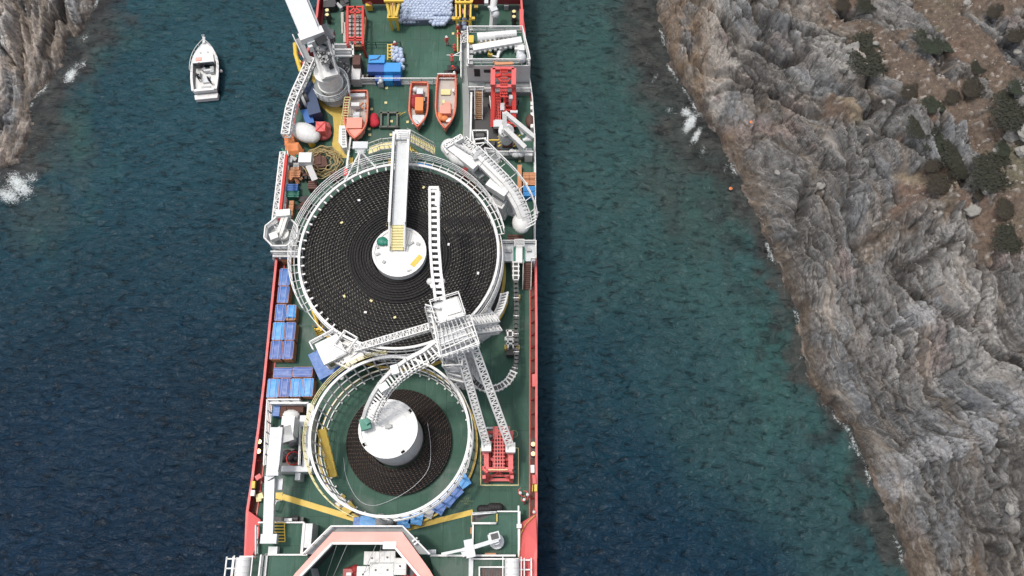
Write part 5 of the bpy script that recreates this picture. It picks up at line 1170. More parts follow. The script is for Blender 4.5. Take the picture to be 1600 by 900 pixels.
b = MB(); b.rail([p for p in [at(x, y, ZH) for x, y in ((731, 50), (731, 101), (815, 101))]], 1.1, .05, 3, 1.7); b.rail([at(733, 50, ZH), at(816, 50, ZH), at(826, 90, ZH), at(828, 101, ZH), at(823, 101, ZH)], 1.1, .05, 3, 2.4); b.build('roof_railing', WHITE, hs)
b = MB(); b.tube(at(746, 59, 5.2), at(807, 53, 5.2), .62, .5, 12); b.bar(at(748, 66, 4.9), at(806, 60, 4.9), .5, .4, 2); b.bar(at(739, 76, 5.4), at(815, 63, 5.4), .85, .5)
for k in range(9): p = at(741+8*k, 79-1.3*k, 5.2); b.bar(p, p+Vector((.1, -.5, 0)), .3, .3, 1)
for k in range(9): b.box(at(776+3.6*k, 57-.3*k, 5.85), (.2, .3, .1), 0, 1)
for k in range(8): b.box(at(752+7*k, 64.5-.6*k, 5.3), (.25, .5, .3), .2, 1)
b.build('roof_duct', [WHITE, GREY, YELLOW], hs)
b = MB(); c = at(803, 94, 4.5); 
for k in range(12):
    a0, a1 = R(60+10*k), R(70+10*k); b.bar((c.x+2.0*math.cos(a0), c.y+2.0*math.sin(a0), 4.8), (c.x+2.0*math.cos(a1), c.y+2.0*math.sin(a1), 4.8), .32, .5)
    if k % 2: b.bar((c.x+2.0*math.cos(a0), c.y+2.0*math.sin(a0), 4.7), (c.x+2.7*math.cos(a0), c.y+2.7*math.sin(a0), 4.7), .14)
b.build('curved_guide', WHITE, hs)
b = MB(); rbox(b, 732, 55, 740, 66, ZH, 5.2); b.build('yellow_box', YELLOW, hs)
b = MB()
for y in (70, 78, 86, 95): rbox(b, 732, y, 739, y+5, ZH, 5.0, (y//2) % 2)
b.bar(at(732, 68, 5.2), at(732, 100, 5.2), .15); b.build('valve_stand', [WHITE, GREY], hs)
b = MB(); b.box(at(811, 75, 4.9), (1.1, .9, .7)); b.box(at(815, 79, 4.9), (.7, .7, 1.2)); b.build('roof_box', WHITE, hs)
b = MB(); b.ball(at(813, 84, 4.7), .55); b.ball(at(815, 91, 4.7), .65); b.ball(at(811, 89, 4.7), .4); b.build('roof_sack', LGREY, hs)
b = MB(); b.bar(at(773, 100, 5.2), at(801, 99, 5.2), .35, .2); b.bar(at(770, 97, 5.2), at(803, 99.5, 5.0), .12, None, 0); b.build('timber', OWOOD, hs)
b = MB(); b.box(at(764, 79, 4.8), (.4, .6, .8), .2); b.box(at(766, 86, 4.6), (.6, .3, .5), -.3); b.build('yellow_valve', YWORN, hs)
b = MB(); rbox(b, 733, 128, 757, 140, 0, .9); rbox(b, 757, 130, 828, 144, .0, .8); b.build('lower_ledge', GRATE, hs)
b = MB(); b.rail([at(733, 143, .9), at(757, 143, .9)], 1, .05, 3, 1.2); b.rail([at(757, 145, .8), at(829, 145, .8)], 1, .05, 3, 1.2); b.build('ledge_railing', WHITE, hs)
# winch pit on the right deck
wp = thing('winch_pit', 'sunken winch area bounded by white rails at the right between house and chute', 'pit', ground_of(780, 190, 0))
b = MB(); pz = [at(x, y, .02) for x, y in ((737, 144), (800, 144), (806, 236), (737, 236))]; b.prism([(p.x, p.y) for p in pz], .003, .03); b.build('pit_floor', DARK, wp)
b = MB(); rbox(b, 734, 144, 737, 236, 0, 1.2); rbox(b, 737, 236, 832, 243, 0, .9, 1); b.rail([at(737, 243, .9), at(833, 243, .9)], 1.0, .05, 3, 1.4); b.bar(at(765, 150, 1), at(770, 195, 1), .12); b.build('pit_coaming', [WHITE, GRATE], wp)
b = MB(); z = 1.9
for q in (((738, 204), (762, 204)), ((738, 204), (740, 226)), ((762, 204), (762, 226)), ((741, 218), (760, 216)), ((742, 225), (760, 223)), ((741, 218), (742, 225))): b.bar(at(*q[0], z), at(*q[1], z), .16)
b.build('white_frame', WHITE, wp)
b = MB(); b.ball(at(750, 214, .9), .95, 14, 8, (1, .8, .7)); b.tube(at(744, 214, .9), at(757, 214, .9), .8, None, 16); b.build('cable_drum', DARK, wp)
b = MB(); b.ball(at(800+0, 238, 1.3), .45, 8, 6); b.ball(at(806, 240, 1.3), .6, 8, 6, (1, 1, .7)); b.ball(at(814, 239, 1.3), .6, 8, 6, (1.1, 1, .7)); b.build('rope_sack', LGREY, wp)
b = MB()
for k in range(24): b.box(at(rnd.uniform(768, 806), rnd.uniform(150, 228), .4), (rnd.uniform(.3, 1.1), rnd.uniform(.3, .9), rnd.uniform(.3, .9)), rnd.uniform(0, 1.5))
b.build('winch_gear', DARK, wp)
t_ = thing('steel_stair', 'long white railed stair with brown treads in the pit left of the red tower', 'stairs', ground_of(748, 165, 0), 'stairs on the ship')
b = MB(); b.stairs(at(748, 143, 3.0), at(748, 186, .1), .95, 13, 0, 1); b.build('flight', [WHITE, WOOD], t_)
t_ = thing('red_cable_tower', 'bright red steel cable machine with grid panels against the white deckhouse', 'machine', ground_of(787, 170, 2))
b = MB(); z = 5.0
for x in (770.5, 803): b.bar(at(x, 108, z), at(x-.5, 134, z), .55, .5, 1); b.bar(at(x, 135, 4.0), at(x+(0.5 if x > 800 else -1), 198, 1.2), .5, .5)
b.bar(at(770, 108, z), at(803, 108, z), .4, .5, 1); b.box(at(787, 135, 4.6), (2.6, .4, .3), 0, 1); b.build('main_frame', [RED, SALMON], t_)
b = MB()
for i in range(4): b.bar(at(782.5+3.3*i, 106, 5.8), at(782+3.3*i, 152, 4.0), .12)
for i in range(10): b.bar(at(782, 108+4.8*i, 5.8-.18*i), at(793, 108+4.8*i, 5.8-.18*i), .1)
b.bar(at(775, 119, 5), at(783, 117, 5.4), .4, .3); b.bar(at(792, 117, 5.4), at(801, 119, 5), .4, .3); b.bar(at(783, 128, 5), at(774, 118, 5), .16); b.bar(at(793, 128, 5), at(802, 118, 5), .16); b.build('grid_panel', RED, t_)
b = MB()
for (x0, y0, x1, y1) in ((771, 146, 782, 196),): 
    for i in range(4): b.bar(at(x0+3.4*i, y0, 2.6), at(x0+3.4*i+1, y1, 1.4), .1)
    for i in range(12): b.bar(at(x0, y0+4.4*i, 2.5-.1*i), at(x1+1, y0+4.4*i, 2.5-.1*i), .09)
rbox(b, 772, 147, 783, 196, .05, 1.0, 1); rbox(b, 787, 150, 803, 196, .05, 1.2, 1)
for i in range(7): b.bar(at(788, 152+6.5*i, 1.8), at(802, 155+6.5*i, 1.8), .2, .3)
b.bar(at(788, 147, 2), at(789, 196, 1.8), .3, .3); b.build('lower_grid', [RED, RED], t_)
b = MB(); rbox(b, 795, 148, 801, 154, 2, 3.6); b.box(at(803, 175, 2.4), (.9, .35, .3)); b.box(at(785, 168, 2), (.5, 1, .5), 0); b.box(at(778, 194, 1.6), (1.1, 1.0, .5)); b.build('grey_fitting', LGREY, t_)
# white knuckle-boom crane
c4 = thing('davit_crane', 'white folded davit crane with angled arms on a round pedestal, right side', 'crane', ground_of(791, 205, 3), 'cranes on the ship')
P0 = at(791, 204, 3.4); b = MB(); b.cyl((P0.x, P0.y), .95, 0, 3.4, 28); b.build('pedestal', LGREY, c4); b = MB(); b.cyl((P0.x, P0.y), .9, 3.4, 3.55, 28); b.build('turntable', WHITE, c4)
b = MB(); A1_, A2_, A3_ = at(788, 176, 6.2), at(834, 214, 4.2), at(818, 232, 3.2)
b.bar(at(789, 203, 4.6), A1_, .5, .6); b.bar(A1_, A2_, .48, .5); b.bar(at(788, 200, 4.8), at(820, 231, 3.6), .55, .55); b.bar(at(802, 216, 3.6), at(816, 236, 2.6), .3, .4); b.build('arm', WHITE, c4)
b = MB(); b.tube(at(809, 193, 4.8), at(817, 210, 4.0), .2, .16, 8); b.tube(at(817, 219, 3.4), at(830, 217, 3.4), .22, .3, 8); b.ball(at(824, 216, 3.4), .35, 8, 6); b.build('hydraulic_ram', WHITE, c4)
b = MB(); b.box(at(792, 209, 3.9), (.9, .6, .4), .5); b.box(at(786, 206, 3.8), (.4, .5, .3)); b.build('slew_motor', GREY, c4)
b = MB(); rbox(b, 820, 238, 832, 243, 0, 1.6, 0); rbox(b, 821, 231, 831, 237, 0, 1.4, 1); b.build('rest_box', [WHITE, GREY], c4)
t_ = thing('striped_winch', 'brown winch drum flanked by yellow and black striped guards under the davit crane', 'winch', ground_of(793, 222, 1))
b = MB(); b.tube(at(785, 221, 1.2), at(801, 221, 1.2), .8, None, 18); b.build('drum', BROWNST, t_)
b = MB()
for x in (780, 804, 810):
    for k in range(4): b.bar(at(x-2, 214+5*k, 1.8), at(x+3, 211+5*k, 1.8), .12)
b.bar(at(764, 219, 1.9), at(779, 219, 1.9), .14); b.build('guard', YELLOW, t_)
t_ = thing('rope_reel', 'small brown rope reel by the right rail beside the davit crane', 'reel', ground_of(829, 190, 1)); b = MB(); b.ball(at(828, 189, .8), .7, 12, 8, (.8, 1.4, .8)); b.build('rope_bundle', BROWNST, t_); b = MB()
for y in (165, 172, 182, 200): b.box(at(831, y, .6), (.35, .5, 1.1))
b.build('stand', WHITE_DIRTY, t_)

# ---- boats
def hull_shape(L, W, Hh, bowpow=2.7, sternw=0.88, n=30, s0=.52):
    st = []
    for i in range(n+1):
        s = i/n
        hw = W/2*(sternw+(1-sternw)*math.sin(min(1, s/.35)*math.pi/2))*(1-max(0, (s-s0)/(1-s0))**bowpow)
        st.append((-L/2+L*s, max(hw, .02), Hh*(1+.18*max(0, s-.5)**1.5*2)))
    return st
def work_boat(e, L, W, Hh, m_hull, m_deck, m_rim):
    st = hull_shape(L, W, Hh); b = MB(); V = []
    for y, hw, h in st: V += [(-hw, y, h), (-hw*.8, y, h*.45), (0, y, h*.05), (hw*.8, y, h*.45), (hw, y, h)]
    fs = [(i*5+j, i*5+j+1, i*5+j+6, i*5+j+5) for i in range(len(st)-1) for j in range(4)]
    b.add(V, fs, 0, True); b.add([V[i] for i in range(5)], [(0, 1, 2, 3, 4)], 0); b.build('hull', m_hull, e, True)
    b = MB(); l = [(-hw, y, h) for y, hw, h in st]; r = [(hw, y, h) for y, hw, h in st]
    b.path(l+r[::-1], .12, 6, 0, True); b.build('gunwale', m_rim, e, True)
    b = MB(); V = []
    for y, hw, h in st: V += [(-hw*.93, y, Hh*.55), (hw*.93, y, Hh*.55)]
    b.add(V, [(2*i, 2*i+1, 2*i+3, 2*i+2) for i in range(len(st)-1)], 0); b.build('floor', m_deck, e, True)
    b = MB()
    for s in (-1, 1): b.box((s*W*.28, 0, .12), (.22, L*.6, .24))
    b.build('cradle', DARK, e, True)
    return st
PALEB = paint('faded_orange_hull', (.60, .15, .09), .5, .35, (.5, .3, .2)); CREAM = paint('worn_cream_deck', (.42, .38, .34), .7, .4); ORP = paint('salmon_hatch', (.68, .27, .20), .6, .25, (.5, .2, .1))
e = thing('work_boat', 'open orange work boat with a white box amidships, leftmost of the three boats', 'boat', at(560, 189, 0), 'work boats stowed on deck', R(181))
work_boat(e, 6.9, 2.75, 1.5, PALEB, CREAM, PALEB)
b = MB(); b.box((.15, 1.3, 1.25), (1.9, 1.5, .9)); b.prism([(-1.1, 2.1), (1.1, 2.1), (.7, 2.9), (0, 3.3), (-.7, 2.9)], .8, 1.5); b.build('foredeck_hatch', ORP, e, True)
b = MB(); b.box((.1, -1.2, 1.6), (1.0, .55, .7)); b.build('console', WHITE, e, True)
b = MB(); b.box((0, .1, 1.2), (.8, .9, .6)); b.box((0, -2.9, 1.15), (1.9, .5, .5)); b.path([(-1.0, -2, 1.7), (-1.0, .3, 1.7), (1.0, .3, 1.7), (1.0, -2, 1.7)], .05, 5); b.build('engine_box', LGREY, e, True)
b = MB(); b.path([(-.9+.4*math.cos(a), -1.3+.4*math.sin(a), 1.2+a*.02) for a in np.linspace(0, 15, 40)], .07, 5); b.build('rope_coil', TARPO, e, True)
e = thing('work_boat', 'narrower orange boat carrying an orange box and red cloth, middle of the three boats', 'boat', at(656, 173, 0), 'work boats stowed on deck', R(180))
work_boat(e, 6.5, 2.3, 1.4, PALEB, CREAM, PALEB)
b = MB(); b.box((-.1, .1, 1.35), (1.0, 1.9, .8)); b.build('orange_box', ORANGE, e, True)
b = MB(); b.ball((.65, -.6, 1.1), .6, 9, 6, (.7, 1.6, .6)); b.ball((.3, -1.2, 1.2), .6, 9, 6, (1.3, .7, .6)); b.build('red_cloth', paint('dark_red_cloth', (.25, .02, .025), .8, .3), e, True)
b = MB(); b.box((-.1, -1.9, 1.2), (.8, .8, .6)); b.ball((.5, -2.3, 1.2), .38, 8, 6); b.box((0, 2.0, 1.05), (1.5, 1.3, .25)); b.box((-.1, 2.3, 1.3), (.3, .9, .2), .7); b.build('bow_locker', LGREY, e, True)
b = MB()
for k in range(9): b.ball((-.85+.1*rnd.random(), -1.2+.3*k, 1.1), .16, 7, 5)
b.build('float_line', DARK, e, True)
e = thing('work_boat', 'long orange rimmed boat with a bare grey deck and orange bundle, rightmost of three', 'boat', at(698, 169, 0), 'work boats stowed on deck', R(180))
work_boat(e, 7.8, 2.5, 1.5, PALEB, CREAM, PALEB)
b = MB(); b.box((0, 1.2, 1.3), (1.3, 1.2, .7)); b.box((-.1, .2, 1.1), (.9, .6, .4)); b.build('engine_cover', ORP, e, True)
b = MB(); b.ball((.7, 2.0, 1.2), .5, 9, 6, (.8, 1.5, .7)); b.ball((.1, 2.3, 1.2), .55, 9, 6, (1, .8, .7)); b.build('orange_bundle', TARPO, e, True)
b = MB(); b.box((-.4, 2.6, 1.2), (.6, .5, .4)); b.box((-.9, -1.6, 1.4), (.25, .4, .4)); b.build('white_box', WHITE, e, True)
b = MB(); b.box((.1, -1.7, 1.0), (1.2, .8, .12)); b.box((.3, -.1, 1.1), (.3, .5, .5)); b.build('thwart', PALEY, e, True)
b = MB(); b.rail([(-1.1, -3.8, 1.4), (1.1, -3.8, 1.4)], .5, .05, 1, .7); b.build('stern_frame', WHITE, e, True)
# red net bag and tube frame between the boats
t_ = tag(MB().ball(at(584, 188, .4), .85, 12, 8, (.75, 1.25, .6)).ball(at(586, 192, .5), .6, 10, 6, (1, 1, .6)).build('net_bag', paint('bright_red_net', (.42, .015, .03), .8, .2, scale=4, bump=.9)), 'bright red net bag lying on deck right of the leftmost work boat', 'bag')
t_ = thing('skid_frame', 'rusty steel frame lying on deck between the left and middle work boats', 'frame', ground_of(606, 185, 0))
b = MB(); z = .35
for x in (596, 607, 621): b.bar(at(x, 174, z), at(x-.5, 199, z), .22, .4)
for y in (177, 199): b.bar(at(593, y, z), at(623, y, z), .22, .4)
b.build('frame_bars', paint('rusty_green_steel', (.10, .11, .09), .7, .5), t_)
b = MB(); b.path([at(x, y, .5) for x, y in ((622, 178), (626, 176), (624, 181), (629, 177), (634, 175))], .06, 5); b.build('yellow_strap', YWORN, t_)
t_ = thing('pole_stack', 'three white and grey ventilation boxes on deck above the work boats', 'vent', ground_of(556, 123, 0))
b = MB(); b.cyl((at(556, 123, 1).x, at(556, 123, 1).y), .45, 0, 1.0, 14, 0); b.ball(at(556, 123, 1.0), .5, 10, 6, (1, 1, .5)); b.box(at(595, 131, .5), (.7, .5, .9)); b.ball(at(595, 127, 1.2), .32, 8, 6); b.build('vent_head', LGREY, t_)

# ---- motor boat on the water
e = thing('motor_boat', 'small white motor boat with open cockpit floating left of the ship', 'boat', at(326, 113, SEA), None, R(6.5))
st = hull_shape(7.8, 3.85, 1.55, 2.6, .88, 30, .42); b = MB(); V = []
for y, hw, h in st: V += [(-hw, y, h), (-hw*.86, y, h*.3), (0, y, -.35), (hw*.86, y, h*.3), (hw, y, h)]
b.add(V, [(i*5+j, i*5+j+1, i*5+j+6, i*5+j+5) for i in range(len(st)-1) for j in range(4)], 0, True); b.add(V[:5], [(0, 1, 2, 3, 4)], 0)
b.prism([(-1.6, -4.05), (1.6, -4.05), (1.5, -4.8), (-1.5, -4.8)], .1, .75); b.build('hull', WHITE, e, True)
b = MB()     # foredeck and side decks
V = []
for y, hw, h in st: V += [(-hw, y, h), (-hw+.32 if hw > .5 else -hw*.3, y, h+.04), (hw-.32 if hw > .5 else hw*.3, y, h+.04), (hw, y, h)]
fs = []
for i in range(len(st)-1):
    fs += [(i*4, i*4+1, i*4+5, i*4+4), (i*4+2, i*4+3, i*4+7, i*4+6)]
    if st[i][0] > .35: fs += [(i*4+1, i*4+2, i*4+6, i*4+5)]
b.add(V, fs, 0); b.box((0, -3.9, 1.45), (2.7, .35, .3)); b.build('side_deck', WHITE, e, True)
b = MB(); b.prism([(-1.45, .1), (1.45, .1), (1.25, 1.5), (.65, 2.4), (-.65, 2.4), (-1.25, 1.5)], 1.5, 2.05); b.build('cabin_roof', WHITE, e, True)
b = MB(); b.bar((-1.4, .0, 1.95), (1.4, .0, 1.95), .14, .5); b.build('windscreen', GLASS, e, True)
b = MB(); b.box((0, -1.8, .82), (2.9, 3.9, .08)); b.build('cockpit_floor', WHITE, e, True)
b = MB(); b.box((.95, -.6, 1.1), (.5, 1.0, .7)); b.box((-.9, -1.2, 1.1), (.5, .8, .7)); b.box((.1, -3.3, 1.0), (1.2, .4, .4)); b.box((-.2, -.4, 1.2), (.45, .4, .6)); b.build('seat', GREY, e, True)
b = MB(); b.box((.1, -1.9, 1.0), (.9, 1.1, .3)); b.box((.4, -.7, 1.25), (1.1, .3, .5)); b.build('engine_cover', LGREY, e, True)
b = MB()
for x in (-.4, .6): b.cyl((x, 1.75), .14, 2.05, 2.1, 10)
b.build('hatch', GREY, e, True); MB().box((-.65, .75, 2.1), (.8, .55, .06)).build('pink_towel', PINK, e, True)
b = MB(); l = [(-hw*.97, y, h+.55) for y, hw, h in st[12:]]; r = [(hw*.97, y, h+.55) for y, hw, h in st[12:]]; b.path(l+[(-.15, 4.5, 2.4), (.15, 4.5, 2.4)]+r[::-1], .04, 5)
for i in range(12, 30, 3): y, hw, h = st[i]; b.bar((-hw*.97, y, h), (-hw*.97, y, h+.55), .05); b.bar((hw*.97, y, h), (hw*.97, y, h+.55), .05)
b.box((0, 3.9, 2.0), (.35, 1.0, .12)); b.build('bow_rail', WHITE, e, True)
MB().ball((-1.95, -.5, .9), .26, 10, 6).build('fender', paint('pink_fender', (.8, .25, .25), .4, .05), e, True)
b = MB(); b.ball((-1.85, .9, .9), .18, 8, 6); b.ball((-1.65, -2.9, .8), .2, 8, 6); b.ball((2.0, -.6, .8), .24, 8, 6); b.build('fender', WHITE, e, True)
BOAT = e

# ---- tarpaulin covered crates down the left side
def crate(x0, y0, x1, y1, h, mat, label, z0=0.0, open_end=False):
    c, (w_, l_) = rect(x0, y0, x1, y1, z0+h); g_ = 0.03
    e = thing('covered_crate', label, 'crate', (c.x, c.y, z0), 'blue covered crates by the left bulwark')
    b = MB(); b.box((0, 0, h/2-.06), (w_-.06, l_-.06, h-.12)); b.build('crate_side', WOOD, e, True)
    b = MB()
    for s in (-1, 1):
        for k in range(4): b.bar((s*(w_/2-.01), -l_/2+.1, .15+k*(h-.3)/3), (s*(w_/2-.01), l_/2-.1, .15+k*(h-.3)/3), .04, .14); b.bar((-w_/2+.1, s*(l_/2-.01), .15+k*(h-.3)/3), (w_/2-.1, s*(l_/2-.01), .15+k*(h-.3)/3), .04, .14)
    b.build('crate_board', OWOOD, e, True)
    b = MB(); NX, NY = 7, 9; V = []
    for j in range(NY):
        for i in range(NX):
            x = -w_/2+g_+(w_-2*g_)*i/(NX-1); y = -l_/2+g_+(l_-2*g_)*j/(NY-1)
            if open_end and j == 0: y += .3+.1*math.sin(i)
            V.append((x, y, h-.02+.05*mn.noise(Vector((x*2+c.x, y*2+c.y, 0)))-(.05 if i in (0, NX-1) or j in (0, NY-1) else 0)))
    b.add(V, [(j*NX+i, j*NX+i+1, (j+1)*NX+i+1, (j+1)*NX+i) for j in range(NY-1) for i in range(NX-1)], 0, True)
    b.prism([(-w_/2+.015, -l_/2+.015+(.3 if open_end else 0)), (w_/2-.015, -l_/2+.015+(.3 if open_end else 0)), (w_/2-.015, l_/2-.015), (-w_/2+.015, l_/2-.015)], h-.22, h-.1)
    b.build('tarpaulin', mat, e, True)
    b = MB()
    for s in (-.26, .24):
        if w_ < l_: b.bar((w_*s, -l_/2+.02, h+.03), (w_*s, l_/2-.02, h+.03), .07, .02)
        else: b.bar((-w_/2+.02, l_*s, h+.03), (w_/2-.02, l_*s, h+.03), .07, .02)
    b.build('tarpaulin_seam', STRAP, e, True); return e
STRAP = paint('pale_violet_strap', (.22, .27, .50), .6, .3)
CR = [(436, 419, 453, 446, BLUE, 'blue covered crate alone in its row, topmost of the crate column'), (433.5, 447, 451, 473, BLUE, 'blue covered crate second from the top of the column, alone in its row'),
      (429.5, 475, 446, 501, BLUE, 'blue covered crate left of the bright blue one with a torn cover'), (447, 476, 462, 500, BLUE2, 'bright blue covered crate with bare timber showing at its near end'),
      (425.5, 503, 444, 531, BLUE2, 'bright blue covered crate next to the bulwark in the third row pair'), (445, 503, 461, 531, BLUE, 'darker blue crate at the right of the bright blue one, third row pair'),
      (422, 532, 440, 561, BLUE3, 'violet blue crate against the bulwark at the near end of the column'), (441, 532, 458, 561, BLUE3, 'violet blue crate at the deck side of the column\'s near end'),
      (427, 574, 457, 590, BLUE3, 'wide blue crate lying crosswise, left one of the two'), (457.6, 573, 488, 589, BLUE3, 'wide blue crate lying crosswise, right one of the two'),
      (417, 591.5, 435, 621, BLUE2, 'bright blue crate next to the bulwark, first in the row of four'), (435.5, 591, 453, 620, BLUE3, 'violet blue crate, second in the row of four from the bulwark'),
      (453.5, 591, 471, 620, BLUE2, 'bright blue crate, third in the row of four from the bulwark'), (471.5, 590.5, 489, 619.5, BLUE2, 'bright blue crate, last in the row of four nearest the small carousel'),
      (438, 398, 456, 406, NAVY, 'blue topped crate half under the white link platform')]
for i, q in enumerate(CR): crate(*q[:4], 1.5, q[4], q[5], open_end=(i in (3, 14)))
# blue boxes hugging the small carousel
def bin_(px, py, w_, l_, h, rz, mat, name, label, cat, group):
    c = at(px, py, h); e = thing(name, label, cat, (c.x, c.y, 0), group, rz)
    b = MB(); b.box((0, 0, h/2), (w_, l_, h)); b.build('box_body', mat, e, True); b = MB(); b.box((0, 0, h+.02), (w_+.06, l_+.06, .08)); b.bar((-w_/2, .1, h+.08), (w_/2, .12, h+.08), .05, .03); b.build('lid', mat, e, True)
    return e
for px, py, w_, l_, rz, lab in ((724, 751, 1.1, 1.35, 35, 'topmost blue box of the arc round the small carousel, near the red winch'), (712, 767, 1.1, 1.3, 43, 'second blue box from the top of the arc round the small carousel'),
                           (699, 780, 1.1, 1.4, 52, 'third blue box from the top of the arc round the small carousel'), (684, 792, 1.1, 1.5, 60, 'fourth blue box of the arc, just right of the grey one'),
                           (650, 810, 1.2, 1.35, 80, 'blue box of the arc just left of the grey one'), (631, 815, 1.2, 1.3, 87, 'last blue box of the arc, lowest one beside the red pipework')):
    bin_(px, py, w_, l_, 1.0, R(rz-90+90), BLUE2 if rz in (35, 80, 87) else BLUE, 'blue_box', lab, 'box', 'blue boxes round the small carousel')
bin_(667, 801, .9, 1.3, .8, R(70), GREY, 'blue_box'.replace('blue', 'grey'), 'weathered grey box in the arc of blue boxes round the small carousel', 'box', None)
bin_(560, 816, 1.0, 1.0, 1.1, 0, BLUE, 'plastic_bin', 'darker blue bin above the salmon arch, left one of two', 'bin', 'bins above the arch'); bin_(575, 815, 1.6, 1.0, 1.2, R(-4), BLUE2, 'plastic_bin', 'bright blue bin above the salmon arch, right one of two', 'bin', 'bins above the arch')
t_ = thing('scrap_pile', 'pile of dark and yellow scrap gear at the lower left foot of small carousel', 'gear', ground_of(537, 787, 0))
b = MB()
for k in range(16): b.box(at(524+24*rnd.random(), 775+20*rnd.random(), .4), (rnd.uniform(.2, .9), rnd.uniform(.2, .7), rnd.uniform(.2, .8)), rnd.uniform(0, 3), rnd.choice((0, 0, 1, 2)))
b.box(at(546, 795, .6), (1.2, .9, 1.1), .7, 1); b.build('gear', [DARK, YWORN, LGREY], t_)
t_ = thing('pump_group', 'grey pumps and dark pipes squeezed between the small carousel and the arch', 'pump', ground_of(600, 813, 0))
b = MB()
for x, s in ((595, .8), (600, .6), (610, .5)): b.ball(at(x, 814, .7), s, 10, 6)
b.tube(at(605, 816, .6), at(621, 816, .6), .4, None, 10, 1); b.tube(at(606, 809, .5), at(622, 808, .5), .25, None, 10, 1); b.bar(at(558, 801, .8), at(580, 807, .8), .25, .2, 2); b.build('pump_body', [GREY, DARK, BROWNST], t_)
# ================================================================ fore end: salmon arch, raised decks, IBC tanks
ar = thing('breakwater_arch', 'salmon pink angular breakwater wall with white edges across the lower end', 'breakwater', ground_of(570, 850, 5))
ZA = 5.5
outer = [(430, 940), (461, 896), (520, 831), (628, 831), (671, 890), (700, 940)]; inner = [(456, 940), (470, 900), (519, 849), (612, 849), (655, 900), (680, 940)]
lane = [(477, 866), (521, 823), (631, 823), (673, 866)]; lane_in = [(488, 866), (520, 831), (628, 831), (655, 866)]
b = MB(); O_, I_ = P(outer, ZA), P(inner, ZA)
for i in range(len(O_)-1):
    q = [O_[i], O_[i+1], I_[i+1], I_[i]]; b.prism([(p.x, p.y) for p in q][::-1], ZA-.35, ZA)
b.build('top_plate', PINK, ar)
b = MB()
for i in range(len(I_)-1): b.bar(I_[i]+Vector((0, 0, -.1)), I_[i+1]+Vector((0, 0, -.1)), .22, .6); 
b.box(at(609, 852, ZA-.1), (1.3, .7, .3)); b.build('edge_trim', WHITE, ar)
b = MB()
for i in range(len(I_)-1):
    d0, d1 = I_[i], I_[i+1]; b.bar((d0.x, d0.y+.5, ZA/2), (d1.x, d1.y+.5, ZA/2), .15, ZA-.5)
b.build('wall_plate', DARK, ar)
b = MB(); Ln = P(lane, ZA-.5); Op = P(lane_in, ZA-.5)
for i in range(len(Ln)-1):
    q = [Ln[i], Ln[i+1], Op[i+1], Op[i]]; b.prism([(p.x, p.y) for p in q][::-1], ZA-.7, ZA-.55)
b.build('catwalk', GRATE, ar)
b = MB(); b.rail(Ln, 1.1, .05, 3, 1.4); b.bar(at(644, 846, ZA), at(652, 840, ZA), .16); b.bar(at(647, 851, ZA), at(655, 845, ZA), .16); b.build('catwalk_railing', WHITE, ar)
b = MB()
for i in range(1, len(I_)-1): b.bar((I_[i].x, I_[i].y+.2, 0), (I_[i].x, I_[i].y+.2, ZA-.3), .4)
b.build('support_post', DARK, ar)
for (x0, y0, x1, y1) in ((526, 852, 510, 900), (543, 850, 521, 900), (588, 850, 560, 915), (596, 850, 592, 868)):
    tag(MB().bar(at(x0, y0, 5.0), at(x1, y1, .6), .045).build('guy_wire', GREY), {526: 'leftmost thin wire slanting under the salmon arch', 543: 'second thin wire from the left under the salmon arch', 588: 'thin wire slanting down to the left of the white tanks', 596: 'short wire above the white tanks under the arch'}[x0], 'wire')
# raised side decks
fd = thing('raised_deck', 'raised green deck with white edging and yellow ladder, lower left corner', 'deck', ground_of(450, 845, 2), 'raised fore decks')
z = 2.2
b = MB(); q = P([(405, 818), (475, 818), (475, 866), (405, 866)], z); b.prism([(p.x, p.y) for p in q], 0, z-.004, 1, 0); b.build('deck_block', [DECK, LGREY], fd)
b = MB(); q = P([(414, 868), (480, 868), (500, 950), (414, 950)], 3.2); b.prism([(p.x, p.y) for p in q], 0, 3.2, 1, 0); b.build('deck_block', [DECK, LGREY], fd)
b = MB(); rbox(b, 403, 815, 475, 817.5, z-.1, z+.3); rbox(b, 471, 817, 475, 866, z-.1, z+.35); rbox(b, 414, 865.5, 480, 868, 3.2, 3.5); rbox(b, 412, 866, 416, 915, 3.2, 3.5); b.build('white_edge', WHITE, fd)
b = MB(); rbox(b, 476, 818, 487, 856, 0, 2.6); b.build('vent_house', LGREY, fd)
b = MB(); rbox(b, 444, 810, 456, 814, 1, 2.2); b.build('edge_box', WHITE, fd); b = MB(); rbox(b, 430, 808, 474, 815, .1, 1.3); b.tube(at(455, 811, 1.6), at(466, 811, 1.6), .35, None, 10); b.build('dark_pipework', DARK, fd)
b = MB(); l0, l1 = at(437, 846, 2.3), at(436, 817, 2.5)
for s in (-.55, .55): b.bar(l0+Vector((s, 0, 0)), l1+Vector((s, 0, 0)), .1)
for k in range(7): p = l0+(l1-l0)*(k/6); b.bar(p-Vector((.55, 0, 0)), p+Vector((.55, 0, 0)), .1)
b.build('yellow_ladder', YELLOW, fd)
b = MB(); b.bar(at(490, 832, 1.2), at(490, 843, 1.2), .18, .5); b.build('yellow_gate', YELLOW, fd)
b = MB(); b.box(at(428, 860, 2.9), (.9, .7, .9)); b.bar(at(432, 783, 2.2), at(438, 782, 2.2), .1); b.rail([at(404, 822, 2.2), at(404, 866, 2.2)], 1, .05, 3, 1.3); b.rail([at(431, 798, 0), at(437, 782, 0)], 2.0, .05, 2, 1); b.build('winch_box', LGREY, fd)
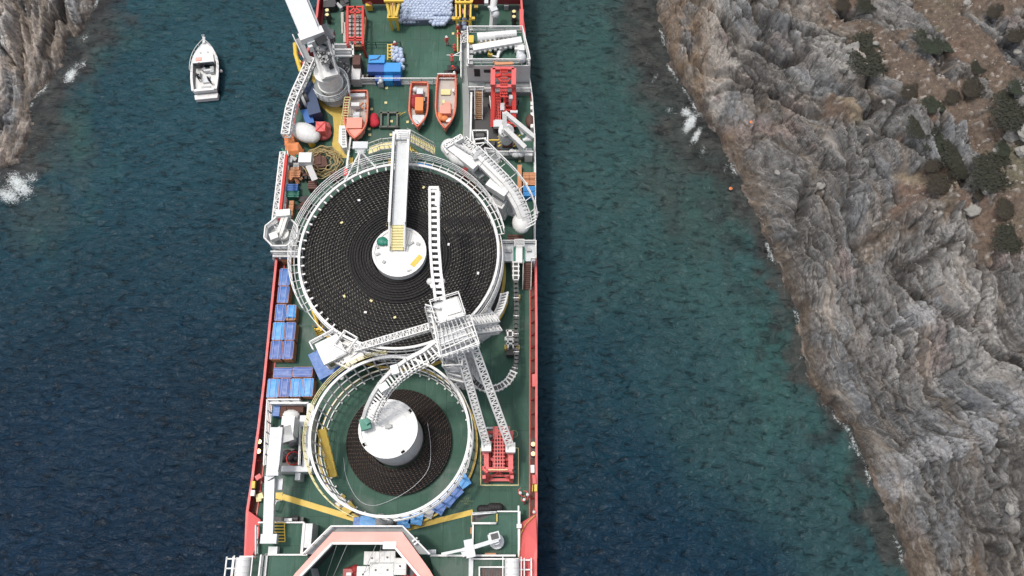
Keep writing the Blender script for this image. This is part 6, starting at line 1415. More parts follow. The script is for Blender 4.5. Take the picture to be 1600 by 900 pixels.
b = MB(); b.rail([at(402, 870, 3.0), at(380, 870, 3.0)], 1.0, .06, 2, 1); b.rail([at(413, 868, 3.2), at(409, 905, 3.2)], 1.1, .06, 4, 1); b.build('railing', WHITE, fd)
fd = thing('raised_deck', 'raised green deck with a stepped white edge and grating stair, lower right corner', 'deck', ground_of(775, 840, 2), 'raised fore decks')
b = MB(); q = P([(739, 818), (777, 800), (812, 799), (812, 866), (739, 866)], z); b.prism([(p.x, p.y) for p in q], 0, z-.004, 1, 0); b.build('deck_block', [DECK, LGREY], fd)
b = MB(); q = P([(672, 869), (733, 869), (733, 950), (690, 950)], 3.0); b.prism([(p.x, p.y) for p in q], 0, 3.0, 1, 0); q = P([(740, 873), (811, 873), (811, 950), (740, 950)], 3.1); b.prism([(p.x, p.y) for p in q], 0, 3.1, 1, 0); b.build('deck_block', [DECK, LGREY], fd)
b = MB(); rbox(b, 777, 798, 810, 800, z-.1, z+.35); rbox(b, 809, 790, 811.5, 870, z-.1, z+.5); rbox(b, 737.5, 818, 740, 868, z-.1, z+.35); rbox(b, 672, 866.5, 806, 869.5, z+.4, z+1.1); rbox(b, 737, 872, 811, 874.5, 3.1, 3.5); rbox(b, 732, 869, 739, 950, 2.6, 3.4, 1); rbox(b, 737, 816, 775, 819, z, z+.5); b.build('white_edge', [WHITE, LGREY], fd)
b = MB(); b.bar(at(738, 804, 2.2), at(776, 801, 2.2), .12, .4, 1); b.stairs(at(776, 809, 2.1), at(738, 811, .4), 1.1, 16, 1, 0); b.bar(at(737, 803, 1.6), at(737, 817, 1.6), .1, .3, 2); b.bar(at(776.5, 803, 2.4), at(776.5, 815, 2.4), .12, .3, 2); b.build('grating_stair', [DARK, LGREY, YELLOW], fd)
b = MB(); rbox(b, 750, 792, 782, 800, .1, 1.2); 
for k in range(8): b.ball(at(752+4*k, 796-3*(k > 3), 1.0), .5, 8, 6)
b.build('dark_machinery', RUBBER, fd)
b = MB(); rbox(b, 758, 864, 775, 868, z, z+.6); rbox(b, 735, 824, 739, 834, .3, 1.5); b.build('timber_chock', OWOOD, fd)
b = MB(); z2 = 3.1; b.rail([at(812, 800, z), at(811, 868, z)], .4, .06, 1, 2); b.box(at(811, 822, 3), (.5, .4, .4)); b.path([at(749, 950, 3.6), at(749, 886, 3.6), at(792, 886, 3.6)], .12, 4); b.build('low_railing', WHITE, fd)
b = MB(); rbox(b, 751, 888, 790, 950, 3.1, 3.2, 0)
for k in range(9): rbox(b, 752+4.2*k, 889, 753.5+4.2*k, 950, 3.2, 3.24, 1)
b.build('floor_grating', [DARK, BROWNST], fd)
cc = thing('davit_crane', 'slim grey davit crane with one straight arm on the lower right raised deck', 'crane', ground_of(776, 850, 3), 'cranes on the ship')
b = MB(); b.cyl((at(776, 846, 3).x, at(776, 846, 3).y), .75, 2.2, 3.1, 20); b.cyl((at(776, 846, 3).x, at(776, 846, 3).y), .4, 3, 4.6, 16); b.build('pedestal', LGREY, cc)
b = MB(); b.bar(at(779, 843, 5), at(737, 856, 5), .4, .5); b.bar(at(737, 856, 4.9), at(690, 866, 4.7), .26, .3); b.box(at(734, 857, 5), (.9, 1.7, .6), .2); b.box(at(727, 862, 4.6), (.8, .8, .4), .4); b.build('arm', LGREY, cc)
b = MB(); b.box(at(773, 838, 5), (1.0, .8, .7), .25, 1); b.box(at(773, 838, 5.35), (.75, .55, .1), .25, 0); b.box(at(766, 841, 5), (.4, .7, .4), .2, 1); b.build('winch_motor', [DARK, LGREY], cc)
tag(MB().box(at(675, 863, 3.1), (.8, .5, .5)).box(at(675, 862, 3.3), (.5, .3, .5)).build('deck_light', LGREY), 'small grey deck light box at the right foot of the salmon arch', 'light')
# IBC tanks on pallets
ib = []
for i, (x, y, rzz, lab) in enumerate(((581, 872, 0, 'white tank at the upper left of the group under the arch'), (605, 871, 0, 'white tank at the top, nearest the arch trim'), (625, 885, 90, 'white tank turned sideways, rightmost of the group'),
                                    (587, 891, 90, 'white tank in the middle of the group'), (605.5, 891, 90, 'white tank between the middle and the sideways one'), (567, 898, 90, 'white tank at the left beside the red machine'))):
    c = at(x, y, 1.9)
    if i == 0:
        e = thing('water_tank', lab, 'tank', (c.x, c.y, 0), 'white cube tanks under the arch', R(rzz)); b = MB(); w_, l_ = 1.62, 1.28
        b.box((0, 0, 1.0), (w_, l_, 1.7)); b.box((0, 0, 1.87), (w_*.94, l_*.94, .1)); b.build('tank_body', WHITE, e, True)
        b = MB(); 
        for s in (-.3, .3): b.bar((s, -l_/2, 1.93), (s, l_/2, 1.93), .06, .03)
        b.build('tank_groove', LGREY, e, True)
        MB().cyl((0.02, 0), .1, 1.9, 2.0, 12).build('filler_cap', DARK, e, True); MB().box((0, 0, .08), (w_, l_, .14)).build('pallet', WOOD, e, True); ib0 = e
        KIDS[e.name] = list(e.children)
    else:
        bpy.context.view_layer.update(); copy_tree(ib0, (c.x, c.y, 0), R(rzz), lab)
t_ = thing('red_pump', 'dark red pump machine left of the white tanks under the arch', 'pump', ground_of(551, 892, 1)); b = MB(); b.tube(at(541, 897, .9), at(558, 892, .9), .6, None, 16); b.ball(at(555, 889, 1.3), .45, 10, 6); b.box(at(545, 897, 1.1), (1.0, 1.0, 1.0)); b.build('pump_body', HULLRED, t_); b = MB(); b.box(at(545, 897, 2.0), (.5, .3, .1)); b.build('label_plate', WHITE, t_)
t_ = thing('hose_reel', 'dark hose reel with a red hose under the right leg of the arch', 'reel', ground_of(642, 890, 1)); b = MB(); p = at(642, 893, .9); b.cyl((p.x, p.y), 1.1, .1, .8, 24); b.build('reel_drum', DARK, t_); b = MB()
for r_ in (.5, .75, 1.0): b.path([(p.x+r_*math.cos(a), p.y+r_*math.sin(a), .9) for a in np.linspace(0, 2*math.pi, 20, endpoint=False)], .07, 5, 0, True)
b.build('hose', RED, t_)
# life raft canisters on their overhanging baskets
for (x, y, lab) in ((377, 888, 'white life raft canister in an open frame beyond the lower left hull edge'), (798, 890, 'white ribbed life raft canister on the lower right deck')):
    zc = 4.2; p = at(x+2, y, zc); e = thing('life_raft', lab, 'life raft', (p.x, p.y, 3.2), 'life raft canisters')
    b = MB(); b.tube(p+Vector((0, -1.2, 0)), p+Vector((0, 1.0, 0)), .72, None, 18); b.build('canister', WHITE, e)
    b = MB()
    for k in range(4): b.ring((0, 0), .01, .02, 0, .01, 4); q = p+Vector((0, -1.0+.55*k, 0)); b.tube(q, q+Vector((0, .08, 0)), .76, None, 18)
    b.build('canister_band', LGREY, e)
    b = MB()
    for s in ((-1 if x < 500 else 1),):
        for yy in (-1.0, 0, .9): b.bar(p+Vector((0, yy, -.7)), p+Vector((s*1.9, yy, -.7)), .13)
        b.bar(p+Vector((s*1.9, -1.2, -.7)), p+Vector((s*1.9, 1.1, -.7)), .13); b.bar(p+Vector((s*1.2, -1.2, -.5)), p+Vector((s*1.2, 1.1, -.5)), .12)
    for s in (-.9, .9): b.bar(p+Vector((s, -1.3, .1)), p+Vector((s, 1.2, .1)), .1); b.bar(p+Vector((s, -1.3, -.9)), p+Vector((s, -1.3, .1)), .1)
    b.build('cradle', WHITE, e)
# bollards
for i, (x0, y0, x1, y1, lab) in enumerate(((405, 690, 404, 705, 'brass topped twin bollard by the left bulwark beside the pit'), (833, 694, 833, 709, 'brass topped twin bollard inside the right bulwark beside the red winch'), (511, 16, 511, 23, 'dark twin bollard with pale tops on the upper left deck corner'), (803, 18, 803, 26, 'dark twin bollard with pale tops on the upper right deck corner'))):
    e = thing('twin_bollard', lab, 'bollard', ground_of(x0, y0, 1.0), 'twin bollards'); b = MB()
    hh = 1.6 if y0 < 100 else 1.0
    for x, y in ((x0, y0), (x1, y1)): p = at(x, y, hh); b.cyl((p.x, p.y), .28, 0, hh, 16)
    pm = (at(x0, y0, 0)+at(x1, y1, 0))/2; b.box((pm.x, pm.y, .06), (.9, 2.2, .1)); b.build('post', DARK, e)
    b = MB()
    for x, y in ((x0, y0), (x1, y1)): p = at(x, y, hh); b.cyl((p.x, p.y), .24, hh, hh+.06, 16)
    b.build('cap', PALEY if y0 < 100 else BRASS, e)
b = MB()
for (x, y, x1, y1) in ((400, 748, 408, 743),): b.bar(at(x, y, 1.2), at(x1, y1, 1.2), .5, .3, 0)
b.bar(at(397, 752, 1.2), at(396, 763, 1.2), .35, .4, 1); b.bar(at(396, 766, 1.2), at(395, 775, 1.2), .4, .4, 2); b.build('fairlead', [SALMON, YELLOW, WHITE_DIRTY], ship)
b = MB(); b.bar(at(834, 742, 1.4), at(835, 756, 1.4), .35, .3, 0); b.bar(at(837, 757, 1.5), at(837, 768, 1.5), .3, .3, 1); b.box(at(832, 733, 1.3), (.4, .8, .5), 0, 2); b.box(at(834, 595, .9), (.35, 1.4, .5), 0, 0); b.bar(at(833, 750, .5), at(832, 768, .5), .08, .08, 1); b.build('fairlead', [SALMON, YELLOW, WHITE_DIRTY], ship)
tag(MB().box(at(407, 776, .4), (.7, .6, .7), .4).box(at(405, 780, .5), (.5, .5, .4), .2).build('mooring_roller', PALEY), 'small cream mooring roller by the left bulwark near the yellow strip', 'roller')

# ================================================================ stern end
t_ = thing('red_rack', 'red steel rack with cross braces over a pallet of grey parts, upper left deck', 'rack', ground_of(555, 40, 1))
b = MB(); zt = 2.6
for x in (543, 567): b.bar(at(x, 10, zt), at(x, 70, zt), .28); 
b.bar(at(555, 10, zt), at(555, 70, zt), .2)
for y in (11, 20, 59, 63): b.bar(at(543, y, zt), at(567, y, zt), .2)
b.bar(at(543, 22, zt), at(555, 12, zt), .2); b.bar(at(567, 22, zt), at(555, 12, zt), .2)
for x in (543, 567):
    for y in (11, 70): p = ground_of(x, y, zt); b.bar(p, p+Vector((0, 0, zt)), .25)
b.build('rack_frame', RED, t_)
b = MB(); c, (w_, l_) = rect(545, 22, 570, 72, 1.0); b.box((c.x, c.y, .5), (w_, l_, .8), 0, 0); b.build('pallet_load', WOOD, t_)
b = MB()
for i in range(4):
    for j in range(7): b.box(at(547+6*i, 27+6.4*j, 1.15), (.38, .42, .3), .1*i, (i+j) % 2)
b.build('load_block', [CREAM, GREY], t_)
for (x0, y0, x1, y1, lab) in ((535, 20, 536, 53, 'pinkish beam lying on deck left of the red rack'), (538, 36, 539, 67, 'thin pale beam lying on deck close by the red rack')):
    tag(MB().bar(at(x0, y0, .25), at(x1, y1, .25), .3, .3).bar(at(x0, y0, .1), at(x1, y1, .1), .4, .1).build('timber_beam', CREAM), lab, 'beam')
# dark aft strip
t_ = thing('mooring_machinery', 'dark mooring machinery in the shade at the very top left of deck', 'machinery', ground_of(525, 5, 0))
b = MB()
for k in range(22): b.box(at(rnd.uniform(508, 542), rnd.uniform(-6, 12), .5), (rnd.uniform(.3, 1.5), rnd.uniform(.3, 1.2), rnd.uniform(.4, 1.2)), rnd.uniform(0, 1), 0 if k % 5 else 1)
b.build('machinery', [DARK, GREY], t_)
for (xs, lab) in ((((601, 608, 617, 628), (603, 28)), 'yellow tapering steel frame at the top edge left of the float heap'), (((715, 722, 731, 740), (723, 30)), 'yellow tall steel frame at the top edge right of the float heap')):
    xx, _ = xs; e = thing('yellow_gantry', lab, 'gantry', ground_of(xx[1], 25, 2), 'yellow steel gantries'); b = MB()
    if xx[0] < 700:
        b.bar(at(601, -10, 4.2), at(609, 25, 2.8), .32, .3); b.bar(at(627, -10, 4.2), at(619, 25, 2.8), .32, .3); b.bar(at(610, -8, 4), at(612, 26, 2.6), .3, .3); b.bar(at(616, -8, 4), at(616, 26, 2.6), .3, .3); b.box(at(614, 27, 2.4), (1.4, .7, .6)); b.bar(at(600, 2, 4), at(630, 2, 4), .25, .3)
        for x in (609, 619): p = ground_of(x, 28, 2.4); b.bar(p, p+Vector((0, 0, 2.3)), .3)
    else:
        for x in (712, 718, 727, 736): b.bar(at(x, -10, 3.4), at(x+(1 if x < 720 else -1), 28, 2.8), .22, .3)
        for y in (-3, 4): b.bar(at(711, y, 3.4), at(737, y, 3.4), .28, .3)
        b.bar(at(736, 6, 3.2), at(742, -8, 3.4), .2); b.box(at(712, 29, 2.6), (.9, .4, .3)); b.box(at(739, 29, 2.6), (.5, .35, .3))
        for x in (713, 735): p = ground_of(x, 29, 2.6); b.bar(p, p+Vector((0, 0, 2.5)), .25)
    b.build('frame_bars', YELLOW, e)
    b = MB()
    if xx[0] < 700: b.bar(at(613, -8, 2.5), at(614, 24, 2.2), .5, .5, 1)
    else: b.bar(at(715, -8, 2.2), at(715, 26, 2.0), .5, .6, 0); b.bar(at(732, -8, 2.2), at(732, 26, 2.0), .5, .6, 0); b.bar(at(723, 14, 2.4), at(724, 22, 2.4), .2, .2, 1)
    b.build('channel', [BROWNST, PINK], e)
t_ = thing('stern_roller_frame', 'dark red crosswise beam at the top edge behind the float heap', 'beam', ground_of(650, -4, 1)); b = MB(); b.bar(at(566, -2, 1.6), at(814, -2, 1.6), .8, 1.2); b.bar(at(560, -10, 2), at(580, 8, 1.2), .3, .3); b.build('beam_body', paint('deep_red_paint', (.2, .025, .03), .6, .3), t_)
tag(MB().box(at(577, 10, .8), (.8, .6, 1.0)).box(at(577, 6, .9), (.5, .5, 1.2), .3).build('deck_box', YELLOW), 'yellow orange box below the dark red beam at the top edge', 'box')
for (x, y, lab) in ((744, 10, 'yellow deck box right of the yellow frame at the top'),):
    tag(MB().box(at(x, y, .5), (.4, .4, .9)).box(at(x, y, 1.0), (.5, .5, .1)).build('deck_box', YWORN), lab, 'box')
# heap of blue grey floats, every one its own object
fl = None; n_f = 0; rn = random.Random(21)
def add_float(c, rz, tilt, lab):
    global fl, n_f
    if fl is None:
        b = MB(); b.ball((0, 0, 0), .315, 10, 8, (1, 1, 1.25)); b.ring((0, 0), .30, .33, -.04, .04, 12, 0); me_o = b.build('plastic_float', FLOAT); fl = me_o; o = fl
        tag(o, lab, 'float', 'grey blue floats')
    else: o = fl.copy(); COL.objects.link(o); o['label'] = lab; o['group'] = 'grey blue floats'
    o.location = c; o.rotation_euler = (tilt, rn.uniform(-.3, .3), rz); n_f += 1
HEAP = 'grey blue plastic float packed among the large heap at the top'
for r_ in range(9):
    y = 1 + 4.0*r_; x0 = 632 - .7*r_ + (2 if r_ % 2 else 0); x1 = 710 - max(0, (r_-6))*4
    for k in range(int((x1-x0)/5.2)):
        x = x0+5.2*k+rn.uniform(-.6, .6); yy = y + (4.0 if (r_ > 5 and k > 9) else 0) - (2.0 if (r_ == 8 and 4 < k < 9) else 0)
        if r_ == 8 and 5 < k < 9: continue
        add_float(at(x, yy+rn.uniform(-.5, .5), 1.9-.16*r_), rn.uniform(0, 3), R(60+rn.uniform(-25, 25)), HEAP)
tag(MB().prism([(p.x, p.y) for p in P([(630, 0), (712, 0), (709, 28), (628, 31)], 1.2)], .02, 1.0).build('float_netting', paint('dark_netting', (.12, .14, .19), .8, .3)), 'dark netting bundle under the large heap of floats', 'netting')
for k, (x, y) in enumerate(((614, 75), (620, 76), (626, 78), (613, 80), (619, 81), (626, 83), (614, 86), (620, 88), (627, 88), (623, 94), (629, 95), (626, 101), (616, 92), (629, 106))): add_float(at(x, y, .9), rn.uniform(0, 3), R(50), 'grey blue plastic float in the small heap beside the blue crates')
for x, y in ((726, 30), (725, 37), (726, 43)): add_float(at(x, y, 1.0), rn.uniform(0, 3), R(30), 'grey blue float lying in the narrow yellow railed gangway')
# blue crates of the aft deck
for (x0, y0, x1, y1, h, mt, lab) in ((576, 86, 601, 98, 2.2, BLUE2, 'light blue flat crate, topmost of the aft crates, with a folded strap'), (574, 100, 600, 112, 1.9, BLUE3, 'violet blue crate below the light blue one with the strap'),
                               (600, 98, 626, 112, 1.9, BLUE2, 'light blue crate right of the violet one on the aft deck'), (586, 113, 600, 126, 1.2, BLUE3, 'small violet crate half behind the white railing'), (600, 113, 614, 126, 1.2, BLUE2, 'light blue crate between two violet ones by the railing'), (615, 113, 626, 126, 1.2, BLUE3, 'small violet crate at the right end by the railing')):
    c, (w_, l_) = rect(x0, y0, x1, y1, h); e = thing('storage_crate', lab, 'crate', (c.x, c.y, 0), 'blue crates on the aft deck')
    b = MB(); b.box((0, 0, (h-.1)/2), (w_-.06, l_-.06, h-.1)); b.build('crate_side', mt, e, True); b = MB(); b.box((0, 0, h-.06), (w_, l_, .12)); b.build('lid', mt, e, True)
    if y0 == 86:
        b = MB(); b.bar((-.9, -.2, h+.04), (.3, 0, h+.04), .12, .06); b.bar((0, -.05, h+.05), (.5, .45, h+.05), .1, .06); b.build('strap', NAVY, e, True)
t_ = thing('yellow_ladder_frame', 'upright yellow ladder frame left of the small float heap', 'ladder', ground_of(609, 80, 1)); b = MB()
for s in (-3, 3): b.bar(at(609+s, 69, 1.2), at(609+s, 94, 1.0), .14, .2)
for k in range(5): b.bar(at(606, 70+5*k, 1.2), at(612, 70+5*k, 1.2), .12)
b.build('ladder_bars', YELLOW, t_)
t_ = thing('white_cabinet', 'white cabinet with a dark top between the crane and the blue crates', 'cabinet', ground_of(556, 108, 1)); b = MB(); rbox(b, 549, 102, 563, 124, 0, 1.6); b.build('cabinet_body', WHITE, t_); b = MB(); rbox(b, 551, 86, 563, 101, 0, 2.4); b.build('cabinet_top', BROWNST, t_); b = MB(); b.rail([at(566, 95, 0), at(566, 126, 0)], 1.4, .06, 2, 1.2); b.build('side_rail', WHITE, t_)
b = MB(); rbox(b, 566, 118, 588, 126, 0, .7, 0); 
for k in range(7): b.box(at(568+3*k, 121, .8), (.4, .5, .4), .2*k, k % 2)
tag(b.build('pallet_goods', [CREAM, DARK]), 'low pallet of mixed pale goods left of the blue crates', 'pallet')
# white jib crane at the upper right
cj = thing('jib_crane', 'small white folded jib crane standing on the upper right deck', 'crane', ground_of(770, 30, 1), 'cranes on the ship')
b = MB(); b.tube(at(773, -8, 4.5), at(770, 16, 3.5), .5, .4, 10); b.bar(at(769, 16, 3.5), at(767, 42, 1.6), .4, .4); b.bar(at(763, 12, 3.2), at(770, 8, 3.6), .25); b.build('arm', WHITE, cj)
b = MB(); b.ball(at(774, 22, 3.2), .55, 10, 7); b.box(at(771, 15, 3.6), (.9, .9, .7), .4); b.box(at(760, 4, 3), (.5, .6, .5)); g = ground_of(771, 20, 2.5); b.cyl((g.x, g.y), .45, 0, 3.0, 16); b.build('column', LGREY, cj)
tag(MB().box(at(791, 8, .5), (.6, 1.0, .9)).box(at(791, 4, 1.0), (.8, .4, .4)).build('winch_unit', GREY), 'small grey winch unit in the shade at the top right deck', 'winch')
# stern gangway post
t_ = thing('yellow_gangway', 'narrow gangway with yellow rails leading up beside the right deckhouse', 'gangway', ground_of(723, 60, 0)); b = MB()
b.bar(at(715, 48, 1.1), at(715, 82, 1.1), .14, .3); b.bar(at(733, 33, 1.1), at(733, 46, 1.1), .14, .3); b.bar(at(717, 33, 1.1), at(733, 33, 1.1), .12, .12)
b.build('yellow_rail', YELLOW, t_); b = MB(); flat(b, [(718, 35), (732, 35), (732, 62), (720, 68)][::-1], 0.012); b.build('floor_plate', DARK, t_)
b = MB()
for k in range(8): b.bar(at(722+1.2*(k%2), 50+2.4*k, .9), at(729, 48+2.4*k, .9), .1)
b.bar(at(698, 86, 1.2), at(717, 87, 1.2), .08); b.bar(at(708, 87, 1.2), at(722, 80, 1.2), .1); b.build('chain_rung', WHITE, t_)

# ================================================================ clutter on the left side deck
e = thing('shipping_container', 'long dark navy container standing beside the yellow walkway under the crane', 'container', ground_of(489, 160, 1)); b = MB()
p0, p1 = at(478, 138, 2.4), at(494, 180, 2.4); b.bar(at(482, 136, 1.1), at(495, 185, 1.1), 1.5, 2.2); b.build('container_body', NAVY, e)
e = thing('dark_winch', 'big dark winch in a dark frame at the left edge by the lattice boom', 'winch', ground_of(475, 150, 1)); b = MB()
rbox(b, 469, 136, 484, 168, .1, 1.4); b.tube(at(466, 158, 2), at(480, 152, 2), .85, None, 16); b.tube(at(460, 153, 1.9), at(468, 156, 1.9), .5, None, 12); b.build('winch_body', DARK, e); b = MB(); b.tube(at(472, 157, 2.1), at(476, 155.5, 2.1), .95, None, 18); b.build('drum_flange', GREY, e)
tag(MB().prism([(p.x, p.y) for p in P([(470, 172), (484, 169), (491, 191), (478, 193)], 1.6)], 0, 1.6).build('blue_bin', BLUE), 'plain blue bin standing above the white hood, left side deck', 'bin')
e = thing('white_hood', 'smooth white rounded hood on a yellow foot beside the orange heap', 'hood', ground_of(478, 207, 1)); b = MB()
for i in range(7): t = i/6; b.ball(at(468+20*t, 203+9*t, 1.6-.2*t), 1.0+.25*math.sin(t*3.1), 14, 8, (1, 1, .75))
b.build('hood_shell', WHITE, e); b = MB(); b.cyl((at(486, 222, .6).x, at(486, 222, .6).y), .45, 0, 1.1, 14); b.build('foot', YELLOW, e); b = MB(); b.bar(at(468, 215, .9), at(480, 216, .9), .12); b.bar(at(470, 219, .6), at(480, 219, .6), .3); b.build('support_bar', GREY, e)
e = thing('red_crate', 'salmon red crate with a cross braced lid right of the white hood', 'crate', ground_of(502, 204, 1)); b = MB(); rbox(b, 493, 190, 508, 205, 0, 2.0); b.build('crate_body', SALMON, e); b = MB(); b.bar(at(493, 190, 2.04), at(508, 205, 2.04), .1); b.bar(at(508, 190, 2.04), at(493, 205, 2.04), .1); b.build('lid_brace', RED, e)
tag(MB().ball(at(504, 208, .5), 1.15, 12, 8, (1, .9, .5)).ball(at(509, 200, .5), .7, 10, 6, (1, 1.3, .6)).build('red_cover', paint('dull_red_cover', (.42, .09, .09), .7, .3, bump=.8)), 'dull red cover bunched round the foot of the red crate', 'cover')
b = MB(); V = []
for i in range(17):
    for j in range(17):
        x, y = i/16, j/16; q = at(441+30*x, 209+31*y, 1.4); ee = max(abs(x-.5), abs(y-.5))*2
        if (y < .45 and x > .62) or (y > .6 and x < .28): q = at(441+30*min(max(x, .28 if y > .6 else 0), .62 if y < .45 else 1), 209+31*y, 1.4)
        V.append((q.x, q.y, (1.55+.45*mn.noise(Vector((q.x*1.1, q.y*1.1, 2)))+.12*mn.noise(Vector((q.x*5, q.y*5, 2))))*(1 if ee < .85 else .05)))
b.add(V, [(i*17+j, i*17+j+1, (i+1)*17+j+1, (i+1)*17+j) for i in range(16) for j in range(16)], 0, True)
tag(b.build('orange_tarpaulin', TARPO), 'orange tarpaulin bundled over a heap at the left ship edge', 'tarpaulin')
e = thing('hose_coil', 'large loose coil of tan hose lying on deck left of the big carousel', 'hose', ground_of(504, 256, .4)); b = MB(); pts = []
for k in range(420):
    a = k*.157; r_ = 1.25+.85*(.5+.5*math.sin(k*.047))+.12*math.sin(k*1.3); pts.append(at(505, 256, .3)+Vector((r_*1.05*math.cos(a)+.3*math.sin(k*.02), r_*.95*math.sin(a)+.3*math.cos(k*.031), .15+.0014*k)))
b.path(pts, .065, 5); b.path([at(488, 240, .6), at(492, 232, .7), at(504, 228, .7), at(510, 232, .5)], .07, 5); b.build('hose', ROPE, e)
tag(MB().box(at(500, 256, .4), (1.8, 1.4, .6), .3).box(at(497, 250, .5), (.8, 1.6, .7), .1).build('rusty_gear', BROWNST), 'rusty gear lying inside the coil of tan hose', 'gear')
e = thing('white_chute_post', 'white boxy post with a slanting white spout in front of the hose coil', 'post', ground_of(480, 255, 2)); b = MB(); b.box(at(478, 249, 3.2), (1.5, 1.3, 1.0)); g = ground_of(480, 250, 2.5); b.bar(g+Vector((0, 0, 0)), g+Vector((0, 0, 2.9)), .5); b.build('head_box', WHITE, e); b = MB(); b.bar(at(482, 258, 3.0), at(492, 281, 2.0), .75, .4); b.build('spout', WHITE, e)
for (nm, x0, y0, x1, y1, h, mt, lab, cat) in (('blue_crate', 447, 287, 465, 298, 1.2, BLUE, 'blue box on the left side deck left of the brown machinery', 'box'), ('green_box', 447, 298, 467, 308, 1.0, GREENP, 'green box directly below the blue one on the left side deck', 'box'),
                                   ('wooden_crate', 455, 266, 469, 277, 1.0, OWOOD, 'pinkish wooden crate above the blue box, left side deck', 'crate'), ('wire_cage', 458, 254, 467, 264, .9, GREY, 'small grey cage above the pinkish wooden crate', 'cage'),
                                   ('wooden_crate', 451, 313, 458, 337, .9, OWOOD, 'tall narrow wooden crate above the octagonal crane base', 'crate'), ('brown_crate', 481, 282, 495, 295, 1.2, BROWNST, 'dark brown crate at the tip of the white spout', 'crate'), ('brown_crate', 516, 268, 531, 280, 1.0, BROWNST, 'dark brown crate tucked against the big carousel walkway', 'crate'),
                                   ('brown_crate', 793, 366, 817, 380, 1.3, BROWNST, 'dark brown wooden crate above the right side platform', 'crate')):
    c, (w_, l_) = rect(x0, y0, x1, y1, h); e = thing(nm, lab, cat, (c.x, c.y, 0)); b = MB(); b.box((0, 0, h/2-.05), (w_-.08, l_-.08, h-.1)); b.build('crate_body', mt, e, True); b = MB()
    for k in range(4): b.box((0, -l_/2+l_*(k+.5)/4, h-.05), (w_, l_/4-.06, .09))
    b.build('lid_board', mt, e, True)
for (x0, y0, n, seed, lab, mats) in ((476, 268, 20, 5, 'rusty brown machinery crowding the left side deck below the hose coil', None), (476, 322, 20, 9, 'dark hoses and machinery between the crane base and the big carousel', None), (462, 272, 12, 12, 'tan planks and pipes beside the white spout post', 1), (452, 246, 10, 15, 'green and grey valves at the left edge beside the red boom', 2)):
    r2_ = random.Random(seed); b = MB()
    for k in range(n):
        sx_, sy_ = (9, 12) if mats is None else (8, 8); p = at(x0+r2_.uniform(-sx_, sx_), y0+r2_.uniform(-sy_, sy_), .5)
        if k % 3 == 0: q = p+Vector((r2_.uniform(-1.4, 1.4), r2_.uniform(-1.4, 1.4), r2_.uniform(-.2, .4))); b.tube(p, q, .14, None, 8, 1 if mats is None else 0)
        else: b.box(p, (r2_.uniform(.25, 1.1), r2_.uniform(.25, 1.0), r2_.uniform(.3, 1.0)), r2_.uniform(0, 3), k % 2)
    tag(b.build('deck_machinery', [BROWNST, RUBBER] if mats is None else ([OWOOD, WOOD] if mats == 1 else [GREENP, GREY])), lab, 'machinery')
# crates at the right edge
for i, (x0, y0, x1, y1, mt, nm, lab) in enumerate(((817, 269, 827, 279, OWOOD, 'wooden_crate', 'upper left orange brown crate of the four by the right rail'), (827, 269, 837, 279, OWOOD, 'wooden_crate', 'upper right orange brown crate of the four by the right rail'), (817, 280, 827, 289, OWOOD, 'wooden_crate', 'lower left orange brown crate of the four, with a white label'), (827, 280, 837, 289, OWOOD, 'wooden_crate', 'lower right orange brown crate of the four by the right rail'),
                                    (817, 290.5, 837, 298, BLUE2, 'blue_container', 'bright blue low box just below the four orange brown crates'), (817, 299, 837, 306, BLUE2, 'blue_container', 'second bright blue low box, lowest of the stack by the right rail'))):
    c, (w_, l_) = rect(x0, y0, x1, y1, 1.3); e = thing(nm, lab, 'crate' if i < 4 else 'box', (c.x, c.y, 0), 'crates by the right rail'); b = MB(); b.box((0, 0, .6), (w_-.05, l_-.05, 1.2)); b.build('crate_body', mt, e, True); b = MB()
    for k in range(4): b.box((0, -l_/2+l_*(k+.5)/4, 1.24), (w_-.03, l_/4-.05, .07))
    b.build('lid_board', mt, e, True)
    if i == 2: MB().box((.1, -.15, 1.29), (.22, .2, .02)).build('white_label', WHITE, e, True)
tag(MB().bar(at(812, 259, .5), at(812, 306, .5), .55, .5).bar(at(812, 259, .9), at(812, 306, .9), .45, .08).build('timber_beam', OWOOD), 'long orange timber beam lying left of the four brown crates', 'beam')
t_ = thing('red_drum', 'dark red drum and pole against the walkway at the upper right of the big coil', 'drum', ground_of(727, 268, 1)); b = MB(); b.cyl((at(727, 268, 1).x, at(727, 268, 1).y), .5, 0, 1.2, 16); b.bar(at(730, 262, 1.5), at(731, 290, 1.5), .1); b.build('drum_body', RED, t_)
tag(MB().prism([(p.x, p.y) for p in P([(652, 254), (673, 256), (673, 261), (652, 259)], .5)], .01, .5).build('blue_cover', BLUE2), 'bright blue cover lying behind the big carousel railing', 'cover')
for x, y in ((548, 246), (549, 254)): pass
b = MB(); rbox(b, 546, 246, 551, 255, .0, .12); tag(b.build('yellow_plate', YELLOW), 'yellow plate lying on deck by the white tripod foot', 'plate')
b = MB(); rbox(b, 607, 248, 611, 256, .0, .12); tag(b.build('yellow_plate', YELLOW), 'yellow plate lying on deck just left of the foot bridge', 'plate')

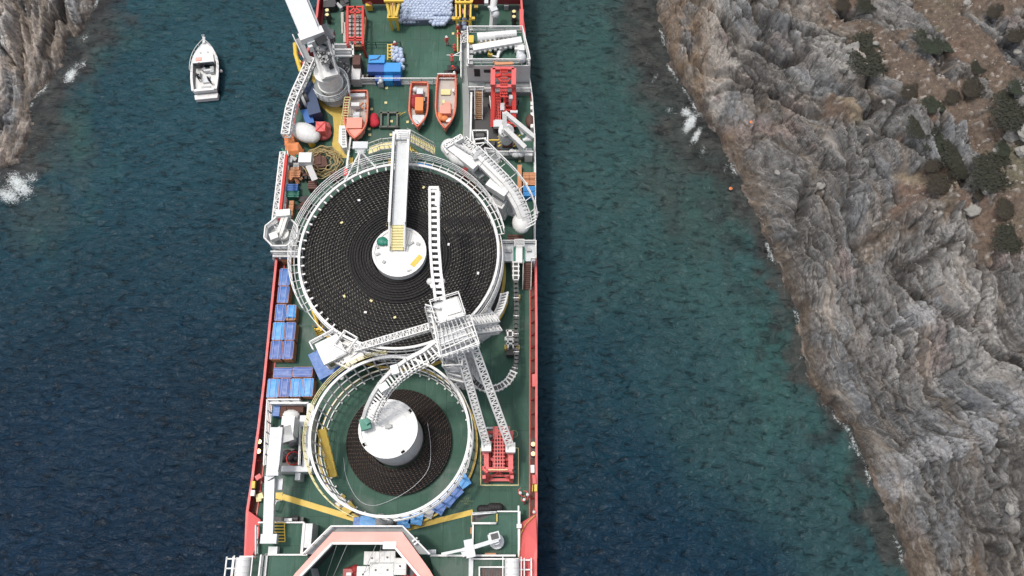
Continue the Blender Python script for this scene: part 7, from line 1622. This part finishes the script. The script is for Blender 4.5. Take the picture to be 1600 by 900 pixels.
# ================================================================ people
def make_body(name, pose):
    """one continuous body: tapered limbs fused by a fine voxel remesh"""
    caps = []                         # (a, b, ra, rb, zone)
    def cpl(a, b_, ra, rb, zn): caps.append((Vector(a), Vector(b_), ra, rb, zn))
    lean, arm, leg = pose
    hip = Vector((0, 0, .93)); s, c_ = math.sin(lean), math.cos(lean)
    def up(h): return hip+Vector((0, s*h, c_*h))
    crouch = leg == 'crouch'
    if crouch: hip = Vector((0, -.12, .42))
    ch, nk, hd = up(.42), up(.60), up(.72)
    cpl(up(0), up(.2), .155, .145, 1); cpl(up(.2), up(.45), .145, .165, 1)
    for sg in (-1, 1):
        cpl(up(.44), up(.50)+Vector((sg*.15, 0, 0)), .12, .085, 1)
        hipj = up(0)+Vector((sg*.09, 0, -.02))
        if crouch: kn = Vector((sg*.16, .28, .46)); an = Vector((sg*.14, .02, .09))
        elif leg == 'step': kn = Vector((sg*.1, .14*sg, .50)); an = Vector((sg*.11, .20*sg-.06, .10))
        else: kn = Vector((sg*.11, .02, .50)); an = Vector((sg*.13, 0, .10))
        cpl(hipj, kn, .095, .065, 2); cpl(kn, an, .062, .045, 2); cpl(an+Vector((0, -.02, -.03)), an+Vector((0, .16, -.055)), .045, .035, 3)
        sh = up(.50)+Vector((sg*.20, 0, 0))
        if arm == 'down': el = sh+Vector((sg*.08, -.02, -.29)); wr = el+Vector((sg*.02, .08, -.24))
        elif arm == 'front': el = sh+Vector((sg*.07, .12, -.24)); wr = el+Vector((-sg*.08, .24, .02))
        elif arm == 'wide': el = sh+Vector((sg*.20, .08, -.18)); wr = el+Vector((sg*.06, .20, -.08))
        else: el = sh+Vector((sg*.04, .14, -.25)); wr = el+Vector((-sg*.04, .12, -.22))
        cpl(sh, el, .060, .046, 1); cpl(el, wr, .044, .031, 1)
        d = (wr-el).normalized(); pm = wr+d*.05; x = d.cross(Vector((sg, 0, 0.01))).normalized(); cpl(wr, wr+d*.07, .028, .034, 0)
        for q, L in ((-.027, .062), (-.009, .075), (.009, .070), (.027, .055)):
            r0 = wr+d*.08+x*q; r1_ = r0+d*(L*.55); r2_ = r1_+d*(L*.4)+Vector((-sg*.018, 0, 0)); cpl(r0, r1_, .0095, .009, 0); cpl(r1_, r2_, .009, .008, 0)
        cpl(wr+d*.03+x*.03, wr+d*.07+x*.055, .012, .010, 0)
        cpl(hd+Vector((sg*.075, -.005, 0)), hd+Vector((sg*.085, -.01, .03)), .018, .02, 0)
    cpl(up(.52), up(.64), .06, .055, 0); cpl(hd+Vector((0, -.005, .05)), hd+Vector((0, .01, -.03)), .095, .075, 0); cpl(hd+Vector((0, .09, .0)), hd+Vector((0, .105, -.02)), .014, .018, 0); cpl(hd+Vector((-.02, .085, -.055)), hd+Vector((.02, .085, -.055)), .012, .012, 0)
    b = MB()
    for a, b_, ra, rb, zn in caps: b.tube(a, b_, ra, rb, 12); b.ball(a, ra, 12, 8); b.ball(b_, rb, 12, 8)
    tmp = b.build('tmp', SKIN); md = tmp.modifiers.new('r', 'REMESH'); md.mode = 'VOXEL'; md.voxel_size = .011; md.use_smooth_shade = True
    bpy.context.view_layer.update(); me = bpy.data.meshes.new_from_object(tmp.evaluated_get(bpy.context.evaluated_depsgraph_get())); bpy.data.objects.remove(tmp)
    me.name = name; n = len(me.polygons); C_ = np.zeros(n*3, np.float32); me.polygons.foreach_get('center', C_); C_ = C_.reshape(-1, 3)
    best = np.full(n, 9e9); zi = np.zeros(n, np.int32)
    for a, b_, ra, rb, zn in caps:
        A_, D_ = np.array(a), np.array(b_-a); L = max(1e-9, float(D_@D_)); t = np.clip(((C_-A_)@D_)/L, 0, 1); dist = np.linalg.norm(C_-A_-t[:, None]*D_, axis=1)-(ra+(rb-ra)*t); u = dist < best; best[u] = dist[u]; zi[u] = zn
    me.polygons.foreach_set('use_smooth', np.ones(n, bool))
    return me, hd, zi
BODY = {}
def person(px, py, face, kind, suit, hat, label, z=0.0, scale=1.0, parentz=None, group='crew on deck'):
    poses = {'stand': (.05, 'down', 'stand'), 'walk': (.08, 'front', 'step'), 'work': (.55, 'reach', 'stand'), 'crouch': (.35, 'reach', 'crouch'), 'talk': (.04, 'wide', 'stand')}
    key = (kind, suit)
    if key not in BODY:
        me, hd, zi = make_body('person', poses[kind]); me.materials.clear(); top, leg_ = {'red': (COVER, COVER), 'white': (SHIRT, TROUSER), 'dark': (TROUSER, TROUSER), 'redblack': (COVER, TROUSER)}[suit]
        for m_ in (SKIN, top, leg_, RUBBER): me.materials.append(m_)
        me.polygons.foreach_set('material_index', zi); me.update(); BODY[key] = (me, hd)
    me, hd = BODY[key]; o = bpy.data.objects.new('person', me); COL.objects.link(o); g = at(px, py, z) if not isinstance(px, Vector) else px
    o.location = g; o.rotation_euler = (0, 0, R(face)); o.scale = (scale,)*3; tag(o, label, 'person', group)
    b = MB(); L = poses[kind][0]; c = hd+Vector((0, .0, .065)); b.ball(c, .125, 14, 10, (1, 1.15, 1.0), 0, True) if hat != 'hair' else b.ball(c-Vector((0, .015, .02)), .108, 14, 10, (1, 1.1, 1.0), 0, True)
    if hat != 'hair': b.ring((c.x, c.y+.02), .09, .155, c.z-.012, c.z+.006, 20)
    h = b.build('hard_hat' if hat != 'hair' else 'hair', {'white': WHITE, 'hair': BROWNST, 'yellow': YELLOW, 'red': RED}[hat], o, True)
    return o
PEOPLE = [(619, 78, 200, 'stand', 'red', 'white', 'person in red with a white helmet standing beside the yellow ladder frame'),
 (699, 70, 190, 'stand', 'red', 'white', 'person in red coverall and white helmet standing alone on open aft deck'),
 (717, 52, 30, 'stand', 'red', 'white', 'person in red standing at the top of the narrow yellow gangway'), (718, 60, 170, 'work', 'red', 'red', 'person in red bending close behind the other on the narrow gangway'),
 (728, 62, 90, 'work', 'white', 'white', 'person in white shirt leaning in the gangway chute'), (734, 55, 240, 'work', 'white', 'white', 'person in white shirt bending at the right side of the gangway'),
 (711, 80, 20, 'crouch', 'red', 'red', 'person in red crouching beside the yellow rail'), (707, 101, 0, 'work', 'red', 'red', 'person in red stooping over dark gear near the deckhouse'), (710, 112, 90, 'crouch', 'redblack', 'red', 'person in red top crouching over dark gear near the deckhouse'), (712, 122, 60, 'crouch', 'red', 'white', 'person in red crouching next to the white deck rail above the third boat'),
 (812, 773, 300, 'talk', 'red', 'white', 'person in red and white helmet, left one of the three talking'), (824.5, 775, 100, 'talk', 'red', 'white', 'person in red and white helmet, right one of the three talking'), (819, 784, 20, 'walk', 'red', 'white', 'person in red and white helmet, lowest one of the three talking'),
 (833, 802, 270, 'talk', 'red', 'white', 'person in red leaning at the right bulwark where the bow plate starts'),
 (596, 131, 0, 'crouch', 'redblack', 'white', 'person crouching at the box by the aft white railing')]
for a in PEOPLE: person(*a)
for (dx, dy, f, k, s_, ht, lab) in ((-.75, -1.9, 30, 'stand', 'dark', 'hair', 'person in dark clothes at the left side of the motor boat cockpit'), (-.45, -.2, 0, 'stand', 'dark', 'hair', 'person in dark clothes at the helm of the motor boat'), (.75, -2.6, 320, 'stand', 'dark', 'hair', 'person in dark clothes at the right rear of the motor boat cockpit')):
    a = BOAT.rotation_euler.z; v = Vector((dx*math.cos(a)-dy*math.sin(a), dx*math.sin(a)+dy*math.cos(a), .76)); person(BOAT.location+v, 0, f, k, s_, ht, lab, group='people in the motor boat')
tag(MB().box(at(700, 114, .3), (.9, .7, .5), .3).box(at(706, 108, .4), (1.1, .8, .7), .1).ball(at(713, 108, .4), .5, 8, 6).build('deck_gear', RUBBER), 'black gear bags on deck where people are crouching', 'gear')
tag(MB().ball(at(698, 115, .2), .3, 10, 6, (1, 1, .6)).build('yellow_buoy', YELLOW), 'small yellow buoy lying beside the black gear bags', 'buoy')

# ================================================================ shrubs, boulders and markers on the cliff
LEAF = [paint('shrub_leaf', (.020, .022, .012), .8, .6, (.04, .03, .02), scale=6, bump=0), paint('dry_shrub_leaf', (.030, .025, .015), .85, .6, (.06, .045, .03), scale=6, bump=0), paint('green_shrub_leaf', (.024, .032, .018), .8, .5, (.05, .05, .03), scale=6, bump=0)]
TWIG = paint('grey_twig', (.12, .10, .085), .9, .3)
def shrub_mesh(seed, n=4200):
    r_ = random.Random(seed); b = MB(); lobes = [(Vector((r_.uniform(-.5, .5), r_.uniform(-.5, .5), r_.uniform(.1, .3))), r_.uniform(.32, .55)) for _ in range(9)]
    for k in range(n):
        c, rad = lobes[r_.randrange(9)]; d = Vector((r_.gauss(0, 1), r_.gauss(0, 1), abs(r_.gauss(0, 1))*.8)).normalized(); q = c+d*rad*(r_.random()**.28)*(1+.25*mn.noise(c*3+d*2.6)); q.z = max(.01, q.z*.8)
        s = r_.uniform(.016, .045); u = Vector((r_.gauss(0, 1), r_.gauss(0, 1), r_.gauss(0, 1))).normalized(); v = u.cross(d).normalized() if abs(u.dot(d)) < .95 else Vector((1, 0, 0))
        b.add([q-u*s-v*s*.6, q+u*s-v*s*.6, q+u*s+v*s*.6, q-u*s+v*s*.6], [(0, 1, 2, 3)])
    return b
PROT = []
for k in range(3):
    e = thing('shrub', 'x', 'shrub', (0, 0, 0), 'dark shrubs on the cliff top'); shrub_mesh(30+k).build('foliage', LEAF[k], e, True)
    b = MB(); r_ = random.Random(k)
    for i in range(12): a = r_.uniform(0, 6.28); b.tube((0, 0, -.25), (.55*math.cos(a)*r_.random(), .55*math.sin(a)*r_.random(), .4), .03, .01, 5)
    b.build('stem', TWIG, e, True); PROT.append(e)
bpy.context.view_layer.update()
for e in PROT: KIDS[e.name] = list(e.children)
SH = [(1362, 84, 33, 1.05, 0, 'largest dark round shrub near the cliff top edge, pale stone in it'), (1322, 6, 13, 1, 1, 'small shrub at the upper photo edge, left of another'), (1352, 10, 17, .8, 0, 'shrub at the upper photo edge touching pale rock'), (1461, 66, 20, 1.1, 2, 'lone roundish shrub right of the faint path'),
      (1428, 144, 17, .8, 1, 'brownish shrub left of the faint path bend'), (1458, 166, 13, 1, 2, 'greyish green shrub just below the path bend'), (1436, 198, 19, 1, 0, 'dark shrub at the edge above the long shrub row'), (1468, 218, 22, 1, 2, 'topmost shrub of the long dark row'), (1492, 240, 22, 1, 0, 'second shrub of the long dark row'), (1502, 262, 18, 1, 0, 'third shrub of the long dark row'), (1478, 284, 24, .8, 1, 'lowest shrub of the long dark row'), (1462, 258, 14, .8, 1, 'small brown shrub left of the long dark row'),
      (1549, 270, 33, .85, 0, 'large flat dark shrub right of the long row'), (1523, 138, 17, 1, 1, 'mid brown shrub right of the faint path'), (1494, 150, 13, 1, 1, 'small brown shrub on the faint path'), (1524, 110, 11, 1, 0, 'small dark shrub above the mid brown one'), (1583, 172, 34, .9, 0, 'very large dark shrub at the right photo edge'), (1592, 138, 12, 1, 2, 'small greenish shrub above the very large one at the edge'),
      (1577, 324, 18, 1, 1, 'brown shrub below the large flat dark one'), (1578, 372, 27, .8, 0, 'lowest large dark shrub at the right photo edge'), (1572, 234, 12, 1, 2, 'small greenish shrub above pale boulders'), (1530, 305, 10, 1, 1, 'tiny brown shrub between two dark ones'), (1590, 56, 15, .9, 1, 'brown shrub at the right edge near the top'), (1545, 30, 11, 1, 1, 'tiny brown shrub high on the slope')]
used = set()
for i, (x, y, r_, asp, k, lab) in enumerate(SH):
    g = ground(x, y); s = r_/(FPX/ (math.cos(TH)*(H-g.z)+math.sin(TH)*g.y))
    a = rn.uniform(0, 6.28); scl = (s*1.72, s*asp*1.45, s*.36)
    if k not in used: e = PROT[k]; used.add(k); e.location = g+Vector((0, 0, .12)); e.scale = scl; e['label'] = lab
    else: copy_tree(PROT[k], g+Vector((0, 0, .12)), None, lab, scale=scl)
def boulder(seed):
    b = MB(); V = []; n, m = 14, 9; r_ = random.Random(seed)
    for j in range(m+1):
        ph = -math.pi/2+math.pi*j/m
        for i in range(n):
            t = 2*math.pi*i/n; d = Vector((math.cos(ph)*math.cos(t), math.cos(ph)*math.sin(t), math.sin(ph))); V.append(d*(1+.35*mn.noise(d*1.7+Vector((seed*3, 0, 0)))+.10*mn.noise(d*5+Vector((seed, 0, 0)))))
    b.add(V, [(j*n+i, j*n+(i+1) % n, (j+1)*n+(i+1) % n, (j+1)*n+i) for j in range(m) for i in range(n)], 0, False); return b
BST = paint('pale_boulder', (.25, .24, .22), .9, .5, (.14, .12, .10), scale=3, bump=.9)
BP = []
for i, (x, y, s, lab) in enumerate(((1582, 213, .95, 'pale boulder beside the lower left of the very large shrub'), (1598, 210, 1.2, 'largest pale boulder at the right photo edge'), (1597, 238, .8, 'pale boulder at the right edge below the largest one'), (1556, 236, .5, 'small pale stone left of the small greenish shrub'), (1382, 160, .35, 'small pale stone alone on grey rock'), (1520, 330, .9, 'flat pale stone above the light rock ledge'), (1538, 300, .6, 'pale stone beside the large flat dark shrub'),
                           (1368, 68, .35, 'pale stone lying inside the largest shrub'), (1370, 92, .35, 'second pale stone lower inside the largest shrub'), (1215, 270, .45, 'pale stone on the slope above the brown notch'), (1283, 290, .6, 'pale boulder in the middle of the grey rock face'), (1575, 795, .6, 'white stone low at the right side of the photo'), (1320, 110, .8, 'grey block of the row at the cliff top edge, upper'), (1330, 120, .7, 'grey block of the row at the cliff top edge, lower'), (1590, 82, .5, 'stone near the right edge, high on the slope'), (1510, 5, .5, 'stone at the upper photo edge on bare earth'))):
    g = ground(x, y)
    if i < 3: o = boulder(i+2).build('boulder', BST); BP.append(o)
    else: o = BP[i % 3].copy(); COL.objects.link(o)
    o.location = g; o.scale = (s, s*.8, s*.6); o.rotation_euler = (0, 0, i*1.3); tag(o, lab, 'boulder', 'pale boulders on the cliff')
for (x, y, lab) in ((1173, 193, 'tiny orange marker float on the grey cliff face'), (1141, 296, 'tiny orange float at the water edge below the cliff')):
    g = ground(x, y); e = thing('marker_float', lab, 'float marker', g, 'orange marker floats'); b = MB(); b.ball((0, 0, .25), .22, 12, 8, (1, 1, .9)); b.tube((0, 0, .4), (0, 0, .55), .06, None, 8); b.build('float_body', ORANGE, e, True); b = MB(); b.ring((0, 0), (.205), .225, .22, .28, 14); b.build('rope_band', WHITE, e, True)
# loose stones scattered over the bare earth and the ledges (too many to count)
r_ = np.random.RandomState(4); b = MB(); xs, ys, Zr = GR; cnt = 0; ico = [Vector(v) for v in ((0, 0, -1), (.9, 0, -.2), (.2, .85, -.3), (-.75, .5, -.1), (-.7, -.55, -.25), (.25, -.9, -.15), (.5, .5, .5), (-.5, .55, .55), (-.45, -.5, .6), (.55, -.45, .45), (0, 0, .85))]
F_ = [(0, 2, 1), (0, 3, 2), (0, 4, 3), (0, 5, 4), (0, 1, 5), (1, 2, 6), (2, 3, 7), (2, 7, 6), (3, 4, 8), (3, 8, 7), (4, 5, 8), (5, 1, 9), (5, 9, 8), (1, 6, 9), (6, 7, 10), (7, 8, 10), (8, 9, 10), (9, 6, 10)]
Em = poly_mask(*np.meshgrid(np.array(xs[::8]), np.array(ys[::8])), EARTH, 1.5)
while cnt < 2600:
    x, y = r_.uniform(xs[0], xs[-1]), r_.uniform(ys[0], ys[-1]); i, j = int((x-xs[0])/(xs[1]-xs[0])), int((y-ys[0])/(ys[1]-ys[0]))
    if not (0 <= i < len(xs) and 0 <= j < len(ys)) or Zr[j, i] < SEA+3: continue
    em = Em[min(j//8, Em.shape[0]-1), min(i//8, Em.shape[1]-1)]
    if r_.rand() > .04+.96*em: continue
    s = .06+.22*r_.rand()**4; a = r_.rand()*6.28; ca, sa = math.cos(a), math.sin(a); z = Zr[j, i]+s*.2
    b.add([(x+s*(v.x*ca-v.y*sa), y+s*(v.x*sa+v.y*ca)*.8, z+s*.6*v.z) for v in ico], F_); cnt += 1
o = b.build('scattered_stones', paint('loose_stone', (.27, .24, .215), .9, .6, (.13, .10, .08), scale=1.5)); o['kind'] = 'stuff'; o['label'] = 'small loose stones scattered over the bare cliff top'
